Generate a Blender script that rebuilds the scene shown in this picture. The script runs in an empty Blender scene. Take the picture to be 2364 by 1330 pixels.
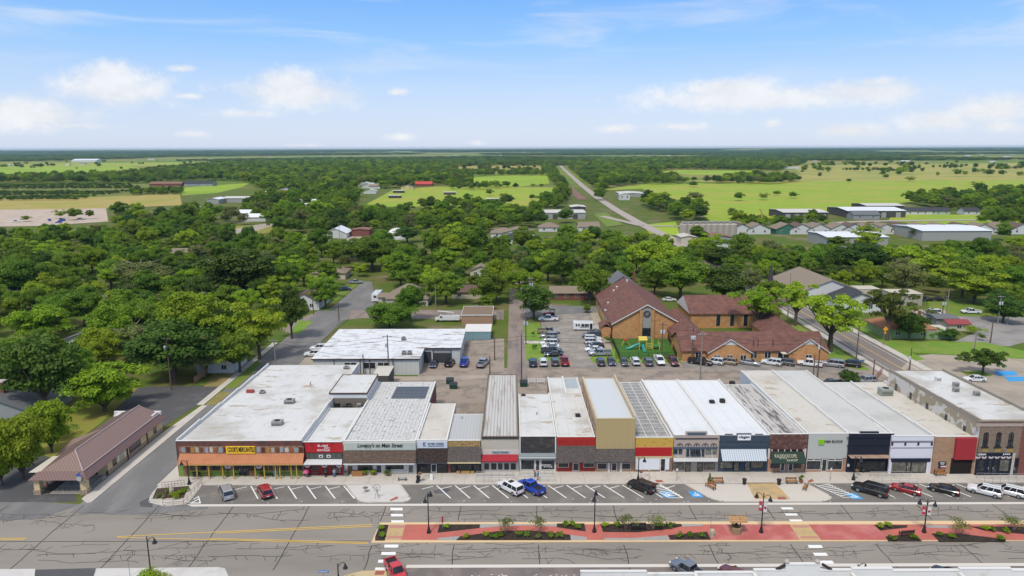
import bpy, math, random
import numpy as np
from mathutils import Vector, Matrix
sc = bpy.context.scene
col = sc.collection
R_ = math.radians
# ---------------------------------------------------------------- camera
H = 60.0; FPX = 1610.0; W, HH = 2364.0, 1330.0
pit, rol = R_(11.4), R_(0.17)
Fv = np.array((0, math.cos(pit), -math.sin(pit)))
R0 = np.array((1.0, 0, 0)); U0 = np.array((0, math.sin(pit), math.cos(pit)))
Rv = R0*math.cos(rol) - U0*math.sin(rol); Uv = U0*math.cos(rol) + R0*math.sin(rol)
cam = bpy.data.cameras.new('camera'); camo = bpy.data.objects.new('camera', cam); col.objects.link(camo)
cam.sensor_width = 36; cam.lens = 36*FPX/W; cam.clip_start = 1; cam.clip_end = 90000
camo.matrix_world = Matrix(((Rv[0], Uv[0], -Fv[0], 0), (Rv[1], Uv[1], -Fv[1], 0), (Rv[2], Uv[2], -Fv[2], H), (0, 0, 0, 1)))
sc.camera = camo
sc.view_settings.view_transform = 'Standard'; sc.view_settings.look = 'None'
sc.view_settings.exposure = 0.95; sc.view_settings.gamma = 1

def ray(px, py):
    return Fv + (px-W/2)/FPX*Rv + (HH/2-py)/FPX*Uv
def G(px, py, z=0.0):                       # photo pixel -> point on the level z
    d = ray(px, py); t = (z-H)/d[2]; return (t*d[0], t*d[1])
def FP(px, py, Y):                          # photo pixel -> (x, z) on the upright plane y = Y
    d = ray(px, py); t = Y/d[1]; return (t*d[0], H+t*d[2])

# ---------------------------------------------------------------- sun and sky
SUN_EL, SUN_AZ = R_(58), R_(205)            # azimuth clockwise from +Y: high, behind the camera and a little to the left
sd = Vector((math.sin(SUN_AZ)*math.cos(SUN_EL), math.cos(SUN_AZ)*math.cos(SUN_EL), math.sin(SUN_EL)))
sun = bpy.data.lights.new('sun', 'SUN'); sun.energy = 1.5; sun.angle = R_(10); sun.color = (1, .94, .84)
suno = bpy.data.objects.new('sun', sun); suno.rotation_euler = sd.to_track_quat('Z', 'Y').to_euler(); suno.location = (0, 0, 200); col.objects.link(suno)

world = bpy.data.worlds.new('World'); sc.world = world; world.use_nodes = True
wt = world.node_tree; wt.nodes.clear()
class NT:                                   # tiny node-graph helper
    def __init__(s, t): s.t = t
    def n(s, typ, **kw):
        a = s.t.nodes.new(typ)
        for k, v in kw.items(): setattr(a, k, v)
        return a
    def put(s, sock, v):
        if hasattr(v, 'is_output'): s.t.links.new(v, sock)
        elif isinstance(v, (tuple, list)) and len(v) == 3 and sock.type == 'RGBA': sock.default_value = (*v, 1)
        else: sock.default_value = v
    def m(s, op, a, b=0.0, c=None, clamp=False):
        x = s.n('ShaderNodeMath', operation=op); x.use_clamp = clamp
        s.put(x.inputs[0], a); s.put(x.inputs[1], b)
        if c is not None: s.put(x.inputs[2], c)
        return x.outputs[0]
    def mix(s, f, a, b, blend='MIX'):
        x = s.n('ShaderNodeMix', data_type='RGBA', blend_type=blend)
        s.put(x.inputs[0], f); s.put(x.inputs[6], a); s.put(x.inputs[7], b); return x.outputs[2]
    def noise(s, vec, scale, det=4.0, rough=.55, dist=0.0):
        x = s.n('ShaderNodeTexNoise'); x.inputs['Scale'].default_value = scale; x.inputs['Detail'].default_value = det
        x.inputs['Roughness'].default_value = rough; x.inputs['Distortion'].default_value = dist
        if vec is not None: s.t.links.new(vec, x.inputs['Vector'])
        return x.outputs[0]
    def step(s, v, a, b, lo=0.0, hi=1.0):
        x = s.n('ShaderNodeMapRange', interpolation_type='SMOOTHSTEP'); s.put(x.inputs[0], v)
        x.inputs[1].default_value = a; x.inputs[2].default_value = b; x.inputs[3].default_value = lo; x.inputs[4].default_value = hi
        return x.outputs[0]
    def scalev(s, v, sx, sy, sz):
        x = s.n('ShaderNodeVectorMath', operation='MULTIPLY'); s.put(x.inputs[0], v); x.inputs[1].default_value = (sx, sy, sz); return x.outputs[0]

def srgb(r, g, b):
    f = lambda c: (c/255/12.92) if c <= 10 else ((c/255+.055)/1.055)**2.4
    return (f(r), f(g), f(b))

world.cycles.sampling_method = 'MANUAL'; world.cycles.sample_map_resolution = 512
def build_sky():
    q = NT(wt)
    out = q.n('ShaderNodeOutputWorld'); bg = q.n('ShaderNodeBackground'); bg.inputs[1].default_value = 0.1
    sky = q.n('ShaderNodeTexSky', sky_type='NISHITA', sun_disc=False, sun_elevation=SUN_EL, sun_rotation=SUN_AZ, air_density=1.0, dust_density=0.6, ozone_density=1.5, altitude=200)
    tc = q.n('ShaderNodeTexCoord'); d = tc.outputs['Generated']
    sp = q.n('ShaderNodeSeparateXYZ'); wt.links.new(d, sp.inputs[0])
    az = q.m('ARCTAN2', sp.outputs[0], sp.outputs[1]); el = q.m('ARCSINE', sp.outputs[2])
    k = 10*2**(-sc.view_settings.exposure)
    # clear-air tint by height above the horizon: pale lavender low, blue higher up
    rmp = q.n('ShaderNodeValToRGB'); e = rmp.color_ramp.elements
    q.put(rmp.inputs[0], q.m('DIVIDE', el, R_(60), clamp=True))
    stops = [(0, (206, 219, 245)), (R_(2.5)/R_(60), (197, 215, 246)), (R_(4.7)/R_(60), (183, 210, 249)), (R_(8)/R_(60), (142, 195, 252)), (R_(11.5)/R_(60), (112, 176, 251)), (1, (70, 130, 220))]
    while len(e) < len(stops): e.new(.5)
    for el_, (p, c) in zip(e, stops): el_.position = p; el_.color = (*srgb(*c), 1)
    tint = q.n('ShaderNodeVectorMath', operation='SCALE'); wt.links.new(rmp.outputs[0], tint.inputs[0]); tint.inputs[3].default_value = k
    base = q.mix(0.85, sky.outputs[0], tint.outputs[0])
    # cumulus banks near the horizon and thin high streaks, fixed to directions in the sky
    n1 = q.noise(q.scalev(d, 1, 1, 1.7), 13, 7, .7); n2 = q.noise(d, 70, 4, .65)
    wob = q.m('ADD', q.m('MULTIPLY', q.m('SUBTRACT', n1, .5), 2.3), q.m('MULTIPLY', q.m('SUBTRACT', n2, .5), .9))
    clouds = [(262, 205, 105, 44, 1), (255, 168, 50, 26, 1.0), (60, 262, 130, 36, .95), (690, 215, 140, 36, 1.0), (660, 190, 80, 30, 1.0), (420, 158, 36, 10, .7), (1740, 228, 240, 28, 1), (1690, 205, 100, 24, 1.1),
              (1990, 212, 140, 30, 1), (2020, 190, 60, 14, .9), (2170, 278, 66, 24, 1.0), (2290, 255, 80, 30, 1.0), (2315, 292, 50, 16, .85), (1960, 303, 68, 18, .95), (1420, 297, 50, 12, .8), (925, 318, 44, 12, .7), (915, 212, 40, 12, .7), (1560, 292, 80, 12, .6), (1780, 285, 26, 16, .7), (440, 310, 50, 12, .5), (430, 222, 44, 9, .6), (560, 262, 90, 14, .55), (180, 290, 130, 14, .5), (1100, 330, 40, 9, .5), (700, 335, 60, 8, .4)]
    tot = None
    ae = q.n('ShaderNodeCombineXYZ'); wt.links.new(az, ae.inputs[0]); wt.links.new(el, ae.inputs[1])
    for (px, py, wx, wy, a) in clouds:
        r = ray(px, py); r = r/np.linalg.norm(r)
        a0 = math.atan2(r[0], r[1]); e0 = math.asin(r[2]); kx, ky = FPX/wx/1.45, FPX/wy/1.35
        ma = q.n('ShaderNodeVectorMath', operation='MULTIPLY_ADD'); wt.links.new(ae.outputs[0], ma.inputs[0]); ma.inputs[1].default_value = (kx, ky, 0); ma.inputs[2].default_value = (-a0*kx, -e0*ky, 0)
        ln = q.n('ShaderNodeVectorMath', operation='LENGTH'); wt.links.new(ma.outputs[0], ln.inputs[0])
        v = q.m('SUBTRACT', .35+.65*a, ln.outputs[1])
        tot = v if tot is None else q.m('MAXIMUM', tot, v)
    mask = q.step(q.m('ADD', tot, q.m('MULTIPLY', wob, .66)), .04, .86, 0, .86)
    st = q.noise(q.scalev(d, 2.2, 2.2, 17), 1.5, 4, .55, .6)
    streak = q.m('MULTIPLY', q.step(st, .47, .72), q.step(el, R_(3), R_(9), 0, .45))
    # broad cloud overhead (outside the picture) softens the daylight
    over = q.m('MULTIPLY', q.step(q.noise(d, 2.2, 3, .55), .3, .5), q.step(el, R_(20), R_(34), 0, .9))
    ca = q.m('MAXIMUM', q.m('MAXIMUM', mask, streak), over)
    lum = q.step(n1, .35, .7, .88, 1.0)
    cw = q.n('ShaderNodeVectorMath', operation='SCALE'); cw.inputs[0].default_value = srgb(249, 250, 253)
    q.put(cw.inputs[3], q.m('MULTIPLY', q.m('MULTIPLY', lum, q.step(el, R_(18), R_(34), 1, .9)), k))
    fin = q.mix(ca, base, cw.outputs[0])
    wt.links.new(fin, bg.inputs[0]); wt.links.new(bg.outputs[0], out.inputs[0])
build_sky()

# ---------------------------------------------------------------- materials
MATS = {}
def mat(name, c, rough=.85, var=.14, sc_=.6, c2=None, thr=None, metal=0.0, spec=.3, bump=0.0, stripes=None, big=0.0, stretch=(1, 1, 1), brick=None, grid=None, speck=None, coord='world'):
    """Procedural surface: base colour with fine and broad mottling, optional second colour in patches,
    corrugation stripes, brick courses, panel grid or dark specks."""
    if name in MATS: return MATS[name]
    m = bpy.data.materials.new(name); m.use_nodes = True; t = m.node_tree; q = NT(t)
    b = t.nodes['Principled BSDF']; b.inputs['Roughness'].default_value = rough; b.inputs['Metallic'].default_value = metal
    b.inputs['Specular IOR Level'].default_value = spec
    if coord == 'world': v = q.n('ShaderNodeNewGeometry').outputs['Position']
    else: v = q.n('ShaderNodeTexCoord').outputs['Object']
    vs = q.scalev(v, *stretch)
    cc = c
    if c2 is not None:
        f = q.step(q.noise(vs, sc_*(thr[2] if thr and len(thr) > 2 else .5), 6, .62), *(thr[:2] if thr else (.45, .6)))
        cc = q.mix(f, c, c2)
    if brick:
        bt = q.n('ShaderNodeTexBrick'); bw, bh, mc, off = brick
        mp = q.n('ShaderNodeCombineXYZ'); s3 = q.n('ShaderNodeSeparateXYZ'); t.links.new(v, s3.inputs[0])
        t.links.new(q.m('ADD', s3.outputs[0], s3.outputs[1]), mp.inputs[0]); t.links.new(s3.outputs[2], mp.inputs[1])
        t.links.new(mp.outputs[0], bt.inputs['Vector'])
        bt.inputs['Scale'].default_value = 1; bt.inputs['Brick Width'].default_value = bw; bt.inputs['Row Height'].default_value = bh
        bt.inputs['Mortar Size'].default_value = .012; bt.offset = off
        q.put(bt.inputs['Color1'], cc if not isinstance(cc, tuple) else cc); q.put(bt.inputs['Color2'], q.mix(1.0, cc, (.72, .72, .72), 'MULTIPLY')); q.put(bt.inputs['Mortar'], mc)
        cc = bt.outputs[0]
    if stripes:                              # (axis, period, depth)
        ax, per, dep = stripes
        s3 = q.n('ShaderNodeSeparateXYZ'); t.links.new(v, s3.inputs[0])
        co = s3.outputs[ax] if isinstance(ax, int) else q.m('ADD', s3.outputs[0], s3.outputs[1])
        w = q.m('SINE', q.m('MULTIPLY', co, 2*math.pi/per))
        cc = q.mix(q.step(w, .2, .8, 0, dep), cc, q.mix(1.0, cc, (.45, .44, .43), 'MULTIPLY'))
    if grid:                                 # (period x, period y, line colour, width share)
        s3 = q.n('ShaderNodeSeparateXYZ'); t.links.new(v, s3.inputs[0])
        g1 = q.m('LESS_THAN', q.m('FRACT', q.m('DIVIDE', s3.outputs[0], grid[0])), grid[3]); g2 = q.m('LESS_THAN', q.m('FRACT', q.m('DIVIDE', s3.outputs[1], grid[1])), grid[3]*grid[0]/grid[1])
        cc = q.mix(q.m('MULTIPLY', q.m('MAXIMUM', g1, g2), .8), cc, grid[2])
    if speck:                                # (scale, threshold, colour)
        sp = q.step(q.noise(q.scalev(v, *speck[3]), speck[0], 3, .7), speck[1], speck[1]+.05)
        cc = q.mix(q.m('MULTIPLY', sp, .85), cc, speck[2])
    nf = q.noise(vs, sc_*6, 4, .65)
    g = q.m('ADD', 1-var, q.m('MULTIPLY', nf, 2*var))
    if big:
        g = q.m('MULTIPLY', g, q.m('ADD', 1-big, q.m('MULTIPLY', q.noise(v, .05, 5, .6), 2*big)))
    gg = q.n('ShaderNodeCombineColor'); [t.links.new(g, gg.inputs[i]) for i in range(3)]
    fin = q.mix(1.0, cc, gg.outputs[0], 'MULTIPLY')
    t.links.new(fin, b.inputs['Base Color'])
    if bump:
        bp = q.n('ShaderNodeBump'); bp.inputs['Strength'].default_value = bump; bp.inputs['Distance'].default_value = .05
        t.links.new(nf, bp.inputs['Height']); t.links.new(bp.outputs[0], b.inputs['Normal'])
    MATS[name] = m; return m

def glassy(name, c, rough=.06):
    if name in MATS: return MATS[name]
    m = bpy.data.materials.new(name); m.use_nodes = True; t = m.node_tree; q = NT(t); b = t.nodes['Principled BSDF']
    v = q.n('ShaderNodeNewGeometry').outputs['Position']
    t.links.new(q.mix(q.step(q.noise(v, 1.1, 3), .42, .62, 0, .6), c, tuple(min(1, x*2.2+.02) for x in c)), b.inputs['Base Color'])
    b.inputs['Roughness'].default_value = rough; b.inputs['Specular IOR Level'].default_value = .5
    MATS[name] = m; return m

# ---------------------------------------------------------------- mesh helpers
def root_at(o):
    x = y = z = 0
    while o is not None: x += o.location.x; y += o.location.y; z += o.location.z; o = o.parent
    return (x, y, z)
class MB:
    def __init__(s): s.v = []; s.f = []
    def quad(s, *p):
        k = len(s.v); s.v += [tuple(a) for a in p]; s.f.append(tuple(range(k, k+len(p)))); return s
    def prism(s, poly, z0, z1, top=True, bot=False):
        n = len(poly); k = len(s.v)
        if sum(poly[i][0]*poly[(i+1) % n][1]-poly[(i+1) % n][0]*poly[i][1] for i in range(n)) < 0: poly = poly[::-1]
        s.v += [(p[0], p[1], z0) for p in poly]+[(p[0], p[1], z1) for p in poly]
        for i in range(n):
            j = (i+1) % n; s.f.append((k+i, k+j, k+n+j, k+n+i))
        if top: s.f.append(tuple(range(k+n, k+2*n)))
        if bot: s.f.append(tuple(range(k+n-1, k-1, -1)))
        return s
    def box(s, x0, x1, y0, y1, z0, z1):
        if x0 > x1: x0, x1 = x1, x0
        if y0 > y1: y0, y1 = y1, y0
        if z0 > z1: z0, z1 = z1, z0
        return s.prism([(x0, y0), (x1, y0), (x1, y1), (x0, y1)], z0, z1, True, True)
    def flat(s, poly, z):
        n = len(poly)
        if sum(poly[i][0]*poly[(i+1) % n][1]-poly[(i+1) % n][0]*poly[i][1] for i in range(n)) < 0: poly = poly[::-1]
        return s.quad(*[(p[0], p[1], z) for p in poly])
    def tube(s, pts, r, n=6, r1=None, cap=True):
        pts = [Vector(p) for p in pts]; k = len(s.v); N = len(pts)
        for i, p in enumerate(pts):
            d = (pts[min(i+1, N-1)]-pts[max(i-1, 0)]).normalized()
            a = d.orthogonal().normalized() if abs(d.z) < .95 else Vector((1, 0, 0)).cross(d).normalized(); b = d.cross(a)
            rr = r if r1 is None else r+(r1-r)*i/(N-1)
            if isinstance(r, (list, tuple)): rr = r[i]
            for j in range(n):
                t = 2*math.pi*j/n; s.v.append(tuple(p+(a*math.cos(t)+b*math.sin(t))*rr))
        for i in range(N-1):
            for j in range(n):
                a0 = k+i*n+j; a1 = k+i*n+(j+1) % n; s.f.append((a0, a1, a1+n, a0+n))
        if cap: s.f.append(tuple(range(k+n-1, k-1, -1))); s.f.append(tuple(range(k+(N-1)*n, k+N*n)))
        return s
    def bar(s, p, q_, w, h=None):
        """square bar between two points"""
        return s.tube([p, q_], (w if h is None else h)*.7, 4)
    def lathe(s, cx, cy, prof, n=10):
        k = len(s.v); N = len(prof)
        for (r, z) in prof:
            for j in range(n): t = 2*math.pi*j/n; s.v.append((cx+r*math.cos(t), cy+r*math.sin(t), z))
        for i in range(N-1):
            for j in range(n):
                a0 = k+i*n+j; a1 = k+i*n+(j+1) % n; s.f.append((a0, a1, a1+n, a0+n))
        s.f.append(tuple(range(k+n-1, k-1, -1))); s.f.append(tuple(range(k+(N-1)*n, k+N*n)))
        return s
    def loft(s, rings, cap=True):
        k = len(s.v); n = len(rings[0])
        for r in rings: s.v += [tuple(p) for p in r]
        for i in range(len(rings)-1):
            for j in range(n):
                a0 = k+i*n+j; a1 = k+i*n+(j+1) % n; s.f.append((a0, a1, a1+n, a0+n))
        if cap: s.f.append(tuple(range(k+n-1, k-1, -1))); s.f.append(tuple(range(k+(len(rings)-1)*n, k+len(rings)*n)))
        return s
    def build(s, name, material, parent=None, smooth=False, loc=None):
        ox, oy, oz = root_at(parent) if parent is not None else (loc or (0, 0, 0))
        me = bpy.data.meshes.new(name); me.from_pydata([(a-ox, b-oy, c-oz) for a, b, c in s.v], [], s.f)
        if smooth: me.polygons.foreach_set('use_smooth', [True]*len(me.polygons))
        if material: me.materials.append(material)
        me.update()
        o = bpy.data.objects.new(name, me); col.objects.link(o)
        if parent is not None: o.parent = parent
        elif loc: o.location = loc
        return o
def tag(o, label=None, cat=None, group=None, kind=None):
    if label: o['label'] = label
    if cat: o['category'] = cat
    if group: o['group'] = group
    if kind: o['kind'] = kind
    return o
def thing(name, label, cat, loc, group=None, rz=0.0):
    o = bpy.data.objects.new(name, None); o.location = loc; o.rotation_euler = (0, 0, rz); o.empty_display_size = .3
    col.objects.link(o); return tag(o, label, cat, group)
def copy_tree(o, parent=None):
    c = o.copy(); col.objects.link(c)
    if parent is not None: c.parent = parent
    for ch in list(o.children): copy_tree(ch, c)
    return c
def struct(mb, name, m): return tag(mb.build(name, m), kind='structure')
def lettering(s, x0, x1, z0, z1, Y, m, parent, name='lettering', shear=0.0, ext=.03):
    """Words as raised letters on an upright plane facing the camera's side of the street."""
    cu = bpy.data.curves.new('words', 'FONT'); cu.body = s; cu.extrude = .02; cu.offset = .014; cu.resolution_u = 3; cu.shear = shear; cu.align_x = 'LEFT'
    to = bpy.data.objects.new('words', cu); col.objects.link(to)
    dg = bpy.context.evaluated_depsgraph_get(); me = bpy.data.meshes.new_from_object(to.evaluated_get(dg))
    bpy.data.objects.remove(to); bpy.data.curves.remove(cu)
    me.name = name; me.materials.clear(); me.materials.append(m)
    vs = np.array([v.co[:] for v in me.vertices]); lo = vs.min(0); hi = vs.max(0); ox, oy, oz = root_at(parent)
    sx = (x1-x0)/(hi[0]-lo[0]); sz = (z1-z0)/(hi[1]-lo[1])
    for v in me.vertices:
        x, y, z = v.co; v.co = (x0+(x-lo[0])*sx-ox, Y-ext*(z-lo[2])/(hi[2]-lo[2])-oy, z0+(y-lo[1])*sz-oz)
    o = bpy.data.objects.new(name, me); col.objects.link(o); o.parent = parent; return o
# ---------------------------------------------------------------- ground, roads, fields
def P(*pts, z=0.0): return [G(x, y, z) for x, y in pts]
def sheet(name, m, z, *pts): return struct(MB().flat(P(*pts), z), name, m)
def YL(y, x=1182): return G(x, y)[1]
WHITE = mat('white_paint', (.72, .72, .70), .7, .12, 2)
YELLOW = mat('yellow_paint', (.60, .40, .09), .7, .2, 2)
CONC = mat('concrete', (.50, .46, .41), .9, .1, .5, c2=(.40, .37, .33), thr=(.45, .7), big=.08)
CURB = mat('tan_curb', (.62, .46, .27), .9, .1, 1)
KERB = mat('grey_curb', (.46, .43, .38), .9, .14, 1)
STREET = mat('street_asphalt', (.258, .23, .198), .9, .08, 1.2, c2=(.215, .192, .166), thr=(.4, .7, .12), big=.10, stretch=(.25, 1, 1))
LOTA = mat('parking_asphalt', (.158, .145, .132), .9, .14, 1.2, c2=(.215, .195, .172), thr=(.45, .7, .2))
SIDE = mat('side_street_asphalt', (.155, .152, .15), .9, .12, 1.2, c2=(.215, .205, .195), thr=(.4, .7, .15), stretch=(1, .3, 1))
DARK = mat('dark_asphalt', (.085, .084, .088), .9, .15, 1, c2=(.125, .12, .12), thr=(.5, .7, .2))
BROWN = mat('brown_gravel', (.29, .238, .192), .95, .14, 1.2, c2=(.20, .17, .145), thr=(.46, .62, .2), big=.14)
PINK = mat('worn_lane', (.25, .20, .17), .95, .12, 1.2, c2=(.16, .14, .128), thr=(.46, .66, .25), stretch=(1, .25, 1))
GRASS = mat('lawn', (.115, .20, .022), .95, .18, 2.5, c2=(.17, .20, .035), thr=(.42, .62, .08))
BRIGHT = mat('watered_lawn', (.13, .24, .025), .95, .2, 2, c2=(.19, .25, .04), thr=(.42, .62, .12))
OLIVE = mat('olive_lawn', (.235, .205, .04), .95, .2, 2, c2=(.19, .215, .03), thr=(.42, .62, .12))
DRY = mat('dry_grass', (.27, .21, .085), .95, .2, 2, c2=(.20, .18, .05), thr=(.42, .62, .12))
TURF = mat('playground_turf', (.045, .125, .016), .9, .12, 3)
TANLOT = mat('tan_lot', (.36, .305, .245), .95, .1, .8, c2=(.27, .24, .20), thr=(.45, .68, .15))

def ground_mat():
    m = bpy.data.materials.new('countryside'); m.use_nodes = True; t = m.node_tree; q = NT(t); b = t.nodes['Principled BSDF']
    b.inputs['Roughness'].default_value = .95; b.inputs['Specular IOR Level'].default_value = .1
    v = q.n('ShaderNodeNewGeometry').outputs['Position']
    near = q.mix(q.step(q.noise(v, .06, 6, .6), .42, .62), (.085, .13, .02), (.135, .13, .045))
    near = q.mix(q.step(q.noise(v, .03, 5, .6), .58, .68), near, (.20, .165, .11))
    far = q.mix(q.step(q.noise(q.scalev(v, .6, 1, 1), .0022, 4, .55, .8), .43, .53), (.24, .225, .06), (.13, .20, .03))
    far = q.mix(q.step(q.noise(q.scalev(v, .5, 1, 1), .0013, 5, .6), .56, .62), far, (.32, .26, .12))
    s3 = q.n('ShaderNodeSeparateXYZ'); t.links.new(v, s3.inputs[0])
    c = q.mix(q.step(s3.outputs[1], 800, 1500), near, far)
    g = q.m('ADD', .82, q.m('MULTIPLY', q.noise(v, .9, 5, .65), .36)); gg = q.n('ShaderNodeCombineColor'); [t.links.new(g, gg.inputs[i]) for i in range(3)]
    t.links.new(q.mix(1.0, c, gg.outputs[0], 'MULTIPLY'), b.inputs['Base Color']); return m
mb = MB(); ys = [-300, 40, 160, 400, 900, 2000, 5000, 12000, 40000]; xs = [-40000, -9000, -2500, -700, -150, 150, 700, 2500, 9000, 40000]
for i in range(len(ys)-1):
    for j in range(len(xs)-1): mb.quad((xs[j], ys[i], 0), (xs[j+1], ys[i], 0), (xs[j+1], ys[i+1], 0), (xs[j], ys[i+1], 0))
struct(mb, 'ground', ground_mat())

YF = YL(1091); YK = YL(1118); YS0, YS1 = YL(1163.5), YL(1168.5); YM0, YM1 = YL(1207), YL(1253); YN0, YN1 = YL(1304), YL(1311)
XR = 260.0
def zone(name, m, z, x0, x1, y0, y1): return struct(MB().flat([(x0, y0), (x1, y0), (x1, y1), (x0, y1)], z), name, m)
zone('street', STREET, .02, -260, XR, 60, YS0)
PX0 = G(430, 1175)[0]
struct(MB().flat([(PX0-2.2, YS1+.05), (XR, YS1), (XR, YK+1), (G(470, 1124)[0], YK+1)], .04), 'parking_pavement', LOTA)
zone('side_street', SIDE, .03, -72.9, -60.3, YS0-1.5, YL(716)); struct(MB().flat(P((760, 716), (872, 716), (858, 650), (838, 650)), .032), 'side_street', SIDE)
struct(MB().flat(P((187, 1162), (160, 1185), (330, 1190), (480, 1175), (468, 1120), (430, 1065), (300, 1050)), .032), 'side_street', SIDE)
struct(MB().flat(P((-60, 1150), (-60, 1205), (90, 1198), (190, 1165)), .036), 'side_street', SIDE)
sheet('bank_pavement', DARK, .039, (-260, 1090), (-260, 1158), (40, 1160), (178, 1158), (170, 1130), (150, 1060), (60, 1050), (0, 1090))
sheet('bank_parking', DARK, .038, (262, 950), (318, 897), (345, 893), (508, 891), (464, 932), (356, 998), (330, 975))
sheet('bank_lawn', OLIVE, .025, (80, 1040), (130, 1000), (170, 930), (215, 915), (320, 895), (255, 955), (235, 975), (120, 1060))
# walk along the side street, grass verge further on
struct(MB().prism([(-75.2, YL(1150)), (-73.4, YL(1160)), (-72.8, YL(1158)), (-72.4, YL(935)), (-73.8, YL(935)), (-75.2, YL(1000))], 0, .14), 'pavement', CONC)
struct(MB().flat([(-73.3, YL(933)), (-70.6, YL(933)), (-70.6, YL(903)), (-73.3, YL(903))], .05), 'verge', DRY)
struct(MB().prism([(-75.3, YL(933)), (-73.6, YL(933)), (-73.6, YL(790)), (-75.3, YL(790))], 0, .1), 'pavement', CONC)
struct(MB().flat([(-73.3, YL(895)), (-70.6, YL(895)), (-70.6, YL(850)), (-73.3, YL(850))], .05), 'verge', GRASS)
sheet('front_lawn', GRASS, .045, (445, 890), (545, 890), (605, 838), (555, 832)); sheet('front_lawn', DRY, .047, (470, 893), (520, 893), (560, 862), (540, 850), (500, 860))
sheet('front_lawn', BRIGHT, .045, (668, 770), (690, 772), (724, 742), (690, 740)); sheet('front_lawn', GRASS, .045, (730, 712), (778, 694), (830, 655), (810, 650), (745, 690))
sheet('house_drive', TANLOT, .04, (455, 862), (560, 862), (566, 856), (470, 855))
# cross street and lanes behind the shops
sheet('cross_street', PINK, .028, (640, 760), (690, 776), (745, 726), (770, 742), (830, 735), (1163, 738), (1163, 716), (838, 716), (735, 718))
sheet('cross_street', SIDE, .033, (1205, 716), (1210, 738), (1250, 726), (1400, 722), (1400, 708), (1210, 704))
struct(MB().flat([(-1.4, YL(885)), (4.1, YL(885)), (4.6, YL(740)), (5.6, YL(628)), (-.8, YL(628)), (-1.2, YL(720))], .034), 'lane', PINK)
sheet('back_lot', BROWN, .026, (640, 850), (560, 900), (600, 1000), (2080, 1000), (2080, 862), (1990, 842), (1420, 832), (1210, 850), (1164, 850), (1164, 782), (1080, 782), (985, 800), (965, 870), (900, 868))
sheet('warehouse_drive', TANLOT, .024, (640, 848), (690, 800), (735, 790), (760, 830), (740, 860))
sheet('back_lane', TANLOT, .030, (890, 880), (1160, 873), (1160, 866), (900, 870))
sheet('church_lot', mat('church_asphalt', (.23, .21, .185), .95, .14, 1, c2=(.31, .275, .235), thr=(.44, .62, .22), big=.12), .032, (1246, 728), (1374, 722), (1396, 780), (1424, 842), (1215, 848), (1262, 838))
sheet('church_lot', mat('row_asphalt', (.20, .183, .168), .95, .14, 1, c2=(.27, .24, .21), thr=(.44, .62, .22)), .035, (1212, 850), (1215, 833), (1420, 836), (1575, 836), (1575, 852))
sheet('church_lot', mat('row_asphalt'
 , (.15, .14, .13)), .037, (1575, 852), (1575, 836), (1920, 838), (1985, 855), (1900, 860))
sheet('church_lawn', BRIGHT, .04, (1208, 746), (1246, 745), (1256, 787), (1212, 787)); sheet('church_lawn', BRIGHT, .04, (1212, 793), (1257, 793), (1270, 822), (1305, 826), (1300, 833), (1215, 833))
sheet('church_path', CONC, .038, (1210, 787), (1257, 787), (1258, 793), (1211, 793)); sheet('church_path', TANLOT, .042, (1362, 722), (1380, 722), (1414, 806), (1394, 806))
sheet('church_lawn', BRIGHT, .044, (1360, 828), (1398, 806), (1420, 806), (1420, 830), (1575, 832), (1575, 838), (1372, 838))
sheet('playground_turf', TURF, .05, (1412, 779), (1538, 779), (1562, 826), (1432, 828))
sheet('church_lawn', BRIGHT, .04, (1543, 782), (1572, 783), (1590, 830), (1566, 828)); sheet('church_path', TANLOT, .045, (1556, 785), (1580, 785), (1592, 836), (1574, 836))
# road on the right with walks, verges and lines
RX0, RX1 = 102.0, 112.2
zone('side_road', mat('side_road_asphalt', (.20, .172, .155), .95, .08, 1, c2=(.165, .145, .13), thr=(.4, .7, .15), stretch=(1, .3, 1)), .03, RX0, RX1, YS0-.5, YL(574, 1600))
for x0, x1, m in ((99.6, 101.7, CONC), (112.4, 114.8, CONC)): struct(MB().prism([(x0, YL(905)), (x1, YL(905)), (x1, YL(610)), (x0, YL(610))], 0, .12), 'pavement', m)
mk = MB()
for x, w in ((103.3, .14), (111.0, .14)): mk.flat([(x, YL(900)), (x+w, YL(900)), (x+w, YL(580)), (x, YL(580))], .045)
struct(mk, 'white_markings', WHITE); mk = MB()
for x in (107.0, 107.3): mk.flat([(x, YL(900)), (x+.13, YL(900)), (x+.13, YL(580)), (x, YL(580))], .045)
struct(mk, 'yellow_markings', YELLOW)
sheet('church_lawn', BRIGHT, .036, (1816, 758), (1838, 748), (1905, 788), (2010, 856), (1930, 850), (1912, 830), (1912, 805)); sheet('church_lawn', BRIGHT, .036, (1838, 735), (1846, 735), (1880, 757), (1860, 757))
sheet('road_lawn', BRIGHT, .036, (1945, 735), (1985, 735), (2045, 785), (2270, 790), (2420, 822), (2420, 832), (2105, 814), (2136, 830), (2110, 834), (1990, 764))
sheet('beige_lot', TANLOT, .034, (2112, 822), (2150, 818), (2420, 832), (2420, 960), (2200, 930), (2080, 850))
sheet('grass_island', GRASS, .04, (2216, 858), (2266, 855), (2292, 868), (2240, 872))
sheet('grey_street', mat('grey_lot', (.27, .25, .235), .95, .1, 1, c2=(.20, .185, .17), thr=(.45, .65, .15)), .034, (2120, 727), (2180, 730), (2440, 733), (2440, 770), (2330, 800), (2200, 790), (2270, 760), (2160, 745))
sheet('house_drive', TANLOT, .05, (2100, 715), (2180, 715), (2190, 728), (2120, 729)); sheet('yard', GRASS, .03, (2140, 690), (2290, 690), (2300, 732), (2150, 728))
mk = MB()
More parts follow.
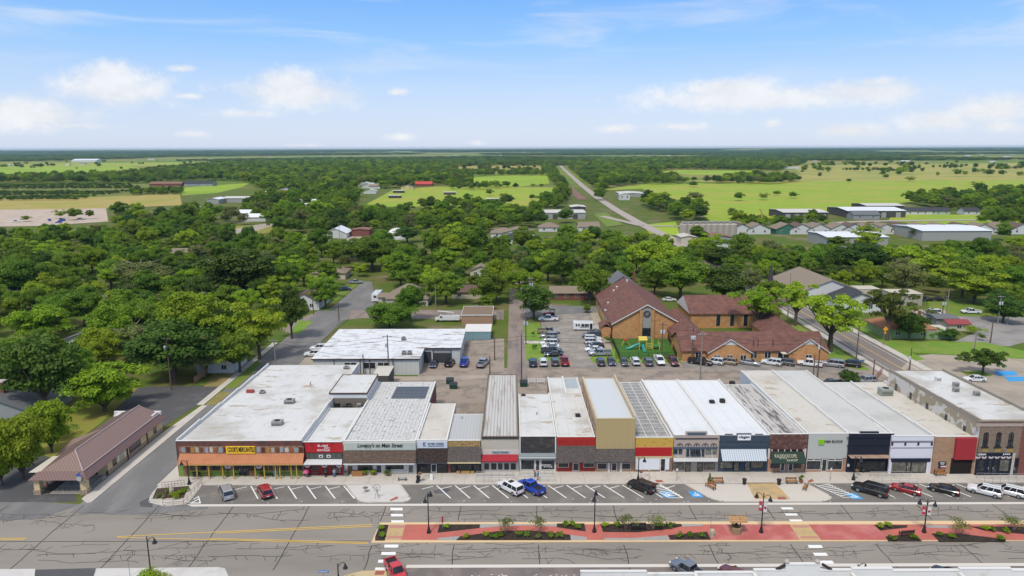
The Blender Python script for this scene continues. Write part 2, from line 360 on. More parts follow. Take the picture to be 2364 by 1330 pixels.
for cx, cy in ((2320, 862), (2345, 875)): mk.flat(P((cx-28, cy-5), (cx+20, cy-5), (cx+32, cy+5), (cx-16, cy+6)), .05)
struct(mk, 'blue_markings', mat('blue_paint', (.05, .30, .62), .8, .2, 1))
# the main street's raised edges: pavement in front of the shops, bulb-outs, planter corner
XL = G(420, 1110)[0]
sw = MB()
sw.prism([(XL-3.6, YF+6), (XL-3.6, YL(1120)), (G(462, 1122)[0], YK), (XR, YK), (XR, YF+6)], 0, .14)
struct(sw, 'pavement', mat('pavement_concrete', (.50, .46, .405), .9, .09, .5, c2=(.43, .39, .345), thr=(.45, .7), grid=(4.4, 50, (.22, .2, .18), .012)))
k = MB()
k.box(G(462, 1122)[0], XR, YK-.22, YK, 0, .15)
def strip(mb, pts, w, z0, z1):
    for (a, b) in zip(pts, pts[1:]):
        d = Vector((b[0]-a[0], b[1]-a[1])); d.normalize(); n = Vector((-d.y, d.x))*w/2; e = d*w*.4
        mb.prism([(a[0]-n.x-e.x, a[1]-n.y-e.y), (b[0]-n.x+e.x, b[1]-n.y+e.y), (b[0]+n.x+e.x, b[1]+n.y+e.y), (a[0]+n.x-e.x, a[1]+n.y-e.y)], z0, z1)
bulb1 = P((800, 1121), (822, 1152), (838, 1161), (935, 1160), (948, 1154), (944, 1148), (924, 1120)); bulb2 = P((1582, 1119), (1640, 1152), (1668, 1159), (1900, 1159), (1920, 1152), (1916, 1146), (1864, 1119))
CONC2 = mat('pale_concrete', (.53, .51, .485), .9, .08, .6, c2=(.46, .44, .41), thr=(.45, .7))
for bp, m in ((bulb1, CONC2), (bulb2, mat('bulb_concrete', (.52, .48, .425), .9, .08, .6))):
    struct(MB().prism(bp, 0, .135), 'pavement', m); strip(k, bp, .28, 0, .155)
sheet('tan_crossing', mat('tan_concrete', (.47, .33, .16), .9, .14, 1, c2=(.36, .28, .17), thr=(.45, .65)), .15, (1724, 1116), (1788, 1116), (1825, 1154), (1742, 1154))
rp = MB()
for q4 in (((1794, 1149), (1812, 1149), (1816, 1155), (1796, 1155)), ((900, 1156), (916, 1148), (920, 1152), (902, 1159)), ((1512, 1110), (1528, 1110), (1532, 1115), (1516, 1115)), ((1864, 1113), (1874, 1107), (1879, 1112), (1870, 1116))): rp.flat(P(*q4), .158)
struct(rp, 'tactile_paving', mat('brick_red_pad', (.33, .10, .075), .9, .15, 2))
# corner planter by the side street
cor = P((345, 1160), (350, 1143), (378, 1112), (418, 1100), (466, 1117), (462, 1130), (432, 1164), (380, 1169))
struct(MB().prism(cor, 0, .13), 'pavement', CONC); strip(k, P((378, 1112), (350, 1143), (345, 1160), (380, 1169), (432, 1164), (466, 1122)), .3, 0, .15)
MULCH = mat('dark_mulch', (.028, .021, .017), .95, .5, 5, c2=(.05, .034, .024), thr=(.45, .6))
MULCH2 = mat('brown_mulch', (.062, .042, .03), .95, .5, 5)
struct(MB().prism(P((352, 1153), (362, 1130), (436, 1124), (424, 1151)), .1, .2), 'planting_bed', MULCH2)
struct(k, 'kerb', KERB)
# concrete edge strips of the traffic lanes
rb = MB(); rb.flat([(PX0-.6, YS0+.1), (XR, YS0), (XR, YS1), (PX0+.6, YS1+.1)], .05); rb.flat([(G(938, 1308)[0], YN0), (XR, YN0), (XR, YN1), (G(938, 1308)[0], YN1)], .05)
struct(rb, 'edge_strip', mat('edge_concrete', (.58, .54, .49), .9, .12, 2))
zone('parking_pavement', mat('reddish_asphalt', (.20, .165, .15), .95, .12, 1, c2=(.15, .13, .12), thr=(.42, .6, .2)), .04, G(938, 1311)[0], XR, 70, YN1-.02)
nk = MB()
nk.prism(P((-40, 1316), (-40, 1400), (72, 1400), (82, 1315)), 0, .13); nk.prism(P((222, 1314), (200, 1400), (560, 1400), (527, 1330), (520, 1314), (505, 1311)), 0, .13)
struct(nk, 'pavement', CONC2); sheet('driveway', DARK, .05, (66, 1340), (80, 1316), (224, 1312), (210, 1340))
struct(MB().prism(P((780, 1345), (795, 1330), (835, 1320), (892, 1318), (895, 1345)), 0, .13), 'pavement', mat('ramp_concrete', (.48, .38, .22), .9, .12, 1))
sheet('tactile_paving', mat('brick_red_pad'
 , (0, 0, 0)), .14, (868, 1320), (889, 1320), (885, 1329), (864, 1329))
# median
med = [G(858, 1252), G(876, 1209.5), (XR, YM0), (XR, YM1)]
med[0] = (G(858, 1252)[0], YM1); med[1] = (G(877, 1209)[0], YM0)
struct(MB().prism(med, 0, .13), 'median', CURB)
def mp(*pts): return P(*pts, z=.15)
RED = mat('red_concrete', (.46, .13, .10), .85, .12, 1.5, c2=(.39, .12, .095), thr=(.42, .62, .2))
RED2 = mat('brick_red_concrete', (.40, .105, .095), .85, .15, 1.5, c2=(.47, .17, .15), thr=(.42, .62, .2))
my0, my1 = 1210.5, 1246.5
struct(MB().flat(mp((936, my0), (1013, my0), (1012, my1), (926, my1)), .145), 'median_paving', RED)
struct(MB().flat(mp((896, my0), (936, my0), (926, my1), (884, my1)), .143), 'median_paving', mat('tan_concrete'
 , (0, 0, 0)))
mm = MB(); mm.flat(mp((900, 1213), (934, 1213), (933, 1219), (898, 1219)), .150); mm.flat(mp((893, 1243), (927, 1243), (929, 1237), (896, 1237)), .150); mm.flat(mp((1828, 1213), (1866, 1213), (1869, 1218), (1831, 1218)), .150); mm.flat(mp((1850, 1243), (1890, 1243), (1886, 1238), (1847, 1238)), .150)
struct(mm, 'median_paving', mat('faded_red', (.44, .20, .17), .9, .1, 1))
struct(MB().flat(mp((1012, my0), (1640, my0), (1640, my1), (1012, my1)), .141), 'median_paving', RED)
struct(MB().flat(mp((1640, my0), (1823, my0), (1846, my1), (1640, my1)), .143), 'median_paving', RED2)
struct(MB().flat(mp((1823, my0), (1866, my0), (1896, my1), (1846, my1)), .147), 'median_paving', mat('tan_concrete', (0, 0, 0)))
struct(MB().flat(mp((1866, my0), (2700, my0), (2700, my1), (1896, my1)), .145), 'median_paving', RED2)
struct(MB().flat(mp((2018, my0), (2700, my0), (2700, my1), (2048, my1)), .149), 'median_paving', RED)
beds = [((1015, 1211), (1108, 1211), (1107, 1219), (1010, 1230)), ((1053, 1247), (1062, 1239), (1155, 1226), (1225, 1225), (1316, 1235), (1318, 1247)), ((1286, 1209), (1349, 1209), (1352, 1227), (1285, 1217)),
        ((1386, 1210), (1572, 1210), (1575, 1215), (1540, 1222), (1470, 1229), (1392, 1228)), ((1543, 1236), (1632, 1228), (1641, 1246), (1547, 1246)), ((2018, 1212), (2095, 1213), (2094, 1218), (2032, 1225)),
        ((2044, 1239), (2110, 1233), (2128, 1249), (2050, 1249)), ((2150, 1232), (2210, 1232), (2320, 1245), (2322, 1250), (2168, 1250)), ((2238, 1216), (2420, 1217), (2420, 1238), (2330, 1230), (2270, 1224)),
        ((877, 1212), (897, 1212), (888, 1248), (866, 1248), (866, 1240))]
for b in beds: struct(MB().prism(mp(*b), .12, .20), 'planting_bed', MULCH)
GRAV = mat('pale_gravel', (.42, .40, .38), .95, .45, 6, c2=(.2, .19, .18), thr=(.45, .55, 3))
gv = MB()
for b in (((1108, 1210), (1286, 1210), (1286, 1216), (1240, 1213), (1170, 1214), (1107, 1219)), ((1012, 1247), (1010, 1242), (1055, 1238), (1062, 1239), (1053, 1247)), ((1316, 1235), (1355, 1240), (1355, 1247), (1318, 1247)), ((1396, 1247), (1395, 1242), (1460, 1242), (1540, 1236), (1547, 1247)), ((1572, 1210), (1625, 1210), (1620, 1214), (1575, 1216)), ((2136, 1212), (2200, 1213), (2198, 1219), (2140, 1218))): gv.flat(mp(*b), .153)
tag(struct(gv, 'gravel', GRAV), kind='stuff')
# markings of the main street
mk = MB(); XD = 2.95; SP = 3.36; YT = YK-.5; YB = YT-4.7
x0 = G(1265, 1119)[0]
def stall(i, mb=mk, w=.13):
    x = x0+i*SP; mb.flat([(x-w, YT), (x+w, YT), (x+XD+w, YB), (x+XD-w, YB)], .055)
    return x
for i in list(range(-16, -8))+list(range(-6, 7))+list(range(17, 29)): stall(i)
for i in list(range(-17, -9))+list(range(-7, 7))+[16]+list(range(17, 29)):  # pale wheel stops
    x = x0+i*SP+.9; mk.flat([(x-.1, YT-1.25), (x, YT-1.4), (x+1.9, YT-.35), (x+1.8, YT-.2)], .057)
for (px, n) in ((1492, 9), (1880, 9)):
    xa = G(px, 1119)[0]
    for s in (0, 2.5): mk.flat([(xa+s-.1, YT), (xa+s+.1, YT), (xa+s+XD+.1, YB), (xa+s+XD-.1, YB)], .056)
    for kx in range(1, n): f = kx/n; mk.flat([(xa+XD*f, YT-4.7*f), (xa+XD*f, YT-4.7*f-.18), (xa+2.5+XD*f, YT-4.7*f+.55), (xa+2.5+XD*f, YT-4.7*f+.73)], .058)
    mk.flat([(xa+XD, YB), (xa+2.5+XD, YB), (xa+2.5+XD, YB-.15), (xa+XD, YB-.15)], .058)
mk.flat(P((440, 1161), (463, 1161), (463, 1163), (437, 1163)), .056); mk.flat(P((457, 1146), (459, 1146), (464, 1162), (461, 1162)), .057)
for a, b in (((457, 1147), (446, 1153)), ((459, 1152), (441, 1161))): mk.flat(P((a[0], a[1]), (a[0]+1, a[1]+1.2), (b[0]+1, b[1]+1.2), b), .058)
for (xa, xb, ya, yb, s) in ((901, 929, 1173, 1179, 1), (902, 930, 1187, 1193, 1), (903, 932, 1202, 1208, 1), (888, 920, 1258, 1265, -1), (881, 914, 1275, 1282, -1), (874, 907, 1293, 1300, -2), (867, 897, 1311, 1317, -2),
                            (1802, 1829, 1172, 1177, 4), (1811, 1839, 1186, 1191, 4), (1821, 1850, 1200, 1205, 4), (1864, 1896, 1259, 1266, 4), (1876, 1907, 1277, 1284, 5), (1889, 1921, 1295, 1302, 5)):
    mk.flat(P((xa, ya), (xb, ya), (xb+s, yb), (xa+s, yb)), .054)
for i in range(8):
    xx = G(1040, 1330)[0]+i*3.95; mk.flat([(xx, YN1-2.0), (xx+.2, YN1-2.0), (xx+2.9, YN1-6.8), (xx+2.7, YN1-6.8)], .056)
rs = random.Random(4)
for i in range(70):
    yy, lim = (YS1+rs.uniform(1, 2.2), (-50, 100)) if i % 2 else (YN1-1.9+rs.uniform(-.2, .2), (-12, 90))
    xx = rs.uniform(*lim); mk.flat([(xx, yy), (xx+.22, yy), (xx+.22, yy+.14), (xx, yy+.14)], .059)
struct(mk, 'white_markings', WHITE)
yk = MB()
for (a, b) in (((270, 1239), (860, 1211)), ((500, 1231), (860, 1215)), ((270, 1240.5), (850, 1255)), ((480, 1243), (850, 1252)), ((-60, 1243), (62, 1242.5)), ((-60, 1246.5), (56, 1246))):
    yk.flat(P(a, (a[0], a[1]+1.4), (b[0], b[1]+1.6), b), .056)
struct(yk, 'yellow_markings', YELLOW)
bk = MB(); wk = MB()
for (px, py) in ((1539, 1142), (1606, 1142), (1971, 1146)):
    cx, cy = G(px, py); A = [(cx-1.15, cy+1.05), (cx+.75, cy+1.05), (cx+1.2, cy-1.05), (cx-.75, cy-1.05)]; bk.flat(A, .055)
    for t in range(10):
        a, b = math.pi*(.9+1.4*t/10), math.pi*(.9+1.4*(t+1)/10); wk.quad((cx+.5*math.cos(a), cy-.1+.5*math.sin(a), .06), (cx+.32*math.cos(a), cy-.1+.32*math.sin(a), .06), (cx+.32*math.cos(b), cy-.1+.32*math.sin(b), .06), (cx+.5*math.cos(b), cy-.1+.5*math.sin(b), .06))
    wk.flat([(cx-.08, cy+.7), (cx+.1, cy+.7), (cx+.1, cy-.1), (cx-.08, cy-.1)], .061); wk.flat([(cx, cy), (cx, cy-.16), (cx+.5, cy-.16), (cx+.5, cy)], .062); wk.flat([(cx+.4, cy-.1), (cx+.55, cy-.1), (cx+.75, cy-.7), (cx+.6, cy-.7)], .063)
struct(bk, 'blue_markings', mat('blue_paint', (0, 0, 0))); struct(wk, 'white_markings', WHITE)
# dark sealed cracks and slab joints of the concrete street
ck = MB(); rs = random.Random(11)
def crack(x, y, ang, L, w, wob=.35, br=.25, depth=0):
    n = max(2, int(L/.7)); a = ang
    for i in range(n):
        a += rs.gauss(0, wob)*.6+(ang-a)*.35; x2, y2 = x+math.cos(a)*.7, y+math.sin(a)*.7; nx, ny = -math.sin(a)*w/2, math.cos(a)*w/2
        if YN1 < y2 < YS0-.1 and not (G(855, 1250)[0] < x2 and YM1-.3 < y2 < YM0+.3): ck.flat([(x-nx, y-ny), (x2-nx, y2-ny), (x2+nx, y2+ny), (x+nx, y+ny)], .046)
        if rs.random() < br and depth < 2: crack(x2, y2, ang+rs.choice((-1, 1))*rs.uniform(.7, 1.5), rs.uniform(.7, 1.9), w*.85, .5, .15, depth+1)
        x, y = x2, y2
xj = G(1246, 1255)[0]
for kx in range(-9, 9):
    x = xj+kx*12.95; w = .12; y = YS0-.1
    while y > YN1:
        y2 = y-.9; dx = rs.gauss(0, .05)
        if not (x > G(855, 1250)[0] and y2 < YM0 and y > YM1): ck.flat([(x-w/2, y), (x+w/2, y), (x+dx+w/2, y2), (x+dx-w/2, y2)], .048)
        y = y2
        x += dx
for yy, dens in ((YL(1184), 1), (YL(1197), .8), (YL(1268), .8), (YL(1282), 1), (YL(1190), .35), (YL(1275), .4), (YL(1291), .5), (YL(1262), .4)):
    x = -105.0
    while x < 125:
        L = rs.uniform(5, 16)
        if rs.random() < .55+.4*dens: crack(x, yy+rs.gauss(0, .35), 0, L, rs.uniform(.05, .085), .2, .34*dens+.04)
        x += L+rs.uniform(.3, 4)/dens
ck.flat([(-130, YL(1246)), (G(855, 1250)[0], YL(1248)), (G(855, 1250)[0], YL(1249)), (-130, YL(1247))], .047)
struct(ck, 'crack_lines', mat('crack_sealant', (.045, .042, .04), .8, .2, 2))
# tyre-darkened and patched places in the lots
pt = MB()
for q4 in (((1000, 1133), (1028, 1126), (1042, 1130), (1030, 1139), (1004, 1140)), ((322, 1160), (343, 1150), (352, 1163), (352, 1172), (324, 1170))): pt.flat(P(*q4), .05)
struct(pt, 'asphalt_patches', DARK)
# lines of the back lots
mk = MB()
for i, px in enumerate((1223, 1251, 1273, 1294, 1316, 1391, 1413, 1434, 1456, 1477, 1498, 1519, 1544, 1566)):
    a = G(px, 836); mk.flat([(a[0]-.07, a[1]), (a[0]+.07, a[1]), (a[0]+.07, a[1]-4.6), (a[0]-.07, a[1]-4.6)], .06)
for i in range(9): a = G(2146+i*24, 822+i*.6); mk.flat([(a[0]-.08, a[1]), (a[0]+.08, a[1]), (a[0]+1.5, a[1]-5.5), (a[0]+1.34, a[1]-5.5)], .05)
struct(mk, 'yellow_markings', YELLOW)

# ---------------------------------------------------------------- fields, country road, railway
F1 = mat('bright_pasture', (.27, .37, .02), .95, .12, .05, c2=(.20, .31, .02), thr=(.4, .65, .15), big=.1)
F2 = mat('pasture', (.235, .335, .02), .95, .14, .06, c2=(.31, .325, .04), thr=(.42, .62, .2), big=.16, stripes=(1, 22, .10))
F3 = mat('tan_field', (.34, .30, .075), .95, .14, .04, c2=(.24, .27, .05), thr=(.42, .62, .2), big=.1)
F4 = mat('hay_field', (.36, .28, .08), .95, .12, .1, c2=(.28, .27, .05), thr=(.45, .6, .25))
F5 = mat('yellow_field', (.27, .315, .035), .95, .1, .05)
SAND = mat('sandy_ground', (.47, .38, .30), .95, .12, .2, c2=(.38, .31, .25), thr=(.45, .6))
ROWS = mat('orchard_ground', (.13, .16, .03), .95, .2, .3, c2=(.2, .2, .05), thr=(.45, .6))
for i, (m, pts) in enumerate([
    (F5, ((-500, 383), (200, 376), (560, 374), (520, 380), (300, 384), (-500, 392))), (F1, ((-500, 392), (300, 384), (330, 389), (120, 402), (-500, 420))),
    (ROWS, ((-500, 428), (330, 425), (400, 431), (310, 452), (-500, 466))), (F4, ((-500, 462), (240, 454), (415, 447), (420, 474), (240, 481), (-500, 496))), (F1, ((405, 434), (575, 423), (560, 432), (500, 446), (420, 451))),
    (SAND, ((-500, 489), (150, 483), (245, 481), (250, 512), (90, 522), (-500, 530))), (F2, ((845, 472), (905, 440), (1000, 431), (1275, 433), (1285, 440), (1240, 474), (1130, 482), (1000, 482), (940, 476), (900, 478))),
    (F1, ((1092, 410), (1180, 405), (1264, 406), (1268, 424), (1200, 431), (1100, 430), (1085, 420))), (F4, ((1045, 386), (1150, 378), (1250, 378), (1262, 392), (1170, 402), (1100, 398))),
    (F2, ((1365, 441), (1500, 424), (1750, 421), (2100, 416), (2900, 412), (2900, 470), (2364, 470), (2100, 467), (1950, 490), (1700, 516), (1640, 512), (1590, 470), (1480, 436))), (F3, ((1560, 419), (1850, 404), (1830, 382), (2364, 376), (2900, 376), (2900, 414), (2100, 417), (1750, 422))),
    (F1, ((1500, 398), (1560, 393), (1745, 394), (1742, 402), (1600, 404))), (F1, ((1480, 520), (1560, 512), (1570, 545), (1500, 540))), (F2, ((2060, 495), (2420, 498), (2420, 520), (2200, 522), (2050, 512))),
    (F3, ((1300, 366), (1700, 362), (1720, 366), (1310, 370))), (F5, ((560, 371), (900, 366), (1000, 369), (700, 375))), (F1, ((1240, 455), (1296, 435), (1302, 452), (1270, 478))), (OLIVE, ((510, 524), (640, 518), (640, 536), (560, 548), (520, 540))), (TANLOT, ((560, 545), (640, 518), (612, 517), (550, 528), (520, 538))),
    (GRASS, ((640, 545), (780, 540), (780, 552), (620, 556))), (TANLOT, ((800, 545), (860, 543), (890, 560), (840, 575), (800, 568))), (TANLOT, ((1170, 497), (1300, 490), (1310, 500), (1200, 506))), (GRASS, ((1370, 495), (1400, 492), (1440, 520), (1400, 525)))]):
    struct(MB().flat(P(*pts), .06+.015*i), 'field', m)
ROADF = mat('pale_road', (.36, .31, .27), .95, .06, .3)
def ribbon(pts, w, z):
    mb = MB(); q_ = [Vector(G(*p)) for p in pts]
    for i in range(len(q_)-1):
        a, b = q_[i], q_[i+1]; d = (b-a).normalized(); n = Vector((d.y, -d.x))*w/2
        mb.quad((a.x-n.x, a.y-n.y, z), (a.x+n.x, a.y+n.y, z), (b.x+n.x, b.y+n.y, z), (b.x-n.x, b.y-n.y, z))
    return mb
struct(ribbon([(1600, 582), (1530, 543), (1468, 512), (1420, 484), (1378, 456), (1345, 430), (1325, 412), (1305, 394), (1290, 379), (1282, 369), (1278, 364)], 9, .45), 'country_road', ROADF)
struct(ribbon([(1345, 462), (1318, 437), (1298, 418), (1292, 405)], 11, .46), 'railway', mat('rusty_ballast', (.20, .115, .09), .95, .2, .5))
struct(ribbon([(1840, 520), (2000, 512), (2300, 508), (2500, 512)], 9, .47), 'country_road', ROADF); struct(ribbon([(1390, 500), (1480, 522), (1560, 524), (1640, 519)], 7, .48), 'country_road', ROADF)
# ---------------------------------------------------------------- the row of shops
GLASS = glassy('dark_glass', (.016, .019, .022)); GLASS2 = glassy('lit_glass', (.10, .095, .075)); NAVYGL = glassy('blue_black_glass', (.008, .011, .022))  # lit glass: tan interior light put into the pane colour, nothing glows
BLACK = mat('black_metal', (.014, .014, .016), .45, .1, 2, spec=.5); DKTRIM = mat('dark_trim', (.035, .03, .03), .8); WTRIM = mat('white_trim', (.66, .66, .64), .7, .06, 1)
MEMB = mat('white_membrane', (.56, .56, .545), .8, .06, .5, c2=(.42, .40, .36), thr=(.45, .66, .22), big=.08, speck=(.3, .6, (.37, .30, .22), (.6, 1.6, 1)), grid=(2.7, 13, (.40, .39, .37), .022))
MEMB2 = mat('bright_membrane', (.63, .64, .65), .75, .04, .5, c2=(.56, .57, .58), thr=(.5, .75, .25), grid=(2.7, 13, (.40, .39, .37), .022))
MEMB3 = mat('cream_membrane', (.52, .49, .435), .85, .06, .5, c2=(.44, .40, .34), thr=(.45, .7, .25), big=.06, speck=(.3, .6, (.36, .29, .21), (.6, 1.4, 1)), grid=(2.7, 13, (.40, .39, .37), .022))
GREYM = mat('grey_membrane', (.49, .485, .46), .85, .06, .5, c2=(.42, .41, .385), thr=(.45, .72, .25), big=.06, grid=(2.7, 13, (.40, .39, .37), .022))
PAR = mat('white_parapet', (.62, .61, .58), .8, .08, .8, c2=(.52, .50, .45), thr=(.55, .75, .6))
METALW = mat('white_metal', (.62, .64, .64), .5, .1, 1, stripes=(0, .42, .25)); GALV = mat('galvanised_metal', (.44, .46, .48), .45, .14, 1, stripes=(0, .55, .35), metal=.2)
SHINGLE = mat('brown_shingles', (.11, .08, .064), .95, .3, 2.2, c2=(.16, .11, .08), thr=(.42, .62, 1.5), brick=(.5, .22, (.04, .03, .025), .5))
SHING2 = mat('grey_shingles', (.15, .13, .115), .95, .35, 3, c2=(.075, .06, .055), thr=(.44, .58, 2.4), brick=(.35, .22, (.05, .042, .04), .5))
SHAKE = mat('dark_shakes', (.04, .027, .024), .95, .5, 3, c2=(.20, .14, .115), thr=(.56, .66, 3), brick=(.3, .3, (.015, .012, .012), .5))
REDBR = mat('red_brick', (.23, .075, .055), .9, .2, 2, brick=(.5, .16, (.20, .12, .10), .5)); TANBR = mat('tan_brick', (.40, .235, .135), .9, .2, 2, brick=(.5, .16, (.42, .33, .25), .5))
OLDBR = mat('weathered_brick', (.235, .165, .115), .9, .25, 1.2, c2=(.40, .35, .30), thr=(.58, .66, .5), brick=(.5, .16, (.30, .25, .2), .5))
PEEL = mat('peeling_plaster', (.36, .30, .21), .95, .2, 1, c2=(.62, .585, .53), thr=(.47, .53, .28), big=.12)
REDP = mat('red_paint', (.42, .022, .025), .6, .1, 1); CRIM = mat('crimson_canvas', (.33, .024, .035), .85, .14, 1); OFFW = mat('off_white_wall', (.60, .565, .51), .9, .08, .8)
GREENP = mat('lime_green_paint', (.17, .26, .05), .7); YELP = mat('mustard_paint', (.48, .31, .06), .6)
NAVY = mat('navy_brick', (.012, .017, .032), .7, .25, 2, brick=(.5, .16, (.02, .026, .045), .5)); SLATE = mat('slate_blue_brick', (.048, .072, .10), .75, .2, 2, brick=(.5, .16, (.065, .092, .125), .5))

class Shop:
    def __init__(s, name, label, x0, x1, yb, yt, yback, roof, wall, par=PAR, cat='shop', roofdrop=.45, back=.55, left=None, right=None, sides=None, lpar=.35, rpar=.35, group='shop buildings along the main street'):
        s.Y = G((x0+x1)/2, yb, .14)[1]; Y = s.Y
        s.X0, s.X1 = FP(x0, yb, Y)[0]+.02, FP(x1, yb, Y)[0]-.02
        s.zt = FP((x0+x1)/2, yt, Y)[1]; s.zr = s.zt-roofdrop; zb = s.zr-back
        s.YB = G((x0+x1)/2, yback, zb)[1]; s.zb = zb
        s.root = thing(name, label, cat, ((s.X0+s.X1)/2, Y, 0), group)
        sm = sides or wall
        MB().box(s.X0, s.X1, Y, Y+.3, 0, s.zt).build('front_wall', wall, s.root)
        b = MB(); b.box(s.X0, s.X0+.25, Y+.3, s.YB, 0, zb-.05); b.box(s.X1-.25, s.X1, Y+.3, s.YB, 0, zb-.05); b.box(s.X0+.25, s.X1-.25, s.YB-.25, s.YB, 0, zb-.05); b.build('side_walls', sm, s.root)
        MB().quad((s.X0, Y+.3, s.zr), (s.X1, Y+.3, s.zr), (s.X1, s.YB, zb), (s.X0, s.YB, zb)).build('roof', roof, s.root)
        p = MB(); n = 5; rs = random.Random(int(x0))
        for sx, h in ((s.X0, lpar), (s.X1-.3, rpar)):
            if h <= 0: continue
            for i in range(n):                   # side parapets step down towards the back
                ya, yb_ = Y+.3+(s.YB-Y-.3)*i/n, Y+.3+(s.YB-Y-.3)*(i+1)/n; zz = s.zr+(zb-s.zr)*i/n
                p.box(sx, sx+.3, ya, yb_, zb-.04, zz+h+(.06 if i == 0 else 0))
        p.box(s.X0+.3, s.X1-.3, Y+.31, Y+.34, s.zr-.02, s.zt-.01)
        p.box(s.X0, s.X1, s.YB+.005, s.YB+.25, zb-.3, zb+.12); p.box(s.X0, s.X1, Y-.04, Y+.36, s.zt+.002, s.zt+.07)
        p.build('parapet', par, s.root)
    def R(s, x0, x1, y0, y1, Y=None):
        Y = Y or s.Y; ym = (y0+y1)/2
        return FP(x0, ym, Y)[0], FP(x1, ym, Y)[0], FP((x0+x1)/2, y1, Y)[1], FP((x0+x1)/2, y0, Y)[1]
    def band(s, name, x0, x1, y0, y1, m, proj=.05, parent=None, raised=0):
        a, b, c, d = s.R(x0, x1, y0, y1)
        return MB().box(a, b, s.Y-proj, s.Y+(.02 if not raised else .3), c, d).build(name, m, parent or s.root)
    def awning(s, x0, x1, ytop, ybot, d, m, name='awning', lip=.12, x0b=None, x1b=None, valance=0):
        a, b, _, zt = s.R(x0, x1, ytop, ytop+.01); Yo = s.Y-d
        a2, b2 = FP(x0b or x0, ybot, Yo)[0], FP(x1b or x1, ybot, Yo)[0]; zb = FP((x0+x1)/2, ybot, Yo)[1]
        q = MB(); L = lip
        q.quad((a2, Yo, zb+L), (b2, Yo, zb+L), (b, s.Y-.01, zt), (a, s.Y-.01, zt)); q.quad((a2, Yo, zb), (b2, Yo, zb), (b2, Yo, zb+L), (a2, Yo, zb+L))
        q.quad((a2, Yo, zb), (a, s.Y-.01, zt-L*1.2), (b, s.Y-.01, zt-L*1.2), (b2, Yo, zb)); q.quad((a2, Yo, zb), (a2, Yo, zb+L), (a, s.Y-.01, zt), (a, s.Y-.01, zt-L)); q.quad((b2, Yo, zb), (b, s.Y-.01, zt-L), (b, s.Y-.01, zt), (b2, Yo, zb+L))
        o = q.build(name, m, s.root); s.aw = (a2, b2, Yo, zb); return o
    def window(s, x0, x1, y0, y1, frame=WTRIM, glass=GLASS, nx=1, ny=1, fw=.07, proj=.1, name='window'):
        a, b, c, d = s.R(x0, x1, y0, y1); Y = s.Y-proj
        f = MB(); f.box(a, b, Y, s.Y+.03, c, c+fw); f.box(a, b, Y, s.Y+.03, d-fw, d); f.box(a, a+fw, Y, s.Y+.03, c+fw, d-fw); f.box(b-fw, b, Y, s.Y+.03, c+fw, d-fw)
        for i in range(1, nx): x = a+(b-a)*i/nx; f.box(x-fw*.4, x+fw*.4, Y+.005, s.Y+.03, c+fw, d-fw)
        for i in range(1, ny): z = c+(d-c)*i/ny; f.box(a+fw, b-fw, Y+.008, s.Y+.03, z-fw*.4, z+fw*.4)
        o = f.build(name, frame, s.root); MB().box(a+fw, b-fw, Y+.02, s.Y+.02, c+fw, d-fw).build('pane', glass, o); return o
    def door(s, x0, x1, y0, y1, frame=DKTRIM, glass=GLASS, rail=True):
        o = s.window(x0, x1, y0, y1, frame, glass, 1, 1, .1, .12, 'door')
        if rail: a, b, c, d = s.R(x0, x1, y0, y1); MB().box(a+.1, a+.14, s.Y-.18, s.Y-.10, c+.9, c+1.3).build('handle', WTRIM, o)
        return o
    def text(s, words, x0, x1, y0, y1, m, parent=None, proj=.1, shear=0.0, Y=None):
        Yp = (Y or s.Y)-proj; a, b = FP(x0, (y0+y1)/2, Yp)[0], FP(x1, (y0+y1)/2, Yp)[0]; c, d = FP((x0+x1)/2, y1, Yp)[1], FP((x0+x1)/2, y0, Yp)[1]
        return lettering(words, a, b, c, d, Yp, m, parent or s.root, shear=shear)
    def post(s, px, y0, y1, m, d, w=.09, name='post'):
        Yp = s.Y-d; x, zt = FP(px, y0, Yp); return MB().box(x-w, x+w, Yp-w, Yp+w, .1, zt).build(name, m, s.root)
def bunting(s, px, py, w=1.3, d=.1, m=None, group=None):
    Yp = s.Y-d; x, z = FP(px, py, Yp)
    t = thing('bunting', 'striped fan bunting hanging on the shop front', 'bunting', (x, Yp, z), group)
    for i, (r0, r1, mm) in enumerate(((.0, .35, mat('bunting_blue', (.02, .03, .10), .9)), (.35, .7, WTRIM), (.7, .85, mat('bunting_red', (.42, .03, .05), .9)), (.85, 1.0, WTRIM))):
        q = MB(); n = 8
        for k in range(n):
            a, b = math.pi+math.pi*k/n, math.pi+math.pi*(k+1)/n; c, e = r0*w/2, r1*w/2; dz = .03*(k % 2); dy = Yp-.01*i
            q.quad((x+c*math.cos(a), dy-dz, z+c*math.sin(a)*.9), (x+e*math.cos(a), dy-dz, z+e*math.sin(a)*.9), (x+e*math.cos(b), dy-.03+dz, z+e*math.sin(b)*.9), (x+c*math.cos(b), dy-.03+dz, z+c*math.sin(b)*.9))
        q.build('cloth_band', mm, t)
    return t
BLK = mat('black_letters', (.012, .012, .012), .7); WHL = mat('white_letters', (.8, .8, .8), .7); CRL = mat('cream_letters', (.72, .68, .52), .8)

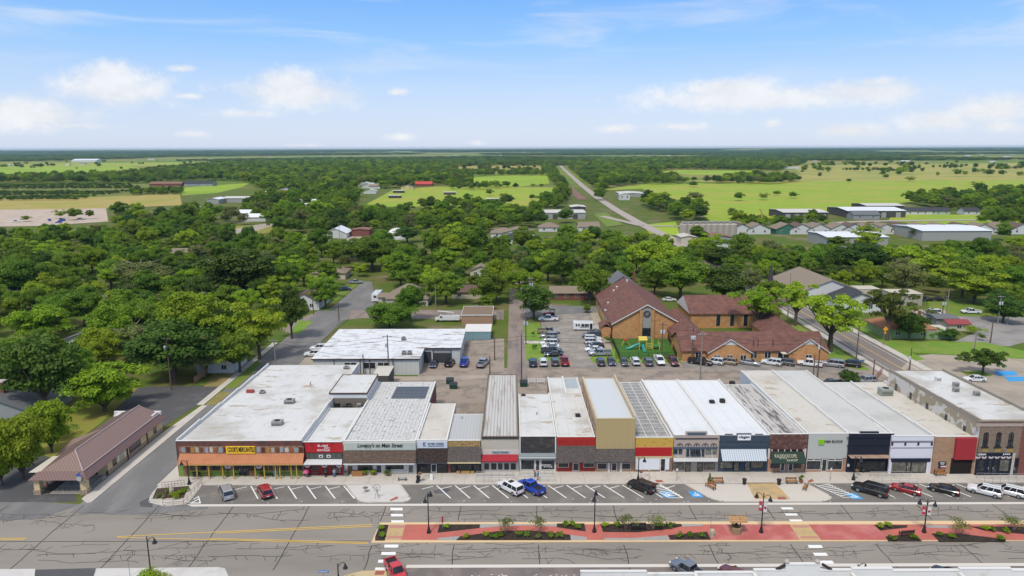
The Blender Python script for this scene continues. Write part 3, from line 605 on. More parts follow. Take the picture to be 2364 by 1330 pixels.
# general store on the corner, red band over reclaimed doors, orange canopy
S = Shop('general_store', 'wide corner store with white roof, yellow name board and orange metal canopy', 413, 702, 1099, 1018, 845, MEMB, mat('purple_red_fascia', (.15, .06, .046), .8, .2, 1.5, c2=(.085, .05, .05), thr=(.45, .65)), roofdrop=.3, back=1.1, sides=PAR, lpar=.5, rpar=.55)
S.band('timber_collage', 414, 701, 1030, 1047, mat('reclaimed_timber', (.22, .10, .055), .9, .35, 2.5, c2=(.30, .22, .15), thr=(.46, .58, 1.2)), .06)
rs = random.Random(5); cols = [(.26, .31, .34), (.10, .03, .02), (.36, .20, .05), (.42, .38, .31), (.16, .07, .04), (.30, .33, .38), (.5, .47, .42), (.28, .10, .04)]
for i in range(26):
    x = 419+i*10.9+rs.uniform(-1, 1)
    if 520 < x < 590: continue
    S.band('old_door', x, x+rs.uniform(6.5, 9), 1032+rs.uniform(0, 1.5), 1045-rs.uniform(0, 1.5), mat('door_paint_%d' % (i % 8), cols[i % 8], .8, .2, 3), .1+.01*(i % 3))
sg = S.band('sign_board', 523, 590, 1030, 1046, mat('yellow_sign', (.80, .50, .035), .6, .05), .28); S.text("COOK'S MERCANTILE", 525.5, 588, 1032, 1043.5, BLK, sg, .30)
S.awning(415, 702, 1046.5, 1073, 1.7, mat('orange_metal', (.45, .175, .075), .6, .14, 1, c2=(.37, .14, .065), thr=(.4, .7), stripes=(0, .42, .35)), 'canopy', .18, 409, 699); a2, b2, Yo, zb = S.aw
MB().box(a2, b2, Yo-.05, Yo-.002, zb-.12, zb+.1).build('canopy_fascia', mat('tan_fascia', (.50, .30, .12), .8), S.root)
S.band('base_wall', 414, 702, 1086, 1100, GREENP, .08)
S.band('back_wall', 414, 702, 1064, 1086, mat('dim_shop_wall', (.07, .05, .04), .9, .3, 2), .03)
for x0, x1, nx in ((438, 452, 1), (456, 480, 1), (484, 511, 1), (520, 535, 1), (608, 632, 2), (634, 642, 1), (648, 668, 1), (672, 682, 1), (685, 701, 1)): S.window(x0, x1, 1072, 1087, YELP, GLASS, nx, 1, .1, .13)
S.door(552, 564, 1073, 1097, DKTRIM); S.door(564, 575, 1073, 1097, DKTRIM)
S.band('corner_panel', 414, 424, 1074, 1099, GREENP, .1); S.band('stacked_logs', 425, 437, 1074, 1098, mat('log_wall', (.25, .13, .07), .9, .4, 4), .12); S.band('crate_panel', 576, 588, 1086, 1098, mat('log_wall', (0, 0, 0)), .2)
for px in (453, 481, 513, 538, 588, 609, 635, 645, 671, 684): S.post(px, 1073, 1098, YELP, 1.2, .09)
for px in (526, 597): bunting(S, px, 1075, 1.35, .9, group='striped buntings on the general store')['label'] = 'striped fan bunting on the orange-canopied store, %s its glass doors' % ('left of' if px < 550 else 'right of')
STORE = S
# rear block of the store and annex
def plain_block(name, label, cat, x0, x1, yfront, z_or_top, yback, wall, roof, trim=None, base=0.0, top_is_px=True, ov=.12):
    """box building: front wall between pixel columns x0..x1 with its foot on row yfront"""
    Y = G((x0+x1)/2, yfront, base)[1]; X0, X1 = FP(x0, yfront, Y)[0], FP(x1, yfront, Y)[0]
    zt = FP((x0+x1)/2, z_or_top, Y)[1] if top_is_px else z_or_top; YB = G((x0+x1)/2, yback, zt)[1]
    t = thing(name, label, cat, ((X0+X1)/2, Y, base))
    MB().prism([(X0, Y), (X1, Y), (X1, YB), (X0, YB)], base, zt).build('walls', wall, t); MB().box(X0-ov, X1+ov, Y-ov, YB+ov, zt+.004, zt+.12).build('roof', roof, t)
    if trim:
        q = MB()
        for (a, b, c, d) in ((X0-ov-.02, X1+ov+.02, Y-ov-.04, Y-ov+.1), (X0-ov-.02, X1+ov+.02, YB+ov-.1, YB+ov+.04), (X0-ov-.04, X0-ov+.1, Y, YB), (X1+ov-.1, X1+ov+.04, Y, YB)): q.box(a, b, c, d, zt-.12, zt+.24)
        q.build('roof_trim', trim, t)
    return t, (X0, X1, Y, YB, zt)
bz = S.zb-.1
t, (X0, X1, Y, YB, zt) = plain_block('rear_block', 'white rooftop block with brown trim and brown board front behind the red shop', 'building', 763, 848, 945, 909, 866, PAR, MEMB, mat('brown_trim', (.10, .06, .055), .8), 4.2)
MB().box(X0+.05, X1-.05, Y-.06, Y+.01, 4.3, zt-1.0).build('board_front', mat('brown_boards', (.17, .145, .12), .9, .3, 1.5), t); MB().box(X0, X1, Y-.05, Y+.01, zt-.98, zt-.15).build('metal_fascia', METALW, t)
for fx in (.2, .5, .78):
    w = X0+(X1-X0)*fx; o = MB().box(w-.6, w+.6, Y-.10, Y-.061, 4.5, 5.6).build('window', DKTRIM, t); MB().box(w-.5, w+.5, Y-.12, Y-.101, 4.6, 5.5).build('pane', GLASS, o)
plain_block('rear_annex', 'low flat-roofed annex with dark side between the big white roof and the yard', 'building', 862, 898, 905, 868, 846, mat('dark_siding', (.09, .085, .08), .9), MEMB3)

S = Shop('boutique', 'narrow red shop with white lettering on red and a white metal canopy', 703, 793, 1096, 1021, 944, MEMB, mat('dark_red_frame', (.13, .015, .02), .8), back=.3, sides=PAR, rpar=.3)
sg = S.band('sign_board', 705, 791, 1023.5, 1044, REDP, .09)
S.text('the Lizard', 733, 757, 1026, 1031.5, WHL, sg, .12, .3); S.text('Jean', 747, 761, 1032, 1036.5, WHL, sg, .12, .3); S.text('BOUTIQUE', 733, 761, 1037.5, 1042, WHL, sg, .12)
for px in (721, 743, 767): a, b, c, d = S.R(px-2, px+2, 1026, 1029); MB().tube([((a+b)/2, S.Y-.1, d+.2), ((a+b)/2, S.Y-.7, d+.3), ((a+b)/2, S.Y-.8, d-.1)], .06, 5).build('sign_lamp', BLACK, S.root)
S.band('timber_front', 708, 791, 1046, 1060, mat('grey_green_boards', (.085, .09, .08), .9, .25, 2, stripes=(0, 1.0, .4)), .05)
for px in (741, 759): o = S.band('picture_frame', px-4.5, px+4.5, 1050, 1056, WTRIM, .1); S.band('picture', px-2.5, px+2.5, 1051.5, 1054.5, DKTRIM, .12, o)
S.awning(708, 790, 1060, 1073.5, 2.2, METALW, 'canopy', .1, 700, 789)
S.band('shop_front', 704, 793, 1074, 1097, mat('red_timber', (.30, .025, .03), .7), .03)
for x0, x1 in ((716, 737), (745, 756), (763, 783)): S.window(x0, x1, 1075, 1087 if x0 == 716 else 1096, mat('red_timber', (0, 0, 0)), GLASS, 1, 1, .08, .06)
for px, w in ((709, 'beside the pink parasol'), (749, 'over the middle of the shop front'), (783, 'over the clothes rail')): bunting(S, px, 1074, 1.1, 1.0, group='buntings on the red shop')['label'] = 'red and white fan bunting on the red shop, '+w

S = Shop('gift_shop', 'shop with pale green sign board, brown shingle canopy and speckled white roof', 794, 962, 1094, 1018.5, 884, mat('flaking_white_roof', (.53, .525, .51), .85, .12, 2, c2=(.40, .385, .37), thr=(.5, .66, .8), speck=(1.0, .60, (.13, .11, .10), (1.6, .9, 1)), stripes=(0, .75, .3)), OFFW, sides=REDBR, lpar=.3, rpar=.3, back=.5)
sg = S.band('sign_board', 797, 960, 1022, 1038, mat('pale_green_board', (.42, .46, .42), .7, .04), .14); S.text('Lovejoy\'s on Main Street', 825, 930, 1023.5, 1036, BLK, sg, .17, .25)
S.awning(794, 960, 1040, 1071, 1.4, SHINGLE, 'shingle_canopy', .16, 791, 957); a2, b2, Yo, zb = S.aw
MB().box(a2, b2, Yo-.04, Yo-.003, zb-.16, zb+.06).build('canopy_fascia', WTRIM, S.root)
S.band('shop_front', 794, 961, 1072, 1094, OFFW, .04); S.window(826, 860, 1074, 1085, DKTRIM, GLASS, 2); S.window(890, 932, 1074, 1083, DKTRIM, GLASS, 2); S.door(868, 882, 1073, 1092, WTRIM, GLASS); S.window(943, 955, 1073, 1092, WTRIM, GLASS2)
S.band('old_door', 803, 814, 1076, 1097, mat('old_brown_timber', (.16, .10, .06), .9), .12)
xs0 = S.X0+(S.X1-S.X0)*.36; sl = MB(); yy0, yy1 = G(930, 922, S.zb)[1], G(930, 893, S.zb)[1]
for i in range(8):
    y = yy0+(yy1-yy0)*i/8; z = S.zb+.06+(S.zr-S.zb)*(S.YB-y)/(S.YB-S.Y); sl.box(xs0, S.X1-1.2, y, y+(yy1-yy0)/8*.62, z-.02, z+.06)
sl.build('skylight', mat('dark_slats', (.085, .10, .125), .5, .35, 2), S.root)
GIFT = S
S = Shop('cabin_shop', 'shop with white and blue sign board, dark shake canopy and cream roof', 963, 1034, 1092, 1016.5, 934, MEMB3, OFFW, sides=OFFW, rpar=.15)
sg = S.band('sign_board', 964.5, 1033, 1018.5, 1034, mat('pale_blue_board', (.52, .57, .66), .6, .03), .12); S.text('RIVER CREEK', 988, 1025, 1022.5, 1027.5, mat('slate_letters', (.06, .09, .13), .7), sg, .14); S.text('FARMHOUSE MARKET', 988, 1025, 1029, 1031, mat('slate_letters', (0, 0, 0)), sg, .14); S.text('RC', 977, 983, 1021, 1031, BLK, sg, .14)
S.awning(963, 1034, 1035, 1069, 1.3, SHAKE, 'shake_canopy', .14, 959, 1033)
S.band('shop_front', 959, 1034, 1070, 1092, mat('black_front', (.018, .017, .02), .6), .04); S.window(970, 993, 1071, 1091, DKTRIM, GLASS); S.door(995, 1008, 1071, 1090, WTRIM, GLASS); S.window(1009, 1032, 1071, 1091, DKTRIM, GLASS)
S = Shop('stone_front_shop', 'small shop with rough tan stone strip, brown shingle canopy and grey metal roof', 1035, 1110, 1091, 1017.5, 958, mat('pale_corrugated_roof', (.42, .425, .42), .7, .08, 1, stripes=(0, .6, .2)), mat('tan_rubble', (.42, .29, .12), .95, .35, 2.2, c2=(.20, .13, .06), thr=(.46, .56, 1.6), bump=.8), sides=OFFW, lpar=0, rpar=0, back=.3)
S.awning(1035, 1111, 1031, 1067.5, 1.4, SHING2, 'shingle_canopy', .12, 1033, 1110); a2, b2, Yo, zb = S.aw
MB().box(a2, b2, Yo-.05, Yo-.003, zb-.25, zb+.04).build('canopy_fascia', mat('cream_fascia', (.56, .46, .28), .8), S.root)
S.band('brick_pier', 1034.5, 1041, 1070, 1091, REDBR, .2); S.band('shop_front', 1041, 1110, 1070, 1091, DKTRIM, .03)
for x0, x1 in ((1042, 1053), (1056, 1090), (1093, 1109)): S.window(x0, x1, 1072, 1090, DKTRIM, GLASS, 3 if x0 == 1056 else 1)
for i, (x0, x1) in enumerate(((1054, 1062), (1065, 1085), (1087, 1095))): S.band('timber_planter', x0, x1, 1086, 1091.5, mat('golden_timber', (.42, .26, .09), .9), .5)
S = Shop('corrugated_roof_shop', 'tall beige shop with long rust-streaked corrugated roof and plain red awning', 1111, 1198, 1089, 1009, 866, mat('rusty_corrugated_roof', (.48, .465, .44), .8, .12, 1, c2=(.36, .31, .27), thr=(.48, .66, .5), stripes=(0, .62, .55), stretch=(2.5, .18, 1)), mat('beige_stucco', (.47, .43, .36), .95, .12, 1.5), par=mat('brown_coping', (.15, .115, .09), .9, .2), sides=mat('brown_side_wall', (.15, .115, .09), .9, .2, 1), lpar=.12, rpar=.12, back=.6, roofdrop=.1)
q = MB()
for i in range(26): a, b, c, d = S.R(1112+i*3.28, 1113.6+i*3.28, 1010.5, 1014); q.box(a, b, S.Y-.12, S.Y+.01, c, d)
a, b, c, d = S.R(1111.5, 1197.5, 1009, 1011); q.box(a, b, S.Y-.16, S.Y+.01, c, d); q.build('dentil_trim', DKTRIM, S.root)
S.band('lower_wall', 1111, 1198, 1038, 1049, mat('pinkish_white_wall', (.56, .49, .45), .9), .05); sg = S.band('sign_board', 1135, 1176, 1040, 1047, mat('pale_grey_green', (.42, .48, .48), .7, .2, 3), .12); S.text("Nanna's Retreat", 1137, 1174, 1041.2, 1046, mat('slate_letters', (0, 0, 0)), sg, .14)
S.awning(1112, 1196, 1049, 1067, 1.3, CRIM, 'awning', .25, 1111, 1194)
S.band('shop_front', 1111, 1198, 1068, 1089, mat('pinkish_white_wall', (0, 0, 0)), .03)
for x0, x1 in ((1117, 1130), (1133, 1147), (1149, 1161), (1163, 1176), (1178, 1192)): S.window(x0, x1, 1068, 1085, WTRIM, GLASS, 1, 1, .07)
S = Shop('dark_shake_front_shop', 'shop faced in dark timber shakes above white-lettered windows, flat white roof', 1199, 1284, 1088, 1008, 912, MEMB, mat('dark_timber_shakes', (.058, .055, .056), .9, .4, 1.6, c2=(.11, .085, .07), thr=(.5, .62, .6), brick=(1.1, .22, (.03, .03, .032), .5)), back=.4, sides=PAR, lpar=.1, rpar=.45)
a, b, c, d = S.R(1199, 1284, 1009, 1046); q = MB(); q.box(a, a+.22, S.Y-.1, S.Y+.01, c, d); q.box(b-.22, b, S.Y-.1, S.Y+.01, c, d); q.build('side_trim', WTRIM, S.root)
S.awning(1198, 1286, 1046, 1056.5, .9, mat('blue_grey_metal', (.22, .25, .26), .6, .15), 'canopy', .2); a2, b2, Yo, zb = S.aw; MB().box(a2, b2, Yo-.06, Yo-.003, zb-.14, zb+.05).build('gutter', WTRIM, S.root)
S.band('shop_front', 1199, 1284, 1059, 1088, OFFW, .03)
for x0, x1 in ((1202, 1234), (1249, 1281)): S.window(x0, x1, 1061, 1084, WTRIM, GLASS, 1, 1, .08)
S.door(1236, 1246, 1061, 1086, WTRIM)
def triangle(s, cx, cy, w, h, inner=.55):
    a, b, c, d = s.R(cx-w, cx+w, cy, cy+h); Y = s.Y-.06; x = (a+b)/2; q = MB(); k = .28
    q.quad((a, Y, c), (a+(b-a)*k, Y, c), (x, Y, c+(d-c)*(1-k)), (x, Y, d)); q.quad((x, Y, d), (x, Y, c+(d-c)*(1-k)), (b-(b-a)*k, Y, c), (b, Y, c)); return q.build('window_emblem', WHL, s.root)
triangle(S, 1263, 1062, 6.5, 10); triangle(S, 1240.5, 1061.5, 2.3, 3.5); S.text('DESIGN', 1250, 1272, 1072, 1075, WHL, None, .06); S.text('STYLE', 1255, 1275, 1076, 1079, WHL, None, .06)
for x0, x1, y0, y1 in ((1212, 1220, 1062, 1069), (1202, 1214, 1074, 1082), (1220, 1229, 1074, 1082)): S.band('window_poster', x0, x1, y0, y1, mat('poster_paper', (.5, .49, .46), .9), .06)
S = Shop('red_panel_shop', 'shop with bright red panelled top, brown shingle canopy and red piers', 1285, 1373, 1088.5, 1009, 874, MEMB, mat('bright_red_brick', (.46, .03, .02), .7, .14, 1, brick=(.5, .16, (.36, .03, .02), .5)), back=.5, sides=TANBR, rpar=.25)
for x0, x1 in ((1288, 1315), (1319, 1346), (1350, 1371)):
    for y0 in (1013, 1020): S.band('panel', x0, x1, y0, y0+6, mat('dark_red_panel', (.34, .024, .02), .7), .05)
S.awning(1285, 1374, 1029, 1068.5, 1.3, SHING2, 'shingle_canopy', .14, 1283, 1374); S.band('shop_front', 1285, 1373, 1069, 1088, mat('brick_red_paint', (.30, .035, .028), .8), .03)
S.window(1288, 1313, 1068, 1079, WTRIM, GLASS); S.window(1347, 1372, 1068, 1079, WTRIM, GLASS); S.door(1322, 1337, 1068, 1087, WTRIM)
q = MB(); ya, yb = G(1320, 912, S.zb)[1], S.YB; q.box(S.X0+3.4, S.X0+3.8, ya, yb+.2, S.zb-.3, S.zb+.55); q.box(S.X0+3.8, S.X1-.3, ya-.25, ya+.15, S.zb-.3, S.zb+.5); q.build('roof_upstand', PAR, S.root)
MB().box(S.X0+3.9, S.X1-.4, ya+.3, yb-.2, S.zb-.25, S.zb+.1).build('grey_deck', mat('grey_blue_roof', (.34, .38, .40), .7), S.root)
S = Shop('tall_tan_metal_shop', 'tallest shop of the row with blank tan metal front and grey metal roof', 1374, 1464, 1088.5, 967, 874, mat('grey_sheet_roof', (.42, .45, .46), .55, .12, 1, stripes=(0, .7, .3), grid=(99, 1.6, (.55, .57, .58), .02)), mat('tan_metal_siding', (.44, .34, .17), .6, .08, .6, stripes=(0, .36, .3)), par=mat('tan_coping', (.50, .40, .26), .8), sides=TANBR, lpar=.3, rpar=.9, back=.8)
S.awning(1374, 1466, 1036, 1068, 1.3, SHING2, 'shingle_canopy', .14, 1373, 1466); S.band('shop_front', 1374, 1465, 1068, 1088.5, TANBR, .03); S.window(1379, 1401, 1069, 1083, WTRIM, NAVYGL); S.window(1435, 1456, 1069, 1083, WTRIM, NAVYGL); S.door(1411, 1424, 1068, 1087, WTRIM, NAVYGL)
for x in (1403, 1431): S.band('white_pilaster', x, x+4.5, 1068, 1088.5, WTRIM, .12)
for fy in (.2, .42, .64): y = S.Y+(S.YB-S.Y)*fy; o = MB().box(S.X0-.05, S.X0+.02, y, y+1.0, S.zb-3.2, S.zb-1.2).build('window', DKTRIM, S.root); MB().box(S.X0-.07, S.X0-.051, y+.1, y+.9, S.zb-3.1, S.zb-1.3).build('pane', GLASS, o)
S = Shop('yellow_stone_shop', 'shop with mustard stone strip over a plain red band and grey gridded roof', 1465, 1552, 1088.5, 1010.5, 884, mat('gridded_grey_roof', (.30, .295, .285), .7, .3, 1.5, c2=(.22, .21, .20), thr=(.46, .58, 1), stripes=(0, .5, .25), grid=(2.1, 2.0, (.58, .58, .56), .09)), mat('mustard_stone', (.52, .34, .07), .9, .25, 1.6, c2=(.36, .22, .05), thr=(.55, .65, 1.2)), lpar=.05, rpar=.3, sides=OFFW)
S.band('red_band', 1466, 1551, 1033, 1052.5, mat('plain_red_panel', (.40, .014, .018), .6, .05), .1); S.band('coral_trim', 1466, 1551, 1031, 1033, mat('coral_trim', (.55, .20, .10), .7), .12); S.band('cream_lintel', 1466, 1551, 1053, 1058, mat('cream_fascia', (0, 0, 0)), .08)
S.band('white_boarding', 1467, 1523, 1058, 1084, mat('white_boards', (.68, .70, .74), .7, .05, 1), .06); S.band('white_boarding', 1536, 1545, 1058, 1084, mat('white_boards', (0, 0, 0)), .06); S.band('base_wall', 1465, 1552, 1084, 1088.5, mat('brown_base', (.22, .15, .11), .9), .05); S.band('corner_pier', 1545, 1552, 1057, 1088, mat('brown_base', (0, 0, 0)), .1); S.door(1524, 1536, 1058, 1088, WTRIM, NAVYGL)
S = Shop('arched_parapet_shop', 'mauve beige shop with five small arches and a blue panel raised above its roof edge', 1553, 1657, 1088.5, 1005, 879, MEMB2, mat('mauve_beige_wall', (.40, .335, .29), .9, .06, 1), lpar=.35, rpar=.3)
S.band('raised_block', 1583, 1633, 996.5, 1005.5, mat('mauve_beige_wall', (0, 0, 0)), .03, raised=1); S.band('blue_panel', 1587, 1629, 998.5, 1004.5, mat('slate_blue_panel', (.07, .10, .14), .7), .07)
S.band('cornice', 1559, 1657, 1011.5, 1013.5, DKTRIM, .12)
for i in range(5):
    cx = 1569.5+i*19.5; a, b, c, d = S.R(cx-7.5, cx+7.5, 1022, 1030); q = MB(); x = (a+b)/2; r = (b-a)/2; n = 8
    for k_ in range(n):
        p0, p1 = math.pi*k_/n, math.pi*(k_+1)/n; q.quad((x+r*math.cos(p0), S.Y-.09, c+r*math.sin(p0)), (x+r*math.cos(p1), S.Y-.09, c+r*math.sin(p1)), (x+r*.8*math.cos(p1), S.Y-.09, c+r*.8*math.sin(p1)), (x+r*.8*math.cos(p0), S.Y-.09, c+r*.8*math.sin(p0)))
    q.box(x-.1, x+.1, S.Y-.09, S.Y+.01, c+.02, c+.3); q.build('arch_moulding', DKTRIM, S.root)
S.band('blue_band', 1553, 1657, 1032, 1035.5, mat('slate_blue_panel', (0, 0, 0)), .1)
for x0, x1, g in ((1555, 1575, GLASS), (1584, 1626, NAVYGL), (1629, 1654, GLASS2)): S.window(x0, x1, 1036, 1048 if g is not NAVYGL else 1054, mat('slate_blue_panel', (0, 0, 0)), g, 2)
S.awning(1554, 1658, 1057.5, 1066, 1.7, METALW, 'canopy', .1, 1556, 1657); a2, b2, Yo, zb = S.aw
for fx in (.1, .37, .63, .88): a, b, c, d = S.R(1555, 1655, 1036, 1037); x = a+(b-a)*fx; MB().tube([(x, S.Y-.02, c), (a2+(b2-a2)*fx, Yo, zb+.1)], .035, 4).build('tie_rod', WTRIM, S.root)
S.window(1553, 1578, 1068, 1083, DKTRIM, GLASS2); S.window(1625, 1650, 1068, 1083, DKTRIM, GLASS2); S.door(1582, 1594, 1067, 1088, BLACK, GLASS2); S.door(1610, 1622, 1067, 1088, BLACK, GLASS2)
S = Shop('slate_blue_shop', 'slate blue brick shop with a framed white sign on its roof edge and corrugated canopy', 1657.5, 1777, 1089, 1005, 879, MEMB2, SLATE, lpar=.25, rpar=.35)
for x0, x1 in ((1674, 1692), (1744, 1762)): S.band('raised_block', x0, x1, 1003, 1005.5, SLATE, .02, raised=1)
o = S.band('raised_block', 1701, 1735, 1001.5, 1005.5, SLATE, .02, raised=1); sg = S.band('sign_board', 1703, 1733, 1003.5, 1016, mat('white_sign', (.78, .78, .80), .5, .02), .12); S.text('viagen', 1705.5, 1731, 1006, 1013.5, BLK, sg, .14)
for y in (1018.5, 1029.5): S.band('string_course', 1660, 1775, y, y+1.3, SLATE, .1)
S.awning(1664, 1769, 1037, 1065, 1.6, mat('silver_corrugated', (.50, .55, .60), .4, .08, 1, stripes=(0, .42, .6), metal=.3), 'canopy', .08, 1668, 1770)
S.window(1662, 1691, 1066, 1081, BLACK, GLASS2); S.window(1733, 1762, 1066, 1080, BLACK, GLASS2); S.door(1694, 1706, 1066, 1087, BLACK, GLASS2); S.door(1719, 1731, 1066, 1087, BLACK, GLASS2); S.band('blue_notice', 1710, 1716, 1070, 1074, mat('blue_notice', (.02, .05, .20), .6), .07)
S = Shop('quilt_shop', 'narrow shop of dark red brown boards with lettered green awning and brick base', 1772, 1861, 1089, 1002.5, 889, mat('streaked_grey_roof', (.46, .44, .41), .85, .25, 1.5, c2=(.14, .125, .115), thr=(.5, .6, .55), stretch=(2.2, .25, 1), stripes=(0, .9, .3)), mat('red_brown_boards', (.13, .062, .052), .9, .3, 1.5, c2=(.22, .12, .10), thr=(.5, .6, .9), brick=(2.6, .2, (.05, .03, .03), .4)), par=PAR, lpar=0, rpar=.2, roofdrop=.7, back=.8)
S.band('recess_shade', 1776, 1857, 1037.5, 1043, mat('recess_shade', (.02, .014, .012), .9), .02)  # flush strip, not set back: shade of a recess painted dark
for i in range(6): S.band('joist', 1781+i*14.5, 1783.5+i*14.5, 1037.5, 1042, mat('pinkish_white_wall', (0, 0, 0)), .06)
S.awning(1779, 1856, 1042.5, 1071, 2.0, mat('green_canvas', (.022, .044, .034), .9, .25, .8, c2=(.07, .055, .025), thr=(.52, .7, .5)), 'awning', .1, 1783, 1862)
aw = S.aw; Yt = S.Y-1.0
def slope_text(words, x0, x1, y0, y1, m, sh=0.0, up=0.0):
    """letters lying on the awning's slope"""
    z1 = S.R(1779, 1856, 1042.5, 1043)[3]; n = math.hypot(S.Y-aw[2], z1-aw[3])
    o = lettering(words, FP(x0, (y0+y1)/2, Yt)[0], FP(x1, (y0+y1)/2, Yt)[0], 0, 1, 0, m, S.root, 'lettering', sh, .02); ox, oy, oz = root_at(S.root)
    for v in o.data.vertices:
        zz = v.co.z+oz; f = ((y1+(y0-y1)*zz)-1042.5)/(1071-1042.5); f += up*(v.co.x)
        v.co.y = S.Y-f*(S.Y-aw[2])-.05-oy; v.co.z = z1+(aw[3]+.1-z1)*f+.07-oz
    return o
slope_text('KALEIDOSCOPE', 1789, 1840, 1050, 1058, CRL, .1); slope_text('QUILT', 1820, 1849, 1055, 1060.5, CRL, .1); slope_text('SHOP', 1813, 1839, 1061.5, 1067, CRL, .1); slope_text('at the', 1798, 1815, 1058, 1061, CRL, .2)
S.band('shop_front', 1772, 1861, 1060, 1089, mat('orange_brick', (.40, .20, .11), .9, .3, 2, brick=(.5, .16, (.5, .4, .33), .5)), .03); S.band('pilaster', 1772.5, 1777, 1036, 1060, OFFW, .1); S.band('pilaster', 1856, 1860, 1036, 1060, OFFW, .1)
S.window(1778, 1799, 1070, 1080, DKTRIM, GLASS); S.window(1832, 1849, 1070, 1080, DKTRIM, GLASS); S.door(1801, 1811, 1069, 1087, WTRIM, NAVYGL); S.door(1819, 1830, 1069, 1087, WTRIM, NAVYGL)
S = Shop('tax_office', 'plain light grey shop front with a green square and black lettering, cream roof', 1860, 1955, 1089, 1001.5, 857, MEMB3, mat('light_grey_panel', (.44, .45, .42), .8, .05, .6), lpar=.25, rpar=.3, back=.4, sides=mat('pale_blue_side', (.50, .55, .60), .8))
S.band('green_square', 1889.5, 1902, 1014.5, 1025.5, mat('bright_green', (.22, .50, .01), .5, .03), .2); S.text('H&R BLOCK', 1903.5, 1946, 1016.5, 1022, BLK, None, .1)
S.band('shop_front', 1858, 1952, 1058, 1089, mat('dark_front', (.03, .032, .034), .7), .03); S.band('brick_base', 1858, 1944, 1083, 1089, mat('orange_brick', (0, 0, 0)), .08); S.band('brick_pier', 1944, 1952, 1059, 1089, mat('orange_brick', (0, 0, 0)), .1)
for x0, x1 in ((1862, 1878), (1879, 1895), (1911, 1927), (1928, 1944)): S.window(x0, x1, 1058.5, 1063, WTRIM, GLASS)
for x0, x1 in ((1861, 1894), (1910, 1944)): S.window(x0, x1, 1063, 1084, WTRIM, GLASS, 1, 1, .06)
S.door(1896, 1908, 1059, 1088, WTRIM)
for x0, x1, y0, y1, m in ((1863, 1876, 1065, 1080, 'poster_paper'), (1878, 1891, 1065, 1080, 'poster_paper'), (1919, 1933, 1066, 1077, 'green_poster'), (1917, 1933, 1077, 1082, 'poster_paper'), (1899, 1905, 1066, 1075, 'green_poster')): S.band('window_poster', x0, x1, y0, y1, mat(m, (.30, .42, .10) if 'green' in m else (.6, .6, .58), .9), .07)
S = Shop('navy_shop', 'navy painted brick shop with a flat tan canopy and stepped roof edge', 1952.5, 2055, 1090, 1001, 857, GREYM, NAVY, lpar=.3, rpar=.3, back=.4)
S.band('raised_block', 1986, 2029, 997, 1001.5, NAVY, .03, raised=1)
for y in (1009.5, 1027): S.band('string_course', 1955, 2056, y, y+1.4, NAVY, .12)
S.awning(1958, 2050, 1050, 1058.5, 2.2, mat('tan_metal', (.44, .30, .22), .6, .08, 1, stripes=(0, 2.4, .3)), 'canopy', .1, 1965, 2057); S.window(1976, 2044, 1064, 1086, BLACK, GLASS, 5, 2, .08); S.band('poster', 2009, 2021, 1076, 1084, mat('poster_paper', (0, 0, 0)), .07); S.band('small_notice', 1956, 1961, 1071, 1077, WTRIM, .07)
S = Shop('white_shop', 'white painted shop with thin black lines, a dark lintel and wide glass front', 2050, 2150, 1092, 1007, 884, GREYM, mat('lavender_white_paint', (.66, .66, .72), .7, .04, .6), lpar=.3, rpar=.45, back=.6)
for y, h in ((1018, .8), (1020.5, .8), (1033.5, .9)): S.band('black_line', 2057, 2154, y, y+h, DKTRIM, .06)
for px in (2060, 2090, 2120, 2151): S.band('dark_vent', px-2.2, px+2.2, 1021.5, 1028.5, DKTRIM, .05)
S.band('lintel', 2056, 2147, 1058, 1065, mat('navy_paint', (.012, .014, .03), .6), .25); S.band('shop_front', 2052, 2150, 1065, 1092, mat('dark_front', (0, 0, 0)), .02)
for x0, x1, nx in ((2058, 2092, 2), (2103, 2137, 2)): S.window(x0, x1, 1065, 1090, BLACK, GLASS2, nx, 1, .08)
S.door(2092, 2102, 1065, 1090, BLACK, GLASS2); S.band('white_pier', 2050, 2057.5, 1062, 1092, mat('lavender_white_paint', (0, 0, 0)), .15); S.band('white_pier', 2138, 2148, 1064, 1092, mat('lavender_white_paint', (0, 0, 0)), .15)
# brick front with a covered passage
S = Shop('brick_passage_building', 'tan brick front with flag plaque and red panel over a dark passage', 2149, 2251, 1094, 1008.5, 884, MEMB3, TANBR, lpar=0, rpar=.5, back=.7, sides=PAR)
S.band('red_panel', 2203, 2249, 1010, 1059, mat('red_canvas', (.34, .028, .035), .8, .12, .8), .5); a, b, c, d = S.R(2194, 2246, 1058, 1094)
MB().box(a, b, S.Y-.03, S.Y+.01, .14, d).build('passage', mat('passage_shade', (.018, .013, .01), .95), S.root); S.band('brick_pier', 2246, 2256, 1010, 1095, TANBR, .1)  # flat panel on the wall; shade inside the passage is its dark colour
o = S.band('plaque', 2166, 2184, 1065, 1074, BLACK, .08); [S.band('lettering_line', 2169+i, 2181-i, 1066.5+i*2.4, 1067.3+i*2.4, WHL, .1, o) for i in range(3)]
o = S.band('flag_plaque', 2166, 2184, 1075.5, 1080.5, mat('flag_red', (.40, .03, .035), .6), .08); S.band('white_stripe', 2171, 2184, 1075.5, 1078, WTRIM, .1, o); S.band('blue_field', 2166, 2171, 1075.5, 1080.5, mat('flag_blue', (.02, .03, .10), .6), .1, o)
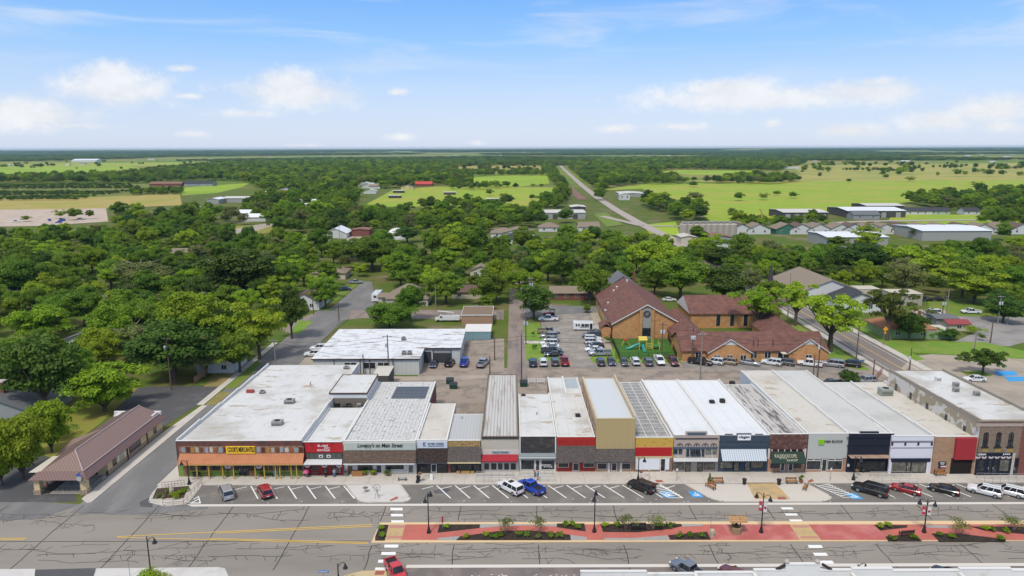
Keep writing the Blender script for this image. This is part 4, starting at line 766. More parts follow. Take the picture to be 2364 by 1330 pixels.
# two-storey brick building at the right edge
S = Shop('two_storey_brick_shop', 'two-storey weathered brick building with three arched windows and a navy shop front', 2250, 2405, 1097, 971, 856, MEMB, OLDBR, par=mat('brick_coping', (.30, .26, .21), .9, .2), sides=PEEL, lpar=.5, rpar=.5, back=.5, roofdrop=.55)
TWO = S
S.band('cornice', 2254, 2362, 977, 984, mat('pinkish_stone', (.40, .32, .28), .9, .25, 1.5), .14); S.band('cornice', 2256, 2362, 971, 974.5, OLDBR, .2)
for cx in (2275, 2304.5, 2333):
    a, b, c, d = S.R(cx-6.5, cx+6.5, 1001, 1031); r = (b-a)/2; x = (a+b)/2; arc = [(x+r*math.cos(math.pi*t/8), d+.55*r*math.sin(math.pi*t/8)) for t in range(9)]; pts = [(a, c), (b, c)]+arc
    fm = MB(); fm.quad(*[(p[0], S.Y-.06, p[1]) for p in pts]); sur = [(x+(p[0]-x)*1.2, c-.1+(p[1]-c)*1.07) for p in pts]; sm_ = MB(); sm_.quad(*[(p[0], S.Y-.03, p[1]) for p in sur]); o = sm_.build('window', mat('grey_brick_trim', (.28, .24, .20), .9), S.root); fm.build('pane', GLASS, o)
    q = MB(); q.box(x-.05, x+.05, S.Y-.1, S.Y-.062, c, d+.4); q.box(a, b, S.Y-.1, S.Y-.065, (c+d)/2-.05, (c+d)/2+.05); q.box(a-.15, b+.15, S.Y-.2, S.Y-.02, c-.18, c); q.build('sash', BLACK, o)
    S.band('stain', cx-7, cx+6, 1033.5, 1043, mat('ochre_stain', (.34, .24, .07), .9, .3, 2), .02)
S.band('shop_front', 2253, 2334, 1045, 1096, mat('navy_paint', (0, 0, 0)), .06); S.text('URBAN', 2257, 2276, 1047, 1051.5, WHL, None, .1); S.text('JUNKIE', 2315, 2332, 1047, 1051.5, WHL, None, .1)
for x0, x1 in ((2254, 2273), (2306, 2329)): S.window(x0, x1, 1060, 1088, mat('navy_paint', (0, 0, 0)), GLASS2 if x0 > 2300 else GLASS, 1, 1, .1, .1)
for x0, x1 in ((2279, 2289), (2290, 2301)): S.door(x0, x1, 1062, 1093, mat('navy_paint', (0, 0, 0)), GLASS)
for px in (2258, 2272, 2288, 2302, 2316, 2329): bunting(S, px, 1054, 1.0, .14, group='buntings on the navy shop front')
for o in bpy.data.objects:
    if o.get('group') == 'buntings on the navy shop front': o['label'] = 'one of six small fan buntings along the navy front of the two-storey brick building'
S.band('stone_pier', 2334, 2340, 1046, 1097, mat('beige_stucco', (0, 0, 0)), .12); S.door(2340, 2350, 1057, 1094, DKTRIM, NAVYGL)
for fy in (.12, .3, .5, .69, .87):
    y = S.Y+(S.YB-S.Y)*fy; z0 = S.zb-4.3; o = MB().box(S.X0-.06, S.X0+.02, y, y+1.0, z0, z0+2.6).build('window', mat('grey_brick_trim', (0, 0, 0)), S.root); MB().box(S.X0-.09, S.X0-.061, y+.14, y+.86, z0+.15, z0+2.45).build('pane', GLASS, o)
S.band('red_brick_bay', 2353, 2420, 985, 1097, REDBR, .06)
# the near side of the street: white roof edge seen from behind
def near_block():
    z = 7.6; X0, X1 = G(1340, 1318, z)[0], 175.0; Y1 = G(1500, 1317, z)[1]
    t = thing('near_building', 'white roof and stepped parapet of the building on the near side of the street', 'building', ((X0+X1)/2, Y1-10, 0))
    MB().prism([(X0, 55), (X1, 55), (X1, Y1), (X0, Y1)], 0, z-.9).build('walls', OFFW, t)
    MB().quad((X0, 55, z-.88), (X1, 55, z-.88), (X1, Y1-.3, z-.88), (X0, Y1-.3, z-.88)).build('roof', MEMB, t)
    q = MB(); e = [1340, 1492, 1604, 1740, 1812, 1892, 1966, 2060, 2215, 2335, 2480]; hz = [0, -.35, -.2, .15, .95, .1, .3, 0, .25, 0]
    for i in range(10):
        xa, xb = G(e[i], 1318, z)[0], G(e[i+1], 1318, z)[0]; q.box(xa, xb, Y1-.32, Y1+.01*i, z-1.2, z+hz[i]); q.box(xa-.03, xb+.03, Y1-.38, Y1+.05+.01*i, z+hz[i]+.002, z+hz[i]+.09)
    for px in (1604, 1740, 1966, 2215): x = G(px, 1318, z)[0]; q.box(x-.2, x+.2, 60, Y1-.33, z-.87, z-.15)
    q.build('parapet', PAR, t)
    for px in (1817, 1888): x = G(px, 1304, z+.9)[0]; MB().lathe(x, Y1-.15, [(.16, z+1.04), (.3, z+1.2), (.32, z+1.35), (.2, z+1.5)], 8).build('finial', mat('stone_finial', (.4, .37, .33), .9), t)
    for px, s in ((1810, -1), (1893, 1)): x = G(px, 1312, z)[0]; MB().tube([(x, Y1-.15, z+.9), (x+s*1.2, Y1-.15, z+.15)], .2, 4).build('brace', DKTRIM, t)
near_block()
# ---------------------------------------------------------------- buildings behind and beside the shops
RSH = mat('red_brown_shingles', (.20, .095, .075), .95, .18, 1.4, c2=(.165, .08, .066), thr=(.42, .62, .3), brick=(.9, .3, (.10, .048, .04), .5)); TSH = mat('tan_shingles', (.22, .175, .13), .95, .2, 1.4); GSH = mat('grey_shingles_roof', (.135, .14, .15), .95, .2, 1.4); DSH = mat('charcoal_shingles', (.05, .052, .06), .95, .2, 1.4); BSH = mat('brown_shingle_roof', (.125, .085, .07), .95, .2, 1.4)
OBR = mat('orange_brick_wall', (.58, .29, .11), .9, .16, 1.5, c2=(.50, .24, .09), thr=(.42, .62, .5), brick=(.6, .2, (.50, .34, .2), .5)); WSID = mat('white_siding', (.58, .58, .56), .8, .08, 1); GSID = mat('grey_siding', (.28, .29, .30), .8, .1, 1); CREAM = mat('cream_siding', (.52, .47, .38), .8, .1, 1)
def gable_roof(x0, x1, y0, y1, ze, zr, axis, ov=.5, th=.18):
    m = MB(); x0 -= ov; x1 += ov; y0 -= ov; y1 += ov
    if axis == 'y':
        xc = (x0+x1)/2
        m.quad((x0, y0, ze), (xc, y0, zr), (xc, y1, zr), (x0, y1, ze)); m.quad((xc, y0, zr), (x1, y0, ze), (x1, y1, ze), (xc, y1, zr))
        m.quad((x0, y0, ze-th), (x0, y1, ze-th), (xc, y1, zr-th), (xc, y0, zr-th)); m.quad((xc, y0, zr-th), (xc, y1, zr-th), (x1, y1, ze-th), (x1, y0, ze-th))
        for y in (y0, y1): m.quad((x0, y, ze-th), (xc, y, zr-th), (xc, y, zr), (x0, y, ze)); m.quad((xc, y, zr-th), (x1, y, ze-th), (x1, y, ze), (xc, y, zr))
        for x in (x0, x1): m.quad((x, y0, ze-th), (x, y1, ze-th), (x, y1, ze), (x, y0, ze))
    else:
        yc = (y0+y1)/2
        m.quad((x0, y0, ze), (x1, y0, ze), (x1, yc, zr), (x0, yc, zr)); m.quad((x0, yc, zr), (x1, yc, zr), (x1, y1, ze), (x0, y1, ze))
        m.quad((x0, y0, ze-th), (x0, yc, zr-th), (x1, yc, zr-th), (x1, y0, ze-th)); m.quad((x0, yc, zr-th), (x0, y1, ze-th), (x1, y1, ze-th), (x1, yc, zr-th))
        for x in (x0, x1): m.quad((x, y0, ze-th), (x, yc, zr-th), (x, yc, zr), (x, y0, ze)); m.quad((x, yc, zr-th), (x, y1, ze-th), (x, y1, ze), (x, yc, zr))
        for y in (y0, y1): m.quad((x0, y, ze-th), (x1, y, ze-th), (x1, y, ze), (x0, y, ze))
    return m
def hip_roof(x0, x1, y0, y1, ze, zr, ov=.5, th=.18):
    m = MB(); x0 -= ov; x1 += ov; y0 -= ov; y1 += ov; w, d = x1-x0, y1-y0; i = min(w, d)/2
    if w >= d: a, b = (x0+i, (y0+y1)/2, zr), (x1-i, (y0+y1)/2, zr); m.quad((x0, y0, ze), (x1, y0, ze), b, a); m.quad((x1, y1, ze), (x0, y1, ze), a, b); m.quad((x0, y1, ze), (x0, y0, ze), a); m.quad((x1, y0, ze), (x1, y1, ze), b)
    else: a, b = ((x0+x1)/2, y0+i, zr), ((x0+x1)/2, y1-i, zr); m.quad((x0, y0, ze), (x1, y0, ze), a); m.quad((x1, y0, ze), (x1, y1, ze), b, a); m.quad((x1, y1, ze), (x0, y1, ze), b); m.quad((x0, y1, ze), (x0, y0, ze), a, b)
    m.box(x0, x1, y0, y1, ze-th, ze-.003); return m
def gable_walls(x0, x1, y0, y1, z0, ze, zr, axis, ov=.5):
    m = MB().prism([(x0, y0), (x1, y0), (x1, y1), (x0, y1)], z0, ze, False); k = (zr-ze)
    if axis == 'y':
        xc = (x0+x1)/2; s = ov/((x1-x0)/2+ov)*k
        for y in (y0, y1): m.quad((x0, y, ze), (x1, y, ze), (x1, y, ze+s-.19), (xc, y, zr-.19), (x0, y, ze+s-.19))
    elif axis == 'x':
        yc = (y0+y1)/2; s = ov/((y1-y0)/2+ov)*k
        for x in (x0, x1): m.quad((x, y0, ze), (x, y1, ze), (x, y1, ze+s-.19), (x, yc, zr-.19), (x, y0, ze+s-.19))
    return m
def wall_window(t, x0, x1, z0, z1, y, frame=WTRIM, glass=GLASS, nx=2, side=None):
    """window on a wall facing the camera (or on the side wall x = side, spanning y = x0..x1)"""
    if side is None: o = MB().box(x0, x1, y-.06, y+.02, z0, z1).build('window', frame, t); g = MB(); w = (x1-x0)/nx; [g.box(x0+w*i+.07, x0+w*(i+1)-.05, y-.08, y-.061, z0+.08, z1-.08) for i in range(nx)]; g.build('pane', glass, o)
    else: s, dr = side; o = MB().box(s-.06, s+.06, x0, x1, z0, z1).build('window', frame, t); MB().box(s+dr*.061, s+dr*.08, x0+.08, x1-.08, z0+.08, z1-.08).build('pane', glass, o)
    return o
def house(name, label, cat, px, py, w, d, h, rise, axis, roof, wall, group=None, wins=2, hip=False, chimney=False, base=0):
    cx, y0 = G(px, py); x0, x1, y1 = cx-w/2, cx+w/2, y0+d; t = thing(name, label, cat, (cx, y0, 0), group)
    ax = None if hip else axis
    gable_walls(x0, x1, y0, y1, 0, h, h+rise, ax).build('walls', wall, t)
    r = (hip_roof(x0, x1, y0, y1, h, h+rise) if hip else gable_roof(x0, x1, y0, y1, h, h+rise, axis)).build('roof', roof, t)
    if chimney: MB().box(x1-1.6, x1-.9, y0+d*.6, y0+d*.6+.7, h, h+rise+.7).build('chimney', REDBR, r)
    for i in range(wins): x = x0+w*(i+.5)/wins; wall_window(t, x-.7, x+.7, h*.35, h*.8, y0)
    return t, (x0, x1, y0, y1)
# ---- bank with the brown ribbed roof on the left
def bank():
    X1, X0 = -75.6, -85.6; Yp = G(168, 1140)[1]; Y0 = G(215, 1098)[1]; Y1 = G(357, 996)[1]
    MR = mat('brown_ribbed_metal', (.235, .155, .132), .55, .1, 1, stripes=('d', .55, .45)); MRS = mat('brown_ribbed_skirt', (.18, .11, .10), .6, .1, 1, stripes=('d', .55, .5)); ST = mat('cream_stucco', (.62, .47, .27), .9, .07, 1); STN = mat('field_stone', (.26, .19, .135), .9, .4, 3, c2=(.42, .33, .24), thr=(.46, .56, 2))
    t = thing('drive_through_bank', 'cream stucco bank with brown ribbed metal roof and open drive-through porch', 'bank', ((X0+X1)/2, Y0, 0))
    MB().prism([(X0, Y0), (X1, Y0), (X1, Y1), (X0, Y1)], 0, 3.3).build('walls', ST, t); MB().box(X1-.05, X1+.07, Y0, Y1, 0, .95).build('stone_base', STN, t)
    ze, zt, zr = 3.0, 4.1, 6.1; xo, yo = X1+.9, Yp-.9; xi, yi = X1-.3, Yp+.35
    sk = MB(); sk.quad((xo, yo, ze), (xo, Y1+.9, ze), (xi, Y1+.2, zt), (xi, yi, zt)); sk.build('roof_skirt', MRS, t, loc=None); MB().quad((X0+.6, yo, ze), (xo, yo, ze), (xi, yi, zt), (X0+1.8, yi, zt)).build('roof_skirt', MRS, t)
    xr = X1-4.2; rp = MB(); rp.quad((xi, yi, zt+.01), (xi, Y1, zt+.01), (xr, Y1-.4, zr), (xr, yi+4.5, zr)); rp.build('roof_slope', MR, t)
    MB().quad((X0+2.2, yi, zt+.01), (xi, yi, zt+.01), (xr, yi+4.5, zr)).build('roof_slope', MR, t); MB().quad((xr, yi+4.5, zr), (xr, Y1-.4, zr), (X0+.2, Y1-.4, zt-.3), (X0+.2, Y0+6, zt-.3), (X0+2.2, yi, zt)).build('roof_slope', BSH, t)
    MB().quad((X0-.9, Y0+2.0, ze), (xr-3.6, Y0+3.2, zt), (xr-.6, Y0+12, zr-.7), (X0-.6, Y0+7, zt+.1)).build('roof_slope', MR, t)
    MB().tube([(xi, yi, zt+.06), (xi, Y1+.2, zt+.06)], .11, 5).build('roof_edge_trim', mat('pale_mauve_trim', (.42, .33, .32), .6), t); MB().tube([(xi, yi, zt+.06), (xr, yi+4.5, zr+.06), (xr, Y1-.4, zr+.06)], .11, 5).build('ridge_trim', mat('pale_mauve_trim', (0, 0, 0)), t)
    MB().quad((X0, yi, zt-.2), (xi, yi, zt-.2), (xi, Y0+.1, zt-.2), (X0, Y0+.1, zt-.2)).build('porch_ceiling', CREAM, t); MB().box(X0+.6, xo, yo+.1, Y1+.5, ze-.04, ze-.003).build('soffit', mat('soffit_brown', (.10, .07, .06), .9), t)
    MB().box(X0, X1, Y1-.2, Y1+.3, 3.3, 4.6).build('back_parapet', PAR, t); MB().box(X0+1, X1-.6, Y1-2.2, Y1-.25, 4.2, 4.5).build('flat_roof', MEMB, t)
    for x in (X0+1.6, X1-.2):
        o = MB().box(x-.5, x+.5, Yp-.3, Yp+.7, 0, ze-.05).build('porch_column', ST, t); MB().box(x-.65, x+.65, Yp-.45, Yp+.85, 0, .9).build('stone_plinth', STN, o)
    r = MB()
    for (a, b) in (((X0+2.1, Yp+.2), (X1-.7, Yp+.2)), ((X1-.1, Yp+1.2), (X1-.1, Yp+5)), ((X1-.1, Yp+7.5), (X1-.1, Y0-.5))):
        for z in (.15, 1.0): r.tube([(*a, z), (*b, z)], .045, 4)
        n = 9
        for i in range(n+1): f = i/n; x, y = a[0]+(b[0]-a[0])*f, a[1]+(b[1]-a[1])*f; r.tube([(x, y, 0), (x, y, 1.0)], .03, 4)
    r.build('railing', BLACK, t); MB().box(X0+3.5, X1, Yp, Y0, 0, .1).build('porch_floor', CONC, t)
    for (f0, f1, z0, z1, nx) in ((.08, .14, 1.0, 2.7, 1), (.36, .57, .9, 3.0, 3), (.82, .88, 1.0, 2.7, 1)): wall_window(t, Y0+(Y1-Y0)*f0, Y0+(Y1-Y0)*f1, z0, z1, 0, BLACK, GLASS, 1, (X1, 1))
    for f in (.315, .68): MB().box(X1-.03, X1+.12, Y0+(Y1-Y0)*f, Y0+(Y1-Y0)*f+.35, 0, 3.0).build('downpipe', DKTRIM, t)
    MB().box(X1-.03, X1+.04, Y0+(Y1-Y0)*.16, Y0+(Y1-Y0)*.30, 1.1, 2.7).build('wall_sign', mat('cream_letters', (0, 0, 0)), t)
    for i, z in enumerate((2.45, 2.15, 1.8, 1.5, 1.25)): MB().box(X1+.041, X1+.06, Y0+(Y1-Y0)*(.185+.01*(i % 2)), Y0+(Y1-Y0)*(.285-.012*(i % 3)), z-.05, z+.05).build('lettering_line', DKTRIM, t)
    MB().box(X0+4, X0+8, Y0-.06, Y0, .2, 2.8).build('glass_front', GLASS, t)
bank()
# ---- white warehouse
def warehouse():
    Y0 = G(850, 866)[1]; zt = FP(850, 829, Y0)[1]; X0, X1 = FP(722, 829, Y0)[0], FP(967, 829, Y0)[0]
    Y1 = G(790, 762, zt)[1]; XR2 = G(1062, 803, zt)[0]; YR = G(1020, 804, zt)[1]
    t = thing('white_warehouse', 'long low white metal warehouse with a patchy white roof and an open bay', 'warehouse', ((X0+X1)/2, Y0, 0))
    WS = mat('white_metal_siding', (.50, .51, .49), .6, .07, .8, stripes=(0, 1.2, .08)); poly = [(X0, Y0), (X1, Y0), (X1, YR), (XR2, YR), (XR2, Y1), (X0, Y1)]
    MB().prism(poly, 0, zt, False).build('walls', WS, t)
    e = .35; poly2 = [(X0-e, Y0-e), (X1+e, Y0-e), (X1+e, YR-e), (XR2+e, YR-e), (XR2+e, Y1+e), (X0-e, Y1+e)]
    MB().prism(poly2, zt+.01, zt+.2, True, True).build('roof', mat('patchy_white_roof', (.62, .635, .65), .8, .08, .8, c2=(.50, .50, .50), thr=(.5, .62, .5), speck=(.5, .60, (.22, .17, .14), (.25, 1.2, 1))), t)
    q = MB(); q.box(X0-e, X1+e, Y0-e-.05, Y0-e-.003, zt-.15, zt+.21); q.build('eave_trim', mat('dark_brown_trim', (.06, .045, .04), .7), t); MB().box(X1+e+.003, XR2+e, YR-e-.05, YR-e-.003, zt-.15, zt+.21).build('eave_trim', mat('dark_brown_trim', (0, 0, 0)), t)
    for px in (772, 832, 854, 908): x = FP(px, 850, Y0)[0]; MB().box(x-.08, x+.08, Y0-.12, Y0, 0, zt).build('downpipe', DKTRIM, t)
    for px in (809, 853, 886): x = FP(px, 850, Y0)[0]; wall_window(t, x-1.6, x+1.6, zt-2.7, zt-.9, Y0, WTRIM, GLASS, 2)
    xa, xb = FP(999, 815, YR)[0], FP(1043, 815, YR)[0]; b = MB().box(xa, xb, YR-.03, YR+.02, .2, zt-.5).build('bay_shade_panel', mat('bay_shade', (.05, .05, .055), .9), t); MB().box(xa+.3, xb-.3, YR-.05, YR-.031, zt-1.4, zt-.6).build('bay_back_wall', GSID, b)  # no opening is cut: shade inside the bay is painted on a flat panel
    MB().box(xa-6, xa-.4, YR-.03, YR+.01, .2, zt-1.0).build('side_shade_panel', mat('bay_shade', (0, 0, 0)), t)  # second flat panel coloured as bay shade
    return t, zt
wt_, wz = warehouse()
plain_block('blue_shed', 'pale blue metal shed with white roof between warehouse and tan building', 'shed', 1073, 1133, 785, 766, 749, mat('pale_blue_siding', (.19, .31, .34), .7, .1, 1, stripes=(0, .8, .3)), PAR)
t, (a, b, c, d, e) = plain_block('tan_flat_building', 'tan brick box with flat brown roof inside a white parapet by the lane', 'building', 1066, 1137, 752, 728, 708, TANBR, mat('brown_flat_roof', (.20, .145, .10), .95, .15, .8), PAR)
# ---- church hall with big red-brown gable
def church():
    Y0 = G(1495, 782)[1]; X0, X1 = FP(1415, 750, Y0)[0], FP(1570, 750, Y0)[0]; ze = FP(1495, 747, Y0)[1]; zr = FP(1495, 702, Y0)[1]; Y1 = Y0+45
    t = thing('church_hall', 'orange brick church hall with huge red-brown gable roof and round window', 'church', ((X0+X1)/2, Y0, 0))
    gable_walls(X0, X1, Y0, Y1, 0, ze, zr, 'y', .6).build('walls', OBR, t); gable_roof(X0, X1, Y0, Y1, ze, zr, 'y', .6, .3).build('roof', RSH, t); xc = (X0+X1)/2
    q = MB(); n = .6
    for sx, xe in ((-1, X0-n), (1, X1+n)): q.quad((xe, Y0-n-.06, ze-.32), (xc, Y0-n-.06, zr-.32), (xc, Y0-n-.06, zr+.03), (xe, Y0-n-.06, ze+.03))
    q.build('verge_board', WTRIM, t)
    for s in (-1, 1): MB().box(xc+s*1.9-.45, xc+s*1.9+.45, Y0-.75, Y0+.02, 0, zr-1.9).build('pilaster', OBR, t)
    p = MB().box(xc-1.45, xc+1.45, Y0-.25, Y0-.003, 0, zr-1.3).build('concrete_panel', mat('grey_concrete_panel', (.30, .30, .28), .9, .12, 1), t)
    w = MB(); w.tube([(xc, Y0-.26, zr-3.2), (xc, Y0-.36, zr-3.2)], 1.15, 20); o = w.build('round_window', DKTRIM, t); q = MB()
    for k in range(6): a = math.pi*k/6; q.bar((xc-1.0*math.cos(a), Y0-.39, zr-3.2-1.0*math.sin(a)), (xc+1.0*math.cos(a), Y0-.39, zr-3.2+1.0*math.sin(a)), .07)
    q.build('tracery', mat('grey_tracery', (.3, .3, .3), .8), o)
    wall_window(t, xc-1.3, xc+1.3, .9, 3.6, Y0-.26, DKTRIM, NAVYGL, 3)
    ex0 = X0-.3; MB().box(ex0-3.2, ex0, Y0+1.5, Y0+7, 0, 3.4).build('entry_porch', OBR, t); gable_roof(ex0-3.2, ex0, Y0+1.5, Y0+7, 3.4, 4.6, 'y', .3).build('porch_roof', RSH, t)
    for i in range(7): wall_window(t, Y0+9+i*4.5, Y0+11+i*4.5, 1.2, ze-.8, 0, WTRIM, GLASS, 1, (X0, -1))
    for px, py in ((1417, 675), (1447, 671), (1398, 700), (1404, 690), (1424, 672)): x, y = G(px, py, ze+3); z = ze+(zr-ze)*(1-abs(x-xc)/((X1-X0)/2)); MB().lathe(x, y, [(.22, z-.3), (.22, z+.6), (.4, z+.65), (.3, z+.95)], 8).build('roof_vent', PAR, t)
    SY = G(1700, 757)[1]
    Yf = G(1740, 836)[1]; t2 = thing('church_wing', 'long low brick church building with two front gables and brown roof', 'church', (G(1740, 836)[0], Yf, 0))
    xa, xb = FP(1578, 815, Yf)[0], FP(1912, 815, Yf)[0]; ze2 = FP(1740, 811, Yf)[1]; dep = 15; zr2 = FP(1740, 765, Yf+8)[1]
    MB().prism([(xa, Yf+1), (xb, Yf+1), (xb, Yf+dep), (xa, Yf+dep)], 0, ze2, False).build('walls', OBR, t2); rm = gable_roof(xa, xb, Yf+1, Yf+dep, ze2, zr2, 'x', .5); rm.build('roof', RSH, t2)
    for x_ in (xa, xb):
        gw = MB(); gw.quad((x_, Yf+1, ze2), (x_, Yf+dep, ze2), (x_, Yf+1+(dep-1)/2, zr2-.25)); gw.build('gable_wall', OBR, t2)
    for (p0, p1, zk) in ((1636, 1734, .15), (1822, 1913, .1)):
        g0, g1 = FP(p0, 815, Yf-1.5)[0], FP(p1, 815, Yf-1.5)[0]; gc = (g0+g1)/2; h2 = FP(1685, 781+zk*10, Yf-1.5)[1]
        gable_walls(g0, g1, Yf-1.5, Yf+7.5, 0, ze2, h2, 'y', .4).build('front_gable', OBR, t2); gable_roof(g0, g1, Yf-1.5, Yf+7.6, ze2, h2, 'y', .4).build('gable_roof', RSH, t2)
        q = MB(); q.quad((gc-2.2, Yf-1.56, h2-1.75), (gc+2.2, Yf-1.56, h2-1.75), (gc, Yf-1.56, h2-.25)); q.build('gable_vent', PAR, t2)
        q = MB()
        for xe in (g0-.4, g1+.4): q.quad((xe, Yf-1.96, ze2-.2), (gc, Yf-1.96, h2-.2), (gc, Yf-1.96, h2+.05), (xe, Yf-1.96, ze2+.05))
        q.build('verge_board', WTRIM, t2)
        for fx in ((.2, .5, .82) if p0 < 1700 else (.5,)): x = g0+(g1-g0)*fx; wall_window(t2, x-.85, x+.85, .9, 2.6, Yf-1.5)
    for px in (1615, 1743, 1775, 1806): x = FP(px, 820, Yf)[0]; wall_window(t2, x-.9, x+.9, .9, 2.7, Yf+1)
    x = FP(1815, 820, Yf)[0]; MB().box(x-1.6, x+1.6, Yf-1.5, Yf+1, 2.7, 2.85).build('door_canopy', CREAM, t2)
    for sx in (-1.4, 1.4): MB().box(x+sx-.06, x+sx+.06, Yf-1.4, Yf-1.28, 0, 2.7).build('canopy_post', WTRIM, t2)
    for px in (1692, 1740, 1750, 1785): x, y = G(px, 790, zr2-1.5); MB().lathe(x, y, [(.12, zr2-2.4), (.12, zr2-.9)], 6).build('vent_pipe', DKTRIM, t2)
    # side wings running back
    for (p0, p1, L, hh) in ((1588, 1664, SY-Yf-dep-.1, zr2-ze2+.2), (1822, 1912, 16, zr2-ze2+.15)):
        g0, g1 = FP(p0, 815, Yf)[0], FP(p1, 815, Yf)[0]; MB().prism([(g0, Yf+dep+.02), (g1, Yf+dep+.02), (g1, Yf+dep+L), (g0, Yf+dep+L)], 0, ze2-.02, False).build('side_wing_walls', OBR, t2); gable_roof(g0, g1, Yf+8, Yf+dep+L, ze2+.03, ze2+hh, 'y', .5).build('side_wing_roof', RSH, t2)
    # sanctuary
    t3Y = SY; xa, xb = FP(1640, 740, t3Y)[0], FP(1800, 740, t3Y)[0]; ze3 = FP(1700, 724, t3Y)[1]; d3 = 18
    zr3 = FP(1700, 681, t3Y+d3/2)[1]; t3 = thing('church_sanctuary', 'tall brick church sanctuary with steep brown roof and dark slot windows', 'church', ((xa+xb)/2, t3Y, 0))
    xl = FP(1596, 700, t3Y)[0]; MB().prism([(xl, t3Y), (xb, t3Y), (xb, t3Y+d3), (xl, t3Y+d3)], 0, ze3, False).build('walls', OBR, t3); gable_roof(xl, xb, t3Y, t3Y+d3, ze3, zr3, 'x', .5).build('roof', RSH, t3)
    gw = MB(); gw.quad((xl-.52, t3Y-.4, ze3), (xl-.52, t3Y+d3+.4, ze3), (xl-.52, t3Y+d3/2, zr3-.1)); gw.build('white_gable', PAR, t3)
    gw = MB(); gw.quad((xb, t3Y, ze3), (xb, t3Y+d3, ze3), (xb, t3Y+d3/2, zr3-.3)); gw.build('gable_wall', OBR, t3)
    for px in (1658, 1690, 1721, 1752, 1783): x = FP(px, 740, t3Y)[0]; wall_window(t3, x-.75, x+.75, .6, ze3-.3, t3Y, PAR, GLASS, 1)
    tt = thing('church_steeple', 'thin dark grey needle steeple rising above the trees', 'steeple', (*G(1775, 700), 0)); cx, cy = G(1775, 700); zb = FP(1775, 668, cy)[1]; zt = FP(1775, 601, cy)[1]
    MB().lathe(cx, cy, [(2.1, 0), (2.1, zb-1), (1.7, zb), (.9, zb+(zt-zb)*.4), (.08, zt)], 8).build('spire', mat('slate_spire', (.055, .05, .058), .8, .2, 1), tt); MB().lathe(cx, cy, [(.04, zt-.05), (.03, zt+1.2)], 5).build('finial', BLACK, tt)
church()
# hedge in the church court
# ---- houses, sheds and yards
HG = 'houses among the trees'
house('grey_roof_house', 'grey house with steep slate grey roof behind the church hall', 'house', 1437, 693, 14, 13, 4.6, 5.2, 'y', GSH, GSID, chimney=True); house('grey_roof_house', 'front wing of the grey house behind the church hall', 'house', 1412, 697, 9, 9, 3.4, 2.8, 'x', GSH, GSID)
house('ranch_house', 'long low red brick ranch house with tan roof across the street', 'house', 1320, 693, 17, 10, 2.9, 1.9, 'x', TSH, REDBR, wins=4)
house('hip_roof_house', 'tan hip-roofed house beside the parked white trailer', 'house', 940, 707, 16, 14, 3.0, 4.6, 'y', TSH, CREAM, hip=True, chimney=True); house('garage_wing', 'flat-roofed tan garage next to the white trailer', 'garage', 900, 703, 9, 8, 3.0, .7, 'x', TSH, CREAM)
house('brown_roof_house', 'brown gabled house with white porch beside the side street', 'house', 703, 716, 11, 17, 3.2, 3.4, 'y', BSH, WSID)
house('street_end_house', 'low tan-roofed house at the far end of the side street', 'house', 760, 645, 15, 12, 3, 2.2, 'x', TSH, CREAM, hip=True)
house('brown_cottage', 'low brown-roofed cottage between two round trees by the lane', 'house', 1078, 690, 12, 10, 2.8, 2, 'x', BSH, CREAM)
house('porch_house', 'dark-roofed house with white porch posts behind the big dark tree', 'house', 497, 862, 10, 10, 3.0, 2.6, 'y', BSH, WSID)
house('yard_shed', 'pale-roofed shed in the yard behind the bright tree', 'shed', 553, 775, 11, 6, 2.8, .8, 'x', mat('pink_tan_roof', (.42, .33, .26), .8), WSID)
house('white_cottage', 'small white house with grey roof at the far left edge', 'house', 14, 693, 9, 9, 3.4, 2.4, 'y', GSH, WSID)
house('shingle_roof_house', 'big grey shingle roof at the left edge behind green shrubs', 'house', -25, 975, 20, 14, 2.4, 4.0, 'y', GSH, GSID, wins=0)
cx, cy = G(16, 960); tt = thing('brick_chimney', 'square red brick chimney on the grey shingle roof at the left edge', 'chimney', (cx, cy, 0)); MB().box(cx-.7, cx+.7, cy-.7, cy+.7, 3, 8.2).build('stack', REDBR, tt); MB().box(cx-.85, cx+.85, cy-.85, cy+.85, 8.2, 8.5).build('cap', CONC, tt)
house('white_hall', 'white hall with wide tan hip roof beside the right-hand road', 'hall', 1915, 705, 24, 30, 5.2, 4.8, 'y', mat('tan_hall_roof', (.23, .19, .145), .95, .1, 1), WSID, wins=4)
house('navy_gable_annex', 'white annex with navy gable in front of a metal shed', 'building', 1985, 722, 15, 14, 4.2, 3.2, 'y', DSH, WSID)
t, (a, b, c, d, e) = plain_block('beige_metal_shed', 'beige metal shed with a flat cream roof left of the parked white car', 'shed', 2062, 2128, 706, 679, 668, mat('beige_siding', (.36, .33, .27), .7, .06, 1), mat('cream_metal_roof', (.50, .46, .38), .6, .06, 1))
plain_block('cream_lean_to', 'cream flat-roofed building behind the navy gable', 'building', 1980, 2030, 690, 668, 660, CREAM, mat('cream_metal_roof', (0, 0, 0)))
house('green_cottage', 'pale green cottage with reddish hip roof behind a dark round tree', 'house', 2100, 782, 16, 12, 3.2, 3.4, 'x', mat('terracotta_shingles', (.30, .14, .075), .95, .2, 1.4), mat('pale_green_siding', (.24, .33, .16), .8, .08, 1), hip=True, chimney=True)
plain_block('green_flat_wing', 'pale green flat-roofed wing with white roof beside the cottage', 'building', 2136, 2200, 783, 765, 751, mat('pale_green_siding', (0, 0, 0)), mat('cream_metal_roof', (0, 0, 0)))
house('red_roof_kiosk', 'small kiosk with a bright red roof by the grey street', 'kiosk', 2213, 764, 7, 5, 2.4, 1.0, 'x', mat('red_metal_roof', (.26, .05, .05), .6), CREAM, wins=1)
